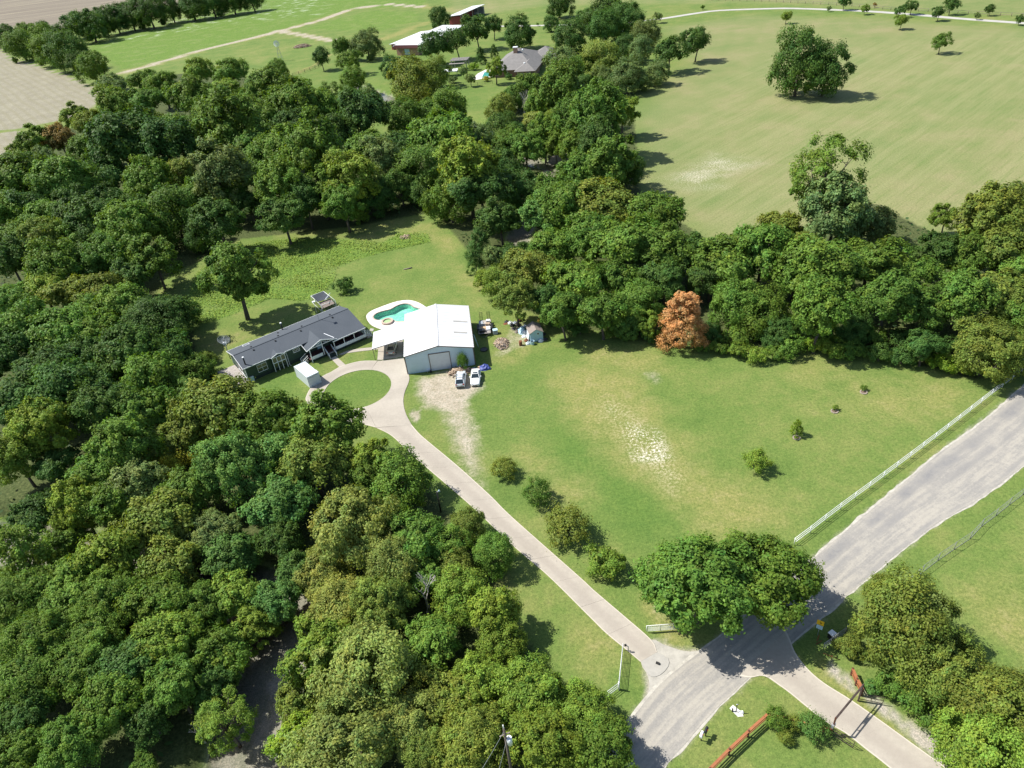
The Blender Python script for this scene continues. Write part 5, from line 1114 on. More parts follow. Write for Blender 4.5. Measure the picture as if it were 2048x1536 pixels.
# white box on the lawn
bx = empty('white_storage_box', (-36.72, 110.2, 0.02), math.radians(36.5), 'white windowless storage box standing across lawn and drive edge before the porch', 'storage box')
b_ = MB(); b_.add([(0, 0, .02), (2.35, 0, .02), (2.35, 5.35, .02), (0, 5.35, .02), (.0, 0, 2.35), (2.35, 0, 2.35), (2.35, 5.35, 2.35), (0, 5.35, 2.35)], [(0, 3, 2, 1), (4, 5, 6, 7), (0, 1, 5, 4), (1, 2, 6, 5), (2, 3, 7, 6), (3, 0, 4, 7)]); b_.build('box_shell', M_boxwhite, bx)
MB().box(-.04, 2.39, -.04, 1.05, 2.35, 2.40).build('roof_cap', M_boxwhite, bx)
for k in range(2): MB().box(.35 + .9 * k, 1.15 + .85 * k, -.03, -.005, 1.95 + .12 * k, 2.05 + .12 * k).build('lettering_bar', M_grey, bx)  # plain grey bars added in place of faint unreadable lettering, not real vents
for x, y in ((0, 0), (2.35, 0), (0, 5.35), (2.35, 5.35)): MB().box(x - .03, x + .03, y - .03, y + .03, .02, 2.36).build('corner_post', M_trim, bx)

# ------------------------------------------------------------------ metal building with carport
mbd = empty('metal_building', (-18.75, 111.15, 0), math.radians(2.6), 'metal workshop with white roof, pale blue front and attached carport', 'workshop')
BW, BD, BE, BR_ = 12.45, 15.6, 3.9, 5.25
def ribbed(x0, x1, y, face=-1):
    m_ = MB(); n = int((x1 - x0) / .3)
    def ztop(x): return BE - .06 + (BR_ - BE) * (1 - abs(x - BW / 2) / (BW / 2))
    m_.add([(x0, y, 0), (x1, y, 0), (x1, y, ztop(x1)), (BW / 2, y, BR_ - .06), (x0, y, ztop(x0))], [(0, 1, 2, 3, 4)])
    for k in range(n):
        x = x0 + (k + .5) * (x1 - x0) / n
        if 4.25 < x < 8.15 and face < 0: m_.box(x - .04, x + .04, y - .035, y - .001, 3.75, ztop(x) - .02)
        else: m_.box(x - .04, x + .04, y + (.001 if face > 0 else -.035), y + (.035 if face > 0 else -.001), 0, ztop(x) - .02)
    return m_.build('wall', M_bluewall, mbd)
ribbed(0, BW, 0, -1); ribbed(0, BW, BD, 1)
for x, f in ((0, -1), (BW, 1)):
    m_ = MB(); m_.add([(x, 0, 0), (x, BD, 0), (x, BD, BE - .05), (x, 0, BE - .05)], [(0, 1, 2, 3)])
    for k in range(52): 
        y = .15 + k * .3; m_.box(min(x + f * .001, x + f * .035), max(x + f * .001, x + f * .035), y - .04, y + .04, 0, BE - .08)
    m_.build('wall', M_bluewall, mbd)
def seam_roof(pts_of, x0, x1, y0, y1, name, step=.6):
    m_ = MB(); m_.slab([pts_of(x0, y0), pts_of(x1, y0), pts_of(x1, y1), pts_of(x0, y1)], .09)
    y = y0 + step
    while y < y1:
        a, b = Vector(pts_of(x0, y)), Vector(pts_of(x1, y)); m_.bar(a + Vector((0, 0, .02)), b + Vector((0, 0, .02)), .06, .035); y += step
    return m_.build(name, M_whiteroof, mbd)
lft = lambda x, y: (x, y, BE + (BR_ - BE) * (x + .15) / (BW / 2 + .15)); rgt = lambda x, y: (x, y, BE + (BR_ - BE) * (BW + .2 - x) / (BW / 2 + .2))
rl_ = seam_roof(lft, -.15, BW / 2 - .002, -.15, BD + .1, 'roof_slope'); rr_ = seam_roof(rgt, BW / 2, BW + .2, -.15, BD + .1, 'roof_slope')
MB().bar((BW / 2, -.15, BR_ + .03), (BW / 2, BD + .1, BR_ + .03), .35, .05).build('ridge_cap', M_whiteroof, mbd)
for y, x0, x1 in ((5.0, 9.3, 11.7), (9.2, 9.4, 12.0)):
    a, b = Vector(rgt(x0, y)), Vector(rgt(x1, y)); MB().bar(a + Vector((0, 0, .03)), b + Vector((0, 0, .03)), .42, .05).build('skylight_strip', M_farroad, mbd)
def btrim(name, *bars):
    m_ = MB()
    for a, b, wd, ht in bars: m_.bar(a, b, wd, ht)
    m_.build(name, M_browntrim, mbd)
btrim('rake_trim', ((-.15, -.18, BE - .06), (BW / 2, -.18, BR_ - .06), .06, .16)); btrim('rake_trim', ((BW / 2, -.18, BR_ - .06), (BW + .2, -.18, BE - .06), .06, .16))
btrim('corner_trim', ((-.04, -.05, 0), (-.04, -.05, BE - .1), .15, .15)); btrim('corner_trim', ((BW + .04, -.05, 0), (BW + .04, -.05, BE - .1), .18, .15))
btrim('eave_trim', ((BW + .23, -.15, BE - .06), (BW + .23, BD + .1, BE - .06), .05, .14))
gd = empty('garage_door', (0, 0, 0), parent=mbd)
for k in range(7): MB().box(4.36, 8.04, -.075, -.045, .05 + .505 * k, .05 + .505 * k + .495).build('door_panel', M_door, gd)
df = MB(); df.bar((4.3, -.07, 0), (4.3, -.07, 3.66), .13, .1); df.bar((8.1, -.07, 0), (8.1, -.07, 3.66), .13, .1); df.bar((4.24, -.07, 3.66), (8.16, -.07, 3.66), .1, .13); df.build('door_frame', M_browntrim, gd)
MB().tube([(.5, -.12, 3.35), (.72, -.35, 3.35)], .07, 8).build('floodlight', M_trim, mbd)
# carport
CY0, CY1, CX = 6.35, 12.6, -6.45
cpt = lambda x, y: (x, y, 2.62 + (3.82 - 2.62) * (x - CX) / (-.16 - CX))
seam_roof(cpt, CX, -.16, CY0, CY1, 'carport_roof')
btrim('carport_beam', ((CX, CY0 + .06, 2.5), (-.2, CY0 + .06, 3.70), .08, .16)); btrim('carport_beam', ((CX + .05, CY0, 2.48), (CX + .05, CY1, 2.48), .1, .16)); btrim('carport_beam', ((CX, CY1 - .06, 2.5), (-.2, CY1 - .06, 3.70), .08, .16))
for y in (CY0 + .1, (CY0 + CY1) / 2, CY1 - .1): btrim('carport_post', ((CX + .12, y, 0), (CX + .12, y, 2.45), .09, .09))

# ------------------------------------------------------------------ pool
pool = empty('swimming_pool', (0, 0, 0), 0, 'kidney shaped swimming pool with green blue water and pale deck, partly behind the workshop', 'pool')
do = smooth_line(POOLDECK, .8, True); wi = smooth_line(POOLWATER, .5, True)
def ring_mesh(name, outer, inner, z, th, m, parent):
    me = bpy.data.meshes.new(name); bm = bmesh.new()
    def loop(pts): 
        vs3 = [bm.verts.new((p[0], p[1], z)) for p in pts]; return [bm.edges.new((vs3[i], vs3[(i + 1) % len(vs3)])) for i in range(len(vs3))]
    e = loop(outer) + loop(inner); bmesh.ops.triangle_fill(bm, use_beauty=True, use_dissolve=False, edges=e)
    ex = bmesh.ops.extrude_face_region(bm, geom=list(bm.faces)); bmesh.ops.translate(bm, verts=[v for v in ex['geom'] if isinstance(v, bmesh.types.BMVert)], vec=(0, 0, -th))
    bmesh.ops.recalc_face_normals(bm, faces=bm.faces); bm.to_mesh(me); bm.free(); return link_mesh(name, me, m, parent)
cpo = wi + (wi - wi.mean(0)) / np.linalg.norm(wi - wi.mean(0), axis=1)[:, None] * .3
ring_mesh('pool_deck', do, cpo, .12, .35, M_pooldeck, pool); ring_mesh('coping', cpo - (cpo - wi) * .02, wi, .135, .25, M_coping, pool)
bs = MB(); nW = len(wi)
if sum(wi[i][0] * wi[(i + 1) % nW][1] - wi[(i + 1) % nW][0] * wi[i][1] for i in range(nW)) < 0: wi = wi[::-1]
vv_ = [(p[0], p[1], .10) for p in wi] + [(p[0], p[1], -1.05) for p in wi]
bs.add(vv_, [(i, (i + 1) % nW, nW + (i + 1) % nW, nW + i) for i in range(nW)] + [tuple(range(nW, 2 * nW))]); bs.build('basin', M_plaster, pool)
me = bpy.data.meshes.new('pool_water'); me.from_pydata([(p[0], p[1], -.22) for p in wi], [], [tuple(range(nW))]); link_mesh('pool_water', me, M_poolwater, pool)
tc = Vector((-24.1, 131.25, 0)); tub = empty('spa_ring', (0, 0, 0), parent=pool)
tp = [(tc.x + .85 * math.cos(a), tc.y + .85 * math.sin(a)) for a in np.linspace(0, 2 * math.pi, 28, endpoint=False)]; tq = [(tc.x + 1.25 * math.cos(a), tc.y + 1.25 * math.sin(a)) for a in np.linspace(0, 2 * math.pi, 28, endpoint=False)]
ring_mesh('spa_coping', tq, tp, .50, .40, M_coping, tub); MB().add([(p[0], p[1], .30) for p in tp], [tuple(range(28))]).build('spa_water', M_tubfloor, tub)
tag(flat('paving_slab', W([(741, 657), (748, 658), (746, 663), (739, 662)]), .06, M_apron), 'pale paving slab on the grass between porch and pool', 'paving slab')

# ------------------------------------------------------------------ cars
def car(name, loc, rz, label, paint, L=4.6, Wd=1.78, style='sedan', rails=False, sunroof=False, group=None):
    """front of the car points along -y"""
    c = empty(name, loc, rz, label, 'car', group)
    hw = Wd / 2
    if style == 'sedan':
        st = [(-.5, .70, .34, .56), (-.47, .86, .24, .66), (-.40, .95, .20, .74), (-.27, 1.0, .18, .84), (-.15, 1.0, .18, .90), (.20, 1.0, .18, .94), (.36, .99, .20, .96), (.44, .95, .24, .93), (.49, .86, .30, .86), (.5, .78, .40, .70)]
        gh = [(-.17, .84, .90), (-.03, .66, 1.36), (.22, .65, 1.38), (.37, .80, .95)]
    else:
        st = [(-.5, .72, .38, .62), (-.47, .88, .28, .80), (-.40, .96, .24, .92), (-.24, 1.0, .22, 1.02), (.0, 1.0, .22, 1.06), (.30, 1.0, .22, 1.08), (.44, .98, .26, 1.07), (.49, .92, .32, .98), (.5, .86, .42, .80)]
        gh = [(-.20, .86, 1.02), (-.09, .74, 1.58), (.36, .72, 1.60), (.475, .82, 1.06)]
    V = []; F = []; prof = [(-1, 0), (-1.0, .45), (-.97, .8), (-.86, 1.0), (-.4, 1.04), (.4, 1.04), (.86, 1.0), (.97, .8), (1.0, .45), (1, 0)]
    for (y, w_, z0, z1) in st:
        for (px_, pz_) in prof: V.append((px_ * w_ * hw, y * L, z0 + (z1 - z0) * pz_))
    n = len(prof)
    for i in range(len(st) - 1):
        for k in range(n - 1): F.append((i * n + k, i * n + k + 1, (i + 1) * n + k + 1, (i + 1) * n + k))
        F.append((i * n + n - 1, i * n, (i + 1) * n, (i + 1) * n + n - 1))
    F += [tuple(range(n)), tuple(range((len(st) - 1) * n, len(st) * n))[::-1]]
    b = MB(); b.add(V, F, True); b.build('body', paint, c)
    g0, g1, g2, g3 = gh
    def P_(g, s): return Vector((s * g[1] * hw, g[0] * L, g[2]))
    # glass cabin, slightly crowned, then roof panel and pillars in body colour
    cab = MB(); q = [P_(g, s) for g in gh for s in (-1, 1)]
    cab.add(q, [(0, 1, 3, 2), (4, 5, 7, 6), (0, 2, 4, 6), (1, 7, 5, 3), (2, 3, 5, 4), (0, 6, 7, 1)]); cab.build('windows', M_carglass, c)
    rp = MB(); x1, x2 = g1[1] * hw, g2[1] * hw; ya, yb = g1[0] * L, g2[0] * L; zr = g1[2]
    rows = []
    for i in range(5):
        t = i / 4; y = ya + (yb - ya) * t; xx = x1 + (x2 - x1) * t; zc = zr + .055 * math.sin(math.pi * (t * .8 + .1)) + .01
        rows.append([(-xx - .03, y, zr - .03), (-xx * .8, y, zc), (0, y, zc + .02), (xx * .8, y, zc), (xx + .03, y, zr - .03)])
    rv = [p for r in rows for p in r]; rp.add(rv, [(i * 5 + k, i * 5 + k + 1, (i + 1) * 5 + k + 1, (i + 1) * 5 + k) for i in range(4) for k in range(4)], True); rp.build('roof_panel', paint, c)
    for s in (-1, 1):
        o = Vector((s * .012, 0, .008))
        MB().bar(P_(g0, s) + o, P_(g1, s) + o, .09, .06).build('pillar', paint, c); MB().bar(P_(g2, s) + o, P_(g3, s) + o, .12, .07).build('pillar', paint, c)
        for t in (.36, .74):
            a = P_(g0, s).lerp(P_(g3, s), .18 + .64 * t); bb = P_(g1, s).lerp(P_(g2, s), t); MB().bar(a + o, bb + o, .07, .06).build('pillar', paint, c)
    for s in (-1, 1):
        for y in (-.31, .30):
            t_ = MB(); t_.tube([(s * (hw - .20), y * L, .33), (s * (hw + .005), y * L, .33)], .33, 18); w_ = t_.build('wheel', M_blackrub, c)
            MB().tube([(s * (hw - .01), y * L, .33), (s * (hw + .015), y * L, .33)], .2, 14).build('rim', M_steel, w_)
        MB().box(s * hw * .62 - .2, s * hw * .62 + .2, -L * .488, -L * .455, .58 if style == 'sedan' else .68, .70 if style == 'sedan' else .84).build('headlight', M_lamp, c)
        MB().box(s * hw * .72 - .14, s * hw * .72 + .14, L * .475, L * .499, .72, .88 if style == 'sedan' else 1.0).build('tail_light', M_redlamp, c)
        MB().box(s * (hw + .09) - .09, s * (hw + .09) + .09, g0[0] * L + .22, g0[0] * L + .38, .92 if style == 'sedan' else 1.05, 1.06 if style == 'sedan' else 1.22).build('mirror', paint, c)
        if rails: MB().bar((s * x1 * .82, ya + .25, zr + .12), (s * x2 * .82, yb - .1, zr + .12), .05, .05).build('roof_rail', M_black, c)
    MB().box(-hw * .45, hw * .45, -L * .502, -L * .48, .42, .56).build('grille', M_black, c)
    MB().box(-hw * .8, hw * .8, L * .492, L * .508, .40, .52).build('rear_bumper', M_black if style != 'sedan' else paint, c)
    MB().box(-.26, .26, L * .5, L * .51, .62, .74).build('number_plate', M_trim, c)
    if rails:
        for t in (.35, .75): y = ya + (yb - ya) * t; MB().bar((-x1 * .84, y, zr + .13), (x1 * .84, y, zr + .13), .06, .04).build('cross_bar', M_grey, c)
    if sunroof: MB().box(-.42, .42, ya + .12, ya + .5, zr + .05, zr + .085).build('sunroof', M_carglass, c)
    return c
car('parked_suv', (-8.98, 106.75, 0), math.radians(180 - 4), 'silver blue estate car with roof rails parked tail first before the workshop', M_carsilver, 4.45, 1.78, 'suv', True)
car('parked_sedan', (-6.32, 106.85, 0), math.radians(-4), 'white saloon with dark sunroof parked on the grass nose towards the camera', M_carwhite, 4.65, 1.78, 'sedan', False, True)
car('carport_car', (-22.25, 120.2, .08), math.radians(180 - 3), 'tan saloon parked in the shade of the white carport', M_cartan, 4.6, 1.78, 'sedan')
bk = empty('bicycle', (-19.75, 118.4, .08), math.radians(70), 'small bicycle leaning by the workshop wall under the carport', 'bicycle')
for x in (-.5, .5):
    t_ = MB(); t_.tube([(x + .31 * math.cos(a), 0, .33 + .31 * math.sin(a)) for a in np.linspace(0, 2 * math.pi, 19)], .025, 5, False); t_.build('wheel', M_blackrub, bk)
f_ = MB()
for a, b in (((-.5, 0, .33), (-.1, 0, .3)), ((-.1, 0, .3), (-.2, 0, .8)), ((-.5, 0, .33), (-.2, 0, .75)), ((-.2, 0, .75), (.35, 0, .78)), ((-.1, 0, .3), (.35, 0, .75)), ((.5, 0, .33), (.34, 0, .95))): f_.tube([a, b], .025, 6)
f_.build('frame', M_grey, bk); MB().bar((.34, -.28, .95), (.34, .28, .95), .035).build('handlebar', M_steel, bk); MB().box(-.32, -.08, -.07, .07, .82, .88).build('saddle', M_black, bk)

# ------------------------------------------------------------------ clutter round the workshop
def jag(mb, cx, cy, z, a, b, h):
    """a crumpled, uneven lump"""
    rng = np.random.default_rng(int(abs(cx * 100 + cy * 37)) % 9999); n = 9; V = []; F = []
    for j in range(5):
        f = j / 4; r = math.cos(f * 1.45) ** .7
        for k in range(n):
            t = 2 * math.pi * k / n; q = r * rng.uniform(.78, 1.2); V.append((cx + a * q * math.cos(t), cy + b * q * math.sin(t), z + h * (f ** .9) * rng.uniform(.85, 1.15)))
    for j in range(4):
        for k in range(n): F.append((j * n + k, j * n + (k + 1) % n, (j + 1) * n + (k + 1) % n, (j + 1) * n + k))
    F.append(tuple(4 * n + k for k in range(n))); return mb.add(V, F, False)
def woodpile(name, c, rx, ry, h, nlog, nstuff, label, lo, hi, rz=0):
    o = empty(name, (c[0], c[1], 0), rz, label, 'wood pile'); rng = random.Random(len(label))
    def one(mb):
        a = rng.uniform(0, 6.28); r = math.sqrt(rng.random()); x, y = rx * r * math.cos(a), ry * r * math.sin(a)
        zz = h * (1 - r * r) * rng.uniform(.5, 1) + .08; t = rng.uniform(0, 3.14); l = rng.uniform(lo, hi) / 2; dz = rng.uniform(-.25, .25) * l
        d = Vector((math.cos(t) * l, math.sin(t) * l, dz)); p = Vector((x, y, zz)); s = rng.uniform(.06, .12); mb.tube([p - d, p + d], [s, s * .9], 6)
    jag(MB(), 0, 0, 0, rx * .8, ry * .8, h * .8).build('heap_core', M_logd, o)
    for k in range(nlog): m_ = MB(); one(m_); m_.build('log', M_log if rng.random() < .65 else M_logd, o)
    m_ = MB()
    for k in range(nstuff): one(m_)
    s_ = m_.build('loose_wood', [M_log], o); tag(s_, None, None, None, 'stuff')
    return o
woodpile('timber_heap', at(917, 744, 0.2), 2.2, 1.15, .75, 46, 60, 'heap of broken timber and branches by the roll up door', .5, 1.6)
woodpile('log_pile', at(1003, 686, 0.3), 1.45, 2.1, .8, 60, 70, 'round pile of cut logs right of the loaded trailer', .35, .7)
woodpile('brush_pile', at(603, 93, 0.3), 5.2, 3.4, 1.6, 0, 160, 'grey brush pile in the far meadow near the windmill', 1.5, 4)
woodpile('stick_pile', at(812, 473, 0.2), 1.5, 1.2, .5, 8, 26, 'grey stick pile in the weedy clearing behind the pool', .6, 1.5)
for lg in range(3):
    q = at(813 + 2.2 * lg, 538 - .8 * lg, .1); m_ = MB(); m_.tube([(-.7, -.1 * lg, .1), (.8, .15, .14)], .11, 7); o = m_.build('fallen_log', M_logd); o.location = (q.x, q.y, 0)
    tag(o, ['short grey log lying on the lawn behind the pool, left one', 'short grey log lying on the lawn behind the pool, middle one', 'short grey log lying on the lawn behind the pool, right one'][lg], 'log', 'logs on the back lawn')
def thing(name, p, label, cat, rz=0, z=0, group=None): return empty(name, (p[0], p[1], z), rz, label, cat, group)
q = at(969, 735, .2); tp_ = thing('blue_tarp', q, 'crumpled blue tarpaulin over a heap at the workshop corner', 'tarpaulin')
jag(MB(), 0, 0, 0, .95, .8, .85).build('cover', M_tarp, tp_); jag(MB(), .7, -.3, 0, .5, .4, .5).build('loose_fold', M_tarp, tp_)
q = at(961, 734, .2); o = thing('cardboard_heap', q, 'flattened tan cardboard between workshop corner and blue tarpaulin', 'cardboard')
for k in range(5): MB().box(-.5 + .06 * k, .35, -.5, .3 + .05 * k, .08 * k, .08 * k + .06, rot=.4 * k).build('sheet', M_cardboard, o)
q = at(944, 737, .3); o = thing('white_frame_heap', q, 'tangle of white pipes and frames against the blue workshop front', 'scrap heap')
for k in range(7): MB().tube([(-.8 + .2 * k, -.2, .05 + .06 * k), (.2 + .15 * k, .3 - .07 * k, .2 + .1 * (k % 4))], .045, 6).build('pipe', M_trim if k % 3 else M_grey, o)
q = at(857, 743, 0); o = thing('garden_chair', q, 'white plastic garden chair left of the roll up door', 'chair', .2)
MB().box(-.27, .27, -.27, .25, .40, .45).build('seat', M_trim, o); MB().box(-.27, .27, .22, .27, .45, .95).build('backrest', M_trim, o)
for x in (-.24, .24):
    for y in (-.24, .22): MB().bar((x, y, 0), (x, y, .42), .05).build('leg', M_trim, o)
    MB().box(x - .03, x + .03, -.25, .24, .62, .66).build('armrest', M_trim, o)
q = at(862, 745, 0); o = thing('black_bucket', q, 'black bucket beside the white garden chair', 'bucket'); MB().cyl(0, 0, 0, .38, .17, .21, 14).build('pail', M_black, o); MB().tube([(-.2, 0, .36), (-.14, 0, .5), (0, 0, .55), (.14, 0, .5), (.2, 0, .36)], .012, 4).build('handle', M_steel, o)
q = at(968, 700, 0); o = thing('stock_tank', q, 'flat black round tank lying in the shadow of the workshop', 'tank')
MB().cyl(0, 0, 0, .16, .68, .72, 24).build('basin', M_black, o); MB().tube([(.7 * math.cos(a), .7 * math.sin(a), .17) for a in np.linspace(0, 2 * math.pi, 25)], .04, 5, False).build('rim', M_blackrub, o)
q = at(991, 667, 0); o = thing('grey_drum', q, 'grey plastic bin at the head of the log pile', 'bin', .1)
MB().box(-.45, .45, -.4, .4, 0, .85).build('bin_body', M_grey, o); MB().box(-.48, .48, -.43, .43, .85, .92).build('lid', M_bluegrey, o)
o = thing('leaning_ladder', (-6.05, 117.6), 'thin pole ladder leaning on the right wall of the workshop', 'ladder', 0)
for dx in (0, .35): MB().tube([(.5 , dx, 0), (-.05, dx - .6, 3.2)], .035, 6).build('stile', M_bluegrey, o)
for k in range(7): t = (k + 1) / 8; MB().tube([(.5 - .55 * t, -.6 * t, 3.2 * t), (.5 - .55 * t, .35 - .6 * t, 3.2 * t)], .025, 5).build('rung', M_bluegrey, o)
# loaded trailer
tr = empty('utility_trailer', (-4.05, 124.0, 0), math.radians(-3), 'black flatbed utility trailer with two raised ramps beside the workshop', 'trailer')
for k in range(8): MB().box(-1.2 + .3 * k, -.915 + .3 * k, -2.6, 2.6, .62, .68).build('deck_plank', M_deck, tr)
MB().bar((-1.22, -2.6, .56), (-1.22, 2.6, .56), .08, .14).build('side_rail', M_black, tr); MB().bar((1.22, -2.6, .56), (1.22, 2.6, .56), .08, .14).build('side_rail', M_black, tr)
MB().bar((-1.2, -2.6, .9), (1.2, -2.6, .9), .06, .06).build('front_rail', M_black, tr)
for s in (-1, 1):
    MB().bar((s * 1.0, -2.6, .55), (0, -3.9, .5), .09, .1).build('drawbar', M_black, tr)
    for y in (-.45, .45):
        w_ = MB().tube([(s * 1.27, y, .36), (s * 1.48, y, .36)], .35, 16).build('wheel', M_blackrub, tr); MB().tube([(s * 1.46, y, .36), (s * 1.5, y, .36)], .18, 12).build('rim', M_steel, w_)
    MB().box(s * 1.38 - .16, s * 1.38 + .16, -.95, .95, .74, .78).build('fender', M_black, tr)
    rm = MB()
    for k in range(7): rm.bar((s * .75 - .28, 2.62 + .05 * k, .68 + .27 * k), (s * .75 + .28, 2.62 + .05 * k, .68 + .27 * k), .05, .05)
    for dx in (-.28, .28): rm.bar((s * .75 + dx, 2.6, .65), (s * .75 + dx, 2.95, 2.35), .06, .06)
    rm.build('ramp', M_black, tr)
load = [('dark_crate', -.75, .7, .8, .9, .55, M_grey, 'dark blue grey crate on the trailer bed, rear left'), ('plywood_sheet', -.2, -.6, 1.3, .8, .18, M_cardboard, 'tan plywood sheets on the middle of the trailer'), ('white_board', .72, -1.0, .7, 1.2, .3, M_trim, 'white board lying on the right side of the trailer'),
        ('wooden_box', .6, .5, .8, .7, .45, M_log, 'pale wooden box on the trailer, right of the dark crate'), ('white_sack', -.6, 1.7, .5, .5, .35, M_trim, 'white sack by the left ramp of the trailer'), ('pale_carton', .65, 1.5, .7, .6, .6, M_white, 'pale carton by the right ramp of the trailer'), ('black_machine', -.5, -1.9, 1.1, .8, .5, M_black, 'black machine part at the front of the trailer'), ('scrap_board', .25, -1.7, .25, 1.3, .12, M_logd, 'grey scrap board across the front of the trailer')]
cr, sn_ = math.cos(math.radians(-3)), math.sin(math.radians(-3))
for nm, x, y, a, b, h, m_, lb in load:
    o = empty(nm, (-4.05 + x * cr - y * sn_, 124.0 + x * sn_ + y * cr, .685), R.uniform(-.3, .3), lb, nm.split('_')[1], 'load on the trailer')
    if 'sack' in nm: jag(MB(), 0, 0, 0, a / 2, b / 2, h).build('sack_body', m_, o)
    elif 'sheet' in nm or 'board' in nm or 'panel' in nm:
        for k in range(3): MB().box(-a / 2, a / 2, -b / 2, b / 2, h / 3 * k, h / 3 * k + h / 3 - .012, rot=.05 * k).build('sheet', m_, o)
    else:
        MB().box(-a / 2, a / 2, -b / 2, b / 2, 0, h * .9).build('case', m_, o); MB().box(-a / 2 - .02, a / 2 + .02, -b / 2 - .02, b / 2 + .02, h * .9, h).build('lid', m_, o)
# little shed and the junk round it
sh_ = empty('garden_shed', (4.42, 117.26, 0), math.radians(7.5), 'small pale blue shed with a tan shingle roof at the wood edge', 'shed')
w_ = MB(); w_.box(0, 2.5, 0, 3.0, 0, 1.95)
for y in (0, 3.0): w_.add([(0, y, 1.95), (2.5, y, 1.95), (1.25, y, 2.65)], [(0, 1, 2)])
for k in range(9): w_.box(.14 + .27 * k, .16 + .27 * k, -.014, -.001, 0, 1.95)
w_.build('wall', M_bluegrey, sh_)
r_ = MB(); r_.slab([(-.15, -.15, 1.9), (1.25, -.15, 2.72), (1.25, 3.15, 2.72), (-.15, 3.15, 1.9)], .07); r_.slab([(1.252, -.15, 2.72), (2.65, -.15, 1.9), (2.65, 3.15, 1.9), (1.252, 3.15, 2.72)], .07); r_.build('roof', M_shedroof, sh_)
w1 = MB().box(1.35, 1.8, -.03, -.003, 1.45, 1.85).build('window', M_trim, sh_); MB().box(1.4, 1.75, -.04, -.031, 1.5, 1.8).build('pane', M_glass, w1)
d_ = MB().box(.25, 1.1, -.035, -.016, .08, 1.75).build('door', M_bluegrey, sh_); MB().box(1.0, 1.06, -.06, -.036, .8, .95).build('latch', M_steel, d_)
o = thing('tall_white_board', (4.05, 117.7), 'white board leaning on the left side of the small shed', 'board', .1); MB().add([(0, 0, 0), (0, 2.4, 0), (.28, 2.4, 1.7), (.28, 0, 1.7), (-.06, 0, 0), (-.06, 2.4, 0), (.22, 2.4, 1.7), (.22, 0, 1.7)], [(0, 1, 2, 3), (7, 6, 5, 4), (0, 4, 5, 1), (1, 5, 6, 2), (2, 6, 7, 3), (3, 7, 4, 0)]).build('sheet', M_trim, o)
q = at(1065, 688.5, 0); o = thing('tin_tub', q, 'pale blue round tub at the front corner of the small shed', 'tub')
MB().tube([(0, 0, 0), (0, 0, .72)], [.33, .42], 20, caps=False).build('tub_wall', M_bluegrey, o); MB().cyl(0, 0, .0, .45, .32, .37, 20).build('tub_water', M_glass, o); MB().tube([(.42 * math.cos(a), .42 * math.sin(a), .72) for a in np.linspace(0, 2 * math.pi, 21)], .03, 5, False).build('rim', M_bluegrey, o)
q = at(1041.5, 690.5, 0); o = thing('rusty_barrel', q, 'rusty brown barrel standing alone on the grass left of the small shed', 'barrel')
MB().cyl(0, 0, 0, .95, .30, .30, 18).build('drum', M_rust, o)
for z in (.02, .33, .63, .93): MB().tube([(.305 * math.cos(a), .305 * math.sin(a), z) for a in np.linspace(0, 2 * math.pi, 19)], .02, 4, False).build('hoop', M_rust, o)
q = at(1042, 641, 0); o = thing('red_mower', q, 'red machine half under the trees beside the small shed', 'mower', .4)
MB().box(-.5, .5, -.35, .35, .25, .6).build('deck', M_redpl, o); jag(MB(), .25, 0, .6, .32, .28, .35).build('hood', M_redpl, o)
for x in (-.4, .4):
    for y in (-.4, .4): MB().tube([(x, y - .06, .2), (x, y + .06, .2)], .2, 12).build('wheel', M_blackrub, o)
MB().bar((-.4, 0, .5), (-.9, 0, 1.1), .05).build('handle', M_black, o)
q = at(1044, 660, .3); o = thing('grey_tarp_heap', q, 'blue grey tarpaulin heap against the left side of the small shed', 'tarpaulin'); jag(MB(), 0, 0, 0, .8, 1.2, .9).build('cover', M_bluegrey, o); jag(MB(), .5, -.9, 0, .5, .45, .7).build('loose_fold', M_white, o)
q = at(1029, 657, .1); o = thing('stone_heap', q, 'small brown heap of rubble left of the tarpaulin heap', 'rubble'); 
for k in range(9): jag(MB(), R.uniform(-.6, .6), R.uniform(-.5, .5), 0, .2, .2, .25).build('stone', M_logd, o)
for px_, py_, nm, lb, m_ in [(1013, 643, 'black_bag', 'black bag at the wood edge, leftmost of the junk row', M_black), (1020, 645, 'white_bucket_heap', 'white and blue plastic bits beside the black bag', M_white), (1011, 646, 'brown_board', 'short brown board in front of the black bag', M_rust), (1081, 681, 'white_bundle', 'white bundle at the right front corner of the small shed', M_white), (1079, 640, 'yellow_machine', 'yellow machine in deep shade behind the small shed', M_yellow),
        (1030, 645, 'grey_sheet', 'grey metal sheet in the junk row left of the red machine', M_grey), (1036, 648, 'wooden_crate', 'broken wooden crate in front of the red machine', M_log), (1024, 650, 'black_tyre_heap', 'black tyre heap in the middle of the junk row', M_blackrub), (1050, 652, 'white_drum', 'pale upright drum behind the blue grey tarpaulin heap', M_boxwhite),
        (1048, 672, 'white_sack', 'white sack at the near end of the blue grey tarpaulin heap', M_trim), (1053, 680, 'brown_scrap', 'brown scrap between white sack and shed wall', M_rust), (1056, 686, 'pale_bucket', 'pale bucket left of the blue tub', M_boxwhite), (1090, 678, 'dark_scrap', 'dark scrap right of the white bundle', M_black), (1086, 668, 'black_sheeting', 'black sheeting along the right wall of the small shed', M_black), (1034, 663, 'grey_branch_heap', 'grey branch heap left of the tarpaulin', M_logd)]:
    q = at(px_, py_, .2); o = thing(nm, q, lb, nm.split('_')[-1]); jag(MB(), 0, 0, 0, .45, .38, .5 if 'board' not in nm else .12).build('lump', m_, o); jag(MB(), .42, .15, 0, .22, .2, .25).build('side_lump', m_, o)

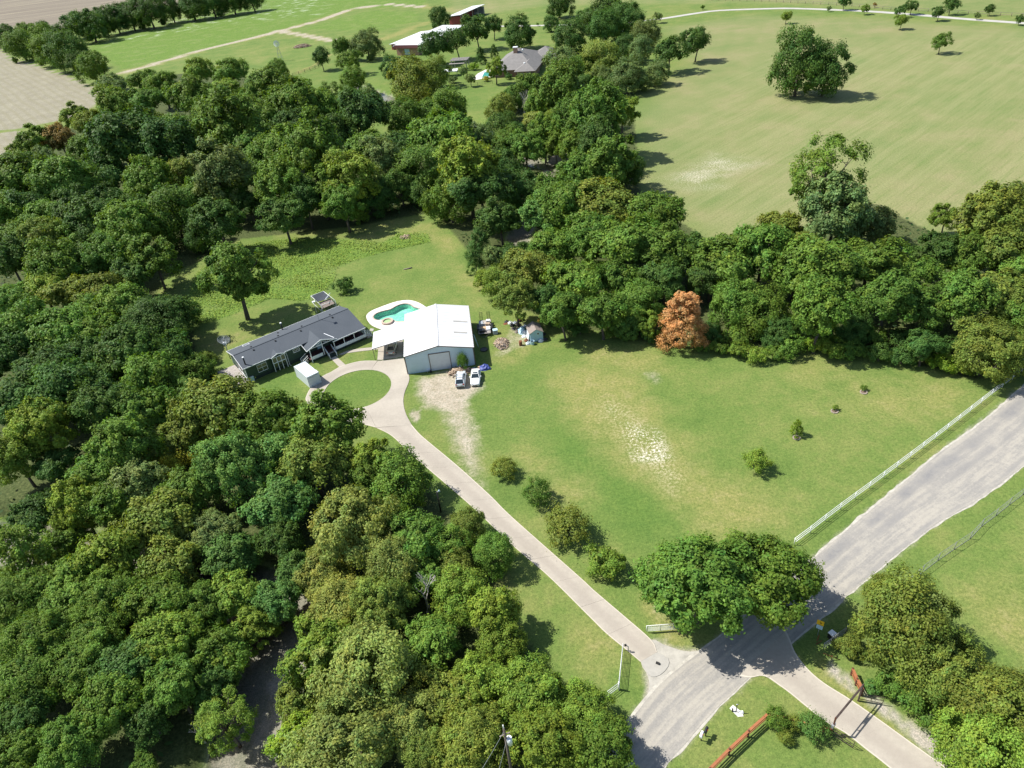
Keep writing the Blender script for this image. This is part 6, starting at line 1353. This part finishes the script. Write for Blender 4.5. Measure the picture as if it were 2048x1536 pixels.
# ------------------------------------------------------------------ fences and gates
def px_line(pts): return [at(x, y, 0) for x, y in pts]
def along(line, d):
    for a, b in zip(line[:-1], line[1:]):
        l = (b - a).length
        if d <= l: return a.lerp(b, d / l)
        d -= l
    return line[-1]
def total(line): return sum((b - a).length for a, b in zip(line[:-1], line[1:]))
def pipe_fence(name, pts, label, m_, spacing, h, rails, rad=.045, round_=True, offset0=0.0, post=.06, group=None):
    ln = px_line(pts); o0 = ln[0].copy(); o = empty(name, o0, 0, label, 'fence', group); T = total(ln); n = max(1, round(T / spacing))
    ps = [along(ln, T * k / n) - o0 for k in range(n + 1)]
    for p in ps:
        m2 = MB(); 
        if round_: m2.tube([(p.x, p.y, 0), (p.x, p.y, h)], post, 8)
        else: m2.box(p.x - post, p.x + post, p.y - post, p.y + post, 0, h + .08)
        m2.build('post', m_, o)
    for z in rails:
        m2 = MB()
        if round_: m2.tube([(p.x, p.y, z) for p in ps], rad, 6)
        else:
            for a, b in zip(ps[:-1], ps[1:]): m2.bar((a.x, a.y, z), (b.x, b.y, z), .05, rad * 2)
        m2.build('rail', m_, o)
    return o, ps, o0
pipe_fence('white_pipe_fence', [(1588, 1090), (1606, 1077), (1666, 1030), (1779, 947), (1880, 871), (1992, 784), (2036, 750), (2100, 698)], 'long white pipe fence between the front lawn and the road', M_white, 3.15, 1.3, (.42, .84, 1.27), rad=.036, post=.055)
pipe_fence('white_pipe_fence', [(1238, 1378), (1206, 1402), (1180, 1424)], 'short white pipe fence running from the white gate into the trees', M_white, 2.2, 1.2, (.35, .72, 1.15), rad=.035)
# galvanised chain link
cf, ps, o0 = pipe_fence('chain_link_fence', [(1815, 1172), (1830, 1156), (1898, 1104), (1934, 1086), (1953, 1060), (1985, 1037), (2013, 1014), (2040, 994), (2120, 930)], 'galvanised chain link fence across the road from the white fence', M_link, 3.1, 1.35, (.04, 1.33), rad=.022, post=.04)
ml = MB()
for a, b in zip(ps[:-1], ps[1:]):
    n = int((b - a).length / .40)
    for k in range(n):
        t0, t1 = k / n, min(1, (k + 3.2) / n)
        p0, p1 = a.lerp(b, t0), a.lerp(b, t1); h1 = 1.3 * (t1 - t0) * n / 3.2
        ml.bar((p0.x, p0.y, .04), (p1.x, p1.y, .04 + h1), .009); q0, q1 = a.lerp(b, t0), a.lerp(b, t1); ml.bar((q0.x, q0.y, 1.33), (q1.x, q1.y, 1.33 - h1), .009)
ml.build('wire_mesh', M_link, cf)
def tube_gate(name, a, b, h, label, m_, bars=6, braces=2):
    A_, B_ = at(*a), at(*b); d = B_ - A_; o = empty(name, A_, math.atan2(d.y, d.x), label, 'gate'); L_ = d.length
    MB().tube([(0, 0, .25), (0, 0, h)], .04, 8).build('end_bar', m_, o); MB().tube([(L_, 0, .25), (L_, 0, h)], .04, 8).build('end_bar', m_, o)
    for k in range(bars): z = .25 + (h - .25) * k / (bars - 1); MB().tube([(0, 0, z), (L_, 0, z)], .022 if k < bars - 1 else .035, 6).build('rail', m_, o)
    for k in range(braces): x = L_ * (k + 1) / (braces + 1); MB().bar((x, 0, .25), (x, 0, h), .05).build('brace', m_, o)
    MB().tube([(L_ + .12, 0, 0), (L_ + .12, 0, h + .25)], .08, 8).build('hinge_post', m_, o); return o
tube_gate('white_tube_gate', (1293, 1265), (1374, 1259), 1.25, 'white five bar tube gate standing open beside the drive mouth', M_white)
g2 = tube_gate('white_tube_gate', (1246, 1300), (1238, 1378), 1.25, 'white tube gate swung back on the left of the drive mouth', M_white)
# gate operator arm and keypad post
q = at(1256.5, 1304, 0); o = thing('keypad_post', q, 'small dark gooseneck keypad post at the left gate', 'post'); MB().tube([(0, 0, 0), (0, 0, 1.0), (-.25, .12, 1.15)], .05, 6).build('pole', M_grey, o); MB().box(-.42, -.18, .02, .18, 1.06, 1.32).build('keypad_box', M_black, o)
tube_gate('dark_tube_gate', (1646, 1300), (1690, 1268), 1.25, 'dull dark tube gate standing open by the yellow sign', M_link, 6, 2)
q = at(1672, 1318, 0); o = thing('brace_post', q, 'leaning dark pipe brace at the foot of the dark tube gate', 'brace post', .4); MB().tube([(-1.3, .7, 1.1), (.3, -.3, .02)], .045, 6).build('pipe', M_rust, o); MB().tube([(-.5, .2, 0), (-.5, .2, .7)], .04, 6).build('prop', M_rust, o)
# roadside signs
q = at(1635, 1271, 0); o = thing('road_sign', q, 'yellow square and pale blue warning signs on one thin post under the trees', 'road sign', math.radians(-38))
MB().tube([(0, 0, 0), (0, 0, 2.6)], .035, 8).build('post', M_grey, o)
MB().box(-.38, .38, -.06, -.035, 1.95, 2.7).build('yellow_panel', M_yellow, o)
sg = MB(); sg.bar((0, -.066, 2.12), (0, -.066, 2.5), .09, .008); sg.bar((-.02, -.066, 2.3), (.2, -.066, 2.3), .008, .08); sg.bar((0, -.066, 2.5), (-.09, -.066, 2.4), .05, .008); sg.bar((0, -.066, 2.5), (.09, -.066, 2.4), .05, .008); sg.build('junction_symbol', M_black, o)
MB().box(-.33, .33, -.058, -.034, 1.25, 1.88).build('blue_panel', M_signblue, o)
q = at(1662, 1275, 0); o = thing('white_mail_bin', q, 'white lidded bin in the shade behind the dark tube gate', 'bin', .5); MB().box(-.3, .3, -.28, .28, 0, .8).build('bin_body', M_black, o); MB().box(-.34, .34, -.34, .3, .8, .9).build('lid', M_white, o)
q = at(1634, 1282, 0); o = thing('brown_stake', q, 'short brown stake at the foot of the sign post', 'stake', .3); MB().bar((0, 0, 0), (.25, .1, .8), .09).build('stake_body', M_rust, o); MB().bar((-.4, -.3, .03), (.5, -.2, .03), .07).build('fallen_rail', M_rust, o)
# orange cedar rail fence
def cedar(name, pts, label, n, h=1.15, caps=True):
    ln = px_line(pts); o0 = ln[0].copy(); o = empty(name, o0, 0, label, 'fence', 'orange cedar fences'); T = total(ln)
    ps = [along(ln, T * k / n) - o0 for k in range(n + 1)]
    for p in ps: MB().box(p.x - .08, p.x + .08, p.y - .08, p.y + .08, 0, h + .12).build('post', M_cedard, o)
    for a, b in zip(ps[:-1], ps[1:]):
        d = (b - a).normalized()
        for z in (.35, .72): MB().bar((a.x, a.y, z), (b.x, b.y, z), .05, .16).build('rail', M_cedar, o)
        MB().bar((a.x, a.y, h), (b.x, b.y, h), .26, .05).build('cap_rail', M_cedar, o)
    return o
cedar('cedar_fence', [(1380, 1590), (1422, 1545), (1456, 1511), (1495, 1474), (1533, 1440)], 'orange stained cedar rail fence running along the lower lawn', 4)
cedar('cedar_fence', [(1533, 1440), (1563, 1446), (1600, 1455), (1640, 1464), (1661, 1470)], 'orange cedar fence wing behind the shrubs left of the iron gateway', 3)
cedar('cedar_fence', [(1702, 1350), (1712, 1373), (1722, 1391)], 'orange cedar fence wing right of the iron gateway', 2)
# iron gateway over the side drive
A_, B_ = at(1662, 1468), at(1716, 1402); d = B_ - A_; gw = empty('iron_gateway', A_, math.atan2(d.y, d.x), 'open rusty iron gateway with a tall overhead frame across the side drive', 'gateway'); L_ = d.length
for x in (0, L_): MB().bar((x, 0, 0), (x, 0, 3.0), .14).build('gate_post', M_iron if x else M_cedard, gw)
MB().bar((0, 0, 3.0), (L_, 0, 3.0), .1).build('top_beam', M_iron, gw); MB().bar((0, 0, 2.5), (L_, 0, 2.5), .08).build('lower_beam', M_iron, gw)
for k in range(1, 5): MB().bar((L_ * k / 5, 0, 2.5), (L_ * k / 5, 0, 3.0), .06).build('strut', M_iron, gw)
MB().bar((L_ * .42, 0, 2.75), (L_ * .58, 0, 2.75), .04, .3).build('name_plate', M_black, gw)
for s, x in ((1, L_), (-1, 0)):
    lf = MB(); x1 = x + s * .1; c_, n_ = (.55, -.85) if s > 0 else (.1, -1.0)
    ex = Vector((c_, n_, 0)).normalized() * 2.2
    for z in (.3, .8, 1.3): lf.bar((x1, 0, z), (x1 + ex.x, ex.y, z), .05)
    for t in (0, .5, 1): lf.bar((x1 + ex.x * t, ex.y * t, .3), (x1 + ex.x * t, ex.y * t, 1.3), .05)
    lf.build('gate_leaf', M_iron, gw)
MB().box(-.25, .25, -.1, .12, 1.3, 1.8).build('control_box', M_steel, gw)
# letter boxes and marker posts
def mailbox(px_, py_, m_, label, rz):
    q = at(px_, py_, 0); o = empty('mailbox', q, rz, label, 'mailbox', 'mailboxes by the road'); MB().bar((0, 0, 0), (0, 0, 1.0), .09).build('post', M_black, o)
    b = MB(); V = []; n = 9
    for y in (-.32, .32):
        V += [(-.15, y, 1.0), (.15, y, 1.0)] + [(.15 * math.cos(a), y, 1.18 + .15 * math.sin(a)) for a in np.linspace(0, math.pi, n)]
    k = n + 2; idx = [0, 1] + list(range(2, k)); F = [tuple(idx), tuple(i + k for i in idx[::-1])] + [(idx[i], idx[i] + k, idx[(i + 1) % k] + k, idx[(i + 1) % k]) for i in range(k)]
    b.add(V, F); b.build('box', m_, o); MB().box(-.14, .14, -.345, -.325, 1.01, 1.3).build('door', m_, o); MB().box(.155, .175, -.1, .02, 1.12, 1.35).build('flag', M_redpl, o); return o
mailbox(1411, 1472, M_black, 'black mailbox on a post at the road edge', math.radians(-35)); mailbox(1402, 1481, M_white, 'white mailbox on a post beside the black mailbox', math.radians(-35))
pd_ = [at(x, y)[:2] for x, y in ((1459, 1417), (1466, 1410), (1484, 1425), (1487, 1433), (1476, 1434))]
tag(flat('gravel_pad', pd_, .05, M_pad), 'white gravel patch around the water meter post on the lower lawn', None, None, 'structure')
q = at(1472, 1424, 0); o = thing('meter_post', q, 'dark standpipe on a white gravel patch by the road', 'post'); MB().tube([(0, 0, 0), (0, 0, 1.4)], .05, 8).build('pipe', M_black, o); MB().tube([(-.1, 0, 1.4), (.18, 0, 1.4)], .04, 6).build('tap', M_steel, o); MB().tube([(-.35, .1, 0), (-.35, .1, .5)], .08, 8).build('valve', M_black, o); MB().box(.3, .7, -.3, 0, .03, .16).build('meter_cover', M_white, o)
q = at(1315.5, 1328, 0); o = thing('black_mat', q, 'small black box lying on the white apron of the drive', 'box', -.6); MB().box(-.2, .2, -.12, .12, .065, .2).build('case', M_black, o); MB().box(-.21, .21, -.13, .13, .2, .23).build('lid', M_blackrub, o)
# lamp pole on the lawn, power pole with wires
q = at(882, 1024, 0); o = thing('light_pole', q, 'dark wooden pole with a yard light beside the drive', 'light pole'); MB().tube([(0, 0, 0), (0, 0, 3.9)], [.12, .09], 10).build('pole', M_black, o); MB().bar((0, 0, 3.9), (.3, .1, 4.05), .04).build('bracket', M_steel, o); MB().cyl(.32, .1, 3.85, 4.15, .16, .06, 12).build('lamp_head', M_bluegrey, o)
q = at(1012, 1482, 9.2); up = empty('power_pole', (q.x, q.y, 0), .3, 'grey power pole with a transformer among the trees at the bottom edge', 'power pole')
MB().tube([(0, 0, 0), (0, 0, 11.3)], [.17, .11], 10).build('pole', M_bark, up); MB().cyl(.3, -.1, 8.7, 9.7, .26, .26, 16).build('transformer', M_white, up); MB().cyl(.3, -.1, 9.7, 9.95, .06, .05, 8).build('bushing', M_grey, up); MB().tube([(0, 0, 11.2), (0, .1, 11.7)], .05, 6).build('insulator', M_white, up); MB().bar((-.5, 0, 10.3), (.5, 0, 10.3), .09).build('cross_arm', M_logd, up)
for a, b, lb in (((0, 0, 10.9), at(938, 1560, 8), 'thin overhead wire from the power pole to the lower left'), ((.2, 0, 9.9), at(985, 1560, 7.5), 'second overhead wire from the power pole, steeper')):
    p0 = Vector((q.x + a[0], q.y + a[1], a[2])); p1 = Vector(b) + (Vector(b) - p0) * 1.5; pts = [p0.lerp(p1, t) - Vector((0, 0, 1.2 * 4 * t * (1 - t))) for t in np.linspace(0, 1, 16)]
    m2 = MB(); m2.tube(pts, .018, 4, False); tag(m2.build('power_wire', M_steel), lb, 'wire', 'wires from the power pole')
# mulch rings of the young trees
for px_, py_, lb in ((1593, 876, 'stone ring of mulch round the tallest young tree'), (1669, 823, 'stone ring of mulch round the tiny middle sapling'), (1727, 785, 'stone ring of mulch round the sapling nearest the wood')):
    q = at(px_, py_, 0); o = empty('mulch_ring', q, 0, lb, 'mulch ring', 'mulch rings on the front lawn'); MB().cyl(0, 0, -.02, .06, .52, .5, 20).build('mulch', M_mulch, o)
    for k in range(14): t = 2 * math.pi * k / 14; MB().box(.5 * math.cos(t) - .1, .5 * math.cos(t) + .1, .5 * math.sin(t) - .06, .5 * math.sin(t) + .06, 0, .14, rot=t + 1.57).build('stone', M_ringstone, o)

# ------------------------------------------------------------------ farmstead in the distance
fh = empty('farmhouse', (0, 0, 0), 0, 'brick farmhouse with grey hipped roof behind the middle wood', 'house')
fa = math.radians(-16); FO = Vector((17.2, 337.0, 0)); fh.location = FO; fh.rotation_euler = (0, 0, fa)
def hip(mb, x0, x1, y0, y1, ez, rz_, inset):
    mb.add([(x0, y0, ez), (x1, y0, ez), (x1, y1, ez), (x0, y1, ez), ((x0 + x1) / 2, y0 + inset, rz_), ((x0 + x1) / 2, y1 - inset, rz_)], [(0, 1, 4), (1, 2, 5, 4), (2, 3, 5), (3, 0, 4, 5), (3, 2, 1, 0)])
def hipx(mb, x0, x1, y0, y1, ez, rz_, inset):
    mb.add([(x0, y0, ez), (x1, y0, ez), (x1, y1, ez), (x0, y1, ez), (x0 + inset, (y0 + y1) / 2, rz_), (x1 - inset, (y0 + y1) / 2, rz_)], [(0, 1, 5, 4), (1, 2, 5), (2, 3, 4, 5), (3, 0, 4), (3, 2, 1, 0)])
MB().box(-11.4, 7.2, 2.0, 34, 0, 3.0).build('wall', M_brick, fh); MB().box(.2, 8.6, -2.0, 10, 0, 3.0).build('wall', M_brick, fh); MB().box(5.0, 13.0, 24, 38, 0, 3.0).build('wall', M_brick, fh)
r_ = MB(); hip(r_, -12, 7.8, 1.2, 35, 3.0, 8.6, 16); r_.build('roof', M_roofshade, fh)
r_ = MB(); hip(r_, -.4, 9.2, -2.8, 16, 3.02, 5.6, 6); rw = r_.build('wing_roof', M_roofshade, fh)
r_ = MB(); hipx(r_, 2.0, 13.8, 23, 38.6, 3.04, 6.6, 6); r_.build('wing_roof', M_roofshade, fh)
ch = MB().box(-3.6, -1.9, 13.6, 15.2, 5.0, 9.6).build('chimney', M_brickl, fh); MB().box(-3.8, -1.7, 13.4, 15.4, 9.6, 9.9).build('chimney_cap', M_trim, ch)
for x in (-9, -5, 3, 6): f = MB().box(x - .8, x + .8, 1.9 if x < 0 else -2.1, 1.97 if x < 0 else -2.03, .9, 2.3).build('window', M_trim, fh); MB().box(x - .65, x + .65, 1.85 if x < 0 else -2.15, 1.88 if x < 0 else -2.12, 1.0, 2.2).build('pane', M_glass, f)
MB().cyl(3.5, 2.5, 4.8, 5.6, .35, .35, 10).build('roof_vent', M_trim, fh); MB().cyl(.4, 15, 8.0, 8.8, .5, .2, 10).build('roof_vent', M_trim, fh)
# its pool, pergola, carport
fp = empty('farmhouse_pool', at(968, 150, 0), 0, 'small turquoise pool with white deck left of the farmhouse', 'pool')
MB().slab([(-6, -9, .15), (5.5, -6, .15), (5.5, 9, .15), (1, 10, .15), (-3, 3, .15)], .2).build('pool_deck', M_pooldeck, fp); MB().slab([(-1.2, -5.4, .19), (3.8, -4.4, .19), (3.8, 4.5, .19), (.4, 5.0, .19)], .03).build('water', mat('turquoise water', (.07, .34, .30), .1, .05, 1), fp)
pg = empty('garden_pergola', at(922, 139, 0), math.radians(-14), 'tall grey pergola in the farmhouse garden', 'pergola')
for x in (-3.5, 3.5):
    for y in (-2.5, 2.5): MB().bar((x, y, 0), (x, y, 4.4), .35).build('post', M_deck, pg)
for k in range(9): MB().bar((-4.2, -3 + .75 * k, 4.6), (4.2, -3 + .75 * k, 4.6), .3, .22).build('roof_slat', M_deck, pg)
MB().box(-4.4, 3.0, -4.2, -2.8, 3.3, 3.5).build('lower_roof', M_deck, pg)
cs = empty('garden_shelter', at(900, 152, 0), math.radians(-5), 'low flat roofed shelter left of the pergola', 'shelter'); MB().box(-4, 3.8, -2.6, 2.6, 2.2, 2.45).build('roof', M_white, cs)
for x in (-3.7, 3.5):
    for y in (-2.4, 2.4): MB().bar((x, y, 0), (x, y, 2.2), .16).build('post', M_steel, cs)
# long brick and metal barn
bn = empty('brick_barn', (-28.9, 413.0, 0), math.radians(-28), 'long barn with white roof and tan brick end left of the farmhouse', 'barn')
MB().box(-13.5, 0, 0, 52, 0, 4.2).build('wall', M_brickl, bn); MB().slab([(-14.2, -.8, 5.3), (.8, -.8, 5.0), (.8, 53, 5.0), (-14.2, 53, 5.3)], .25).build('roof', M_whiteroof, bn)
MB().box(-14.0, .7, -1.05, -.82, 3.7, 5.25).build('front_fascia', mat('maroon fascia', (.20, .07, .075), .6, .1, 1), bn); MB().box(-8.5, -5.5, -.12, -.02, .3, 3.2).build('door', M_bluegrey, bn)
MB().box(-15.6, -14.25, 0, 52, 4.3, 4.7).build('roof_gutter', M_grey, bn)
lb = empty('low_red_barn', (-43.6, 437.0, 0), math.radians(-28), 'low red metal barn with white roof behind the brick barn', 'barn')
MB().box(-1.5, 10, 0, 33, 0, 2.9).build('wall', M_redmetal, lb); MB().slab([(-2.4, -.8, 3.0), (10.4, -.8, 3.9), (10.4, 34, 3.9), (-2.4, 34, 3.0)], .2).build('roof', M_whiteroof, lb)
for x in (0, 3, 6): MB().bar((x, -.4, 0), (x, -.4, 3.0), .25).build('post', M_browntrim, lb)
os_ = empty('open_red_shed', (-8.2, 497.5, 0), math.radians(-26), 'open fronted red shed with white roof at the far edge of the yard', 'shed')
LW_ = 36.0
MB().box(-5.6, -5.3, 0, LW_, 0, 4.6).build('back_wall', M_redmetal, os_); MB().box(-5.3, 2.4, 0, .25, 0, 4.4).build('end_wall', M_redmetal, os_); MB().box(-5.3, 2.4, LW_ - .25, LW_, 0, 4.4).build('end_wall', M_grey, os_)
m2 = MB(); m2.slab([(-6.2, -.6, 4.9), (2.9, -.6, 5.6), (2.9, LW_ + .6, 5.6), (-6.2, LW_ + .6, 4.9)], .2); m2.build('roof', M_whiteroof, os_)
for k in range(5): MB().bar((2.3, 1 + k * 8.4, 0), (2.3, 1 + k * 8.4, 5.3), .3).build('post', M_steel, os_)
for k, nm, m_, lb_ in ((0, 'red_tractor', M_redpl, 'red tractor standing in the open red shed'), (1, 'grey_wagon', M_grey, 'pale farm wagon standing in the open red shed')):
    a_ = math.radians(-26); lx, ly = -1.0, 17 + 12 * k; o = empty(nm, (-8.2 + lx * math.cos(a_) - ly * math.sin(a_), 497.5 + lx * math.sin(a_) + ly * math.cos(a_), 0), a_, lb_, nm.split('_')[1])
    MB().box(-1.2, 1.8, -.6, .6, .9, 2.0).build('body', m_, o)
    for x in (-.8, 1.3):
        for y in (-.8, .8): MB().tube([(x, y - .15, .6), (x, y + .15, .6)], .6, 14).build('wheel', M_blackrub, o)
    if k == 0: MB().box(-1.1, .2, -.55, .55, 2.0, 2.9).build('cab', M_glass, o)
# windmill
wq = at(562, 122, 0); wmill = empty('windmill', wq, 0, 'old white farm windmill in the far meadow', 'windmill')
for sx in (-1, 1):
    for sy in (-1, 1): MB().bar((sx * 1.3, sy * 1.3, 0), (sx * .12, sy * .12, 8.5), .1).build('tower_leg', M_steel, wmill)
for z in (2, 4, 6): h = 1.3 * (1 - z / 9.2); tb = MB(); tb.bar((-h, -h, z), (h, -h, z), .06); tb.bar((h, -h, z), (h, h, z), .06); tb.bar((h, h, z), (-h, h, z), .06); tb.bar((-h, h, z), (-h, -h, z), .06); tb.build('tower_brace', M_steel, wmill)
hub = Vector((.1, -.5, 9.0))
for k in range(14):
    t = 2 * math.pi * k / 14; r0, r1 = .45, 1.7; dt = .16
    MB().add([hub + Vector((r0 * math.cos(t - dt), 0, r0 * math.sin(t - dt))), hub + Vector((r1 * math.cos(t - dt), .1, r1 * math.sin(t - dt))), hub + Vector((r1 * math.cos(t + dt), -.1, r1 * math.sin(t + dt))), hub + Vector((r0 * math.cos(t + dt), 0, r0 * math.sin(t + dt)))], [(0, 1, 2, 3)]).build('blade', M_white, wmill)
MB().add([(.05, .5, 9.0), (.2, 2.2, 8.5), (.2, 2.4, 9.6)], [(0, 1, 2)]).build('tail_vane', M_white, wmill); MB().bar((.1, -.5, 9.0), (.1, 2.2, 9.0), .08).build('axle', M_steel, wmill)
# field fences far away
pipe_fence('far_rail_fence', [(1410, 0.5), (1536, 3.6), (1686, 11.5), (1786, 20.5), (1911, 27), (2048, 34), (2160, 42)], 'long brown rail fence across the top of the pasture beyond the lane', M_browntrim, 4.6, 1.5, (.6, 1.4), rad=.06, post=.1)
pipe_fence('meadow_fence', [(586, 153), (610, 145), (634, 136), (654, 120)], 'dark rail fence between farm lawn and far meadow', M_black, 4.0, 1.5, (.5, 1.0, 1.45), rad=.05, post=.1)
pipe_fence('garden_fence', [(900, 172), (930, 171), (960, 170), (985, 167)], 'low wire fence along the lower side of the farmhouse garden', M_black, 3.0, 1.2, (.4, 1.15), rad=.03, post=.06)
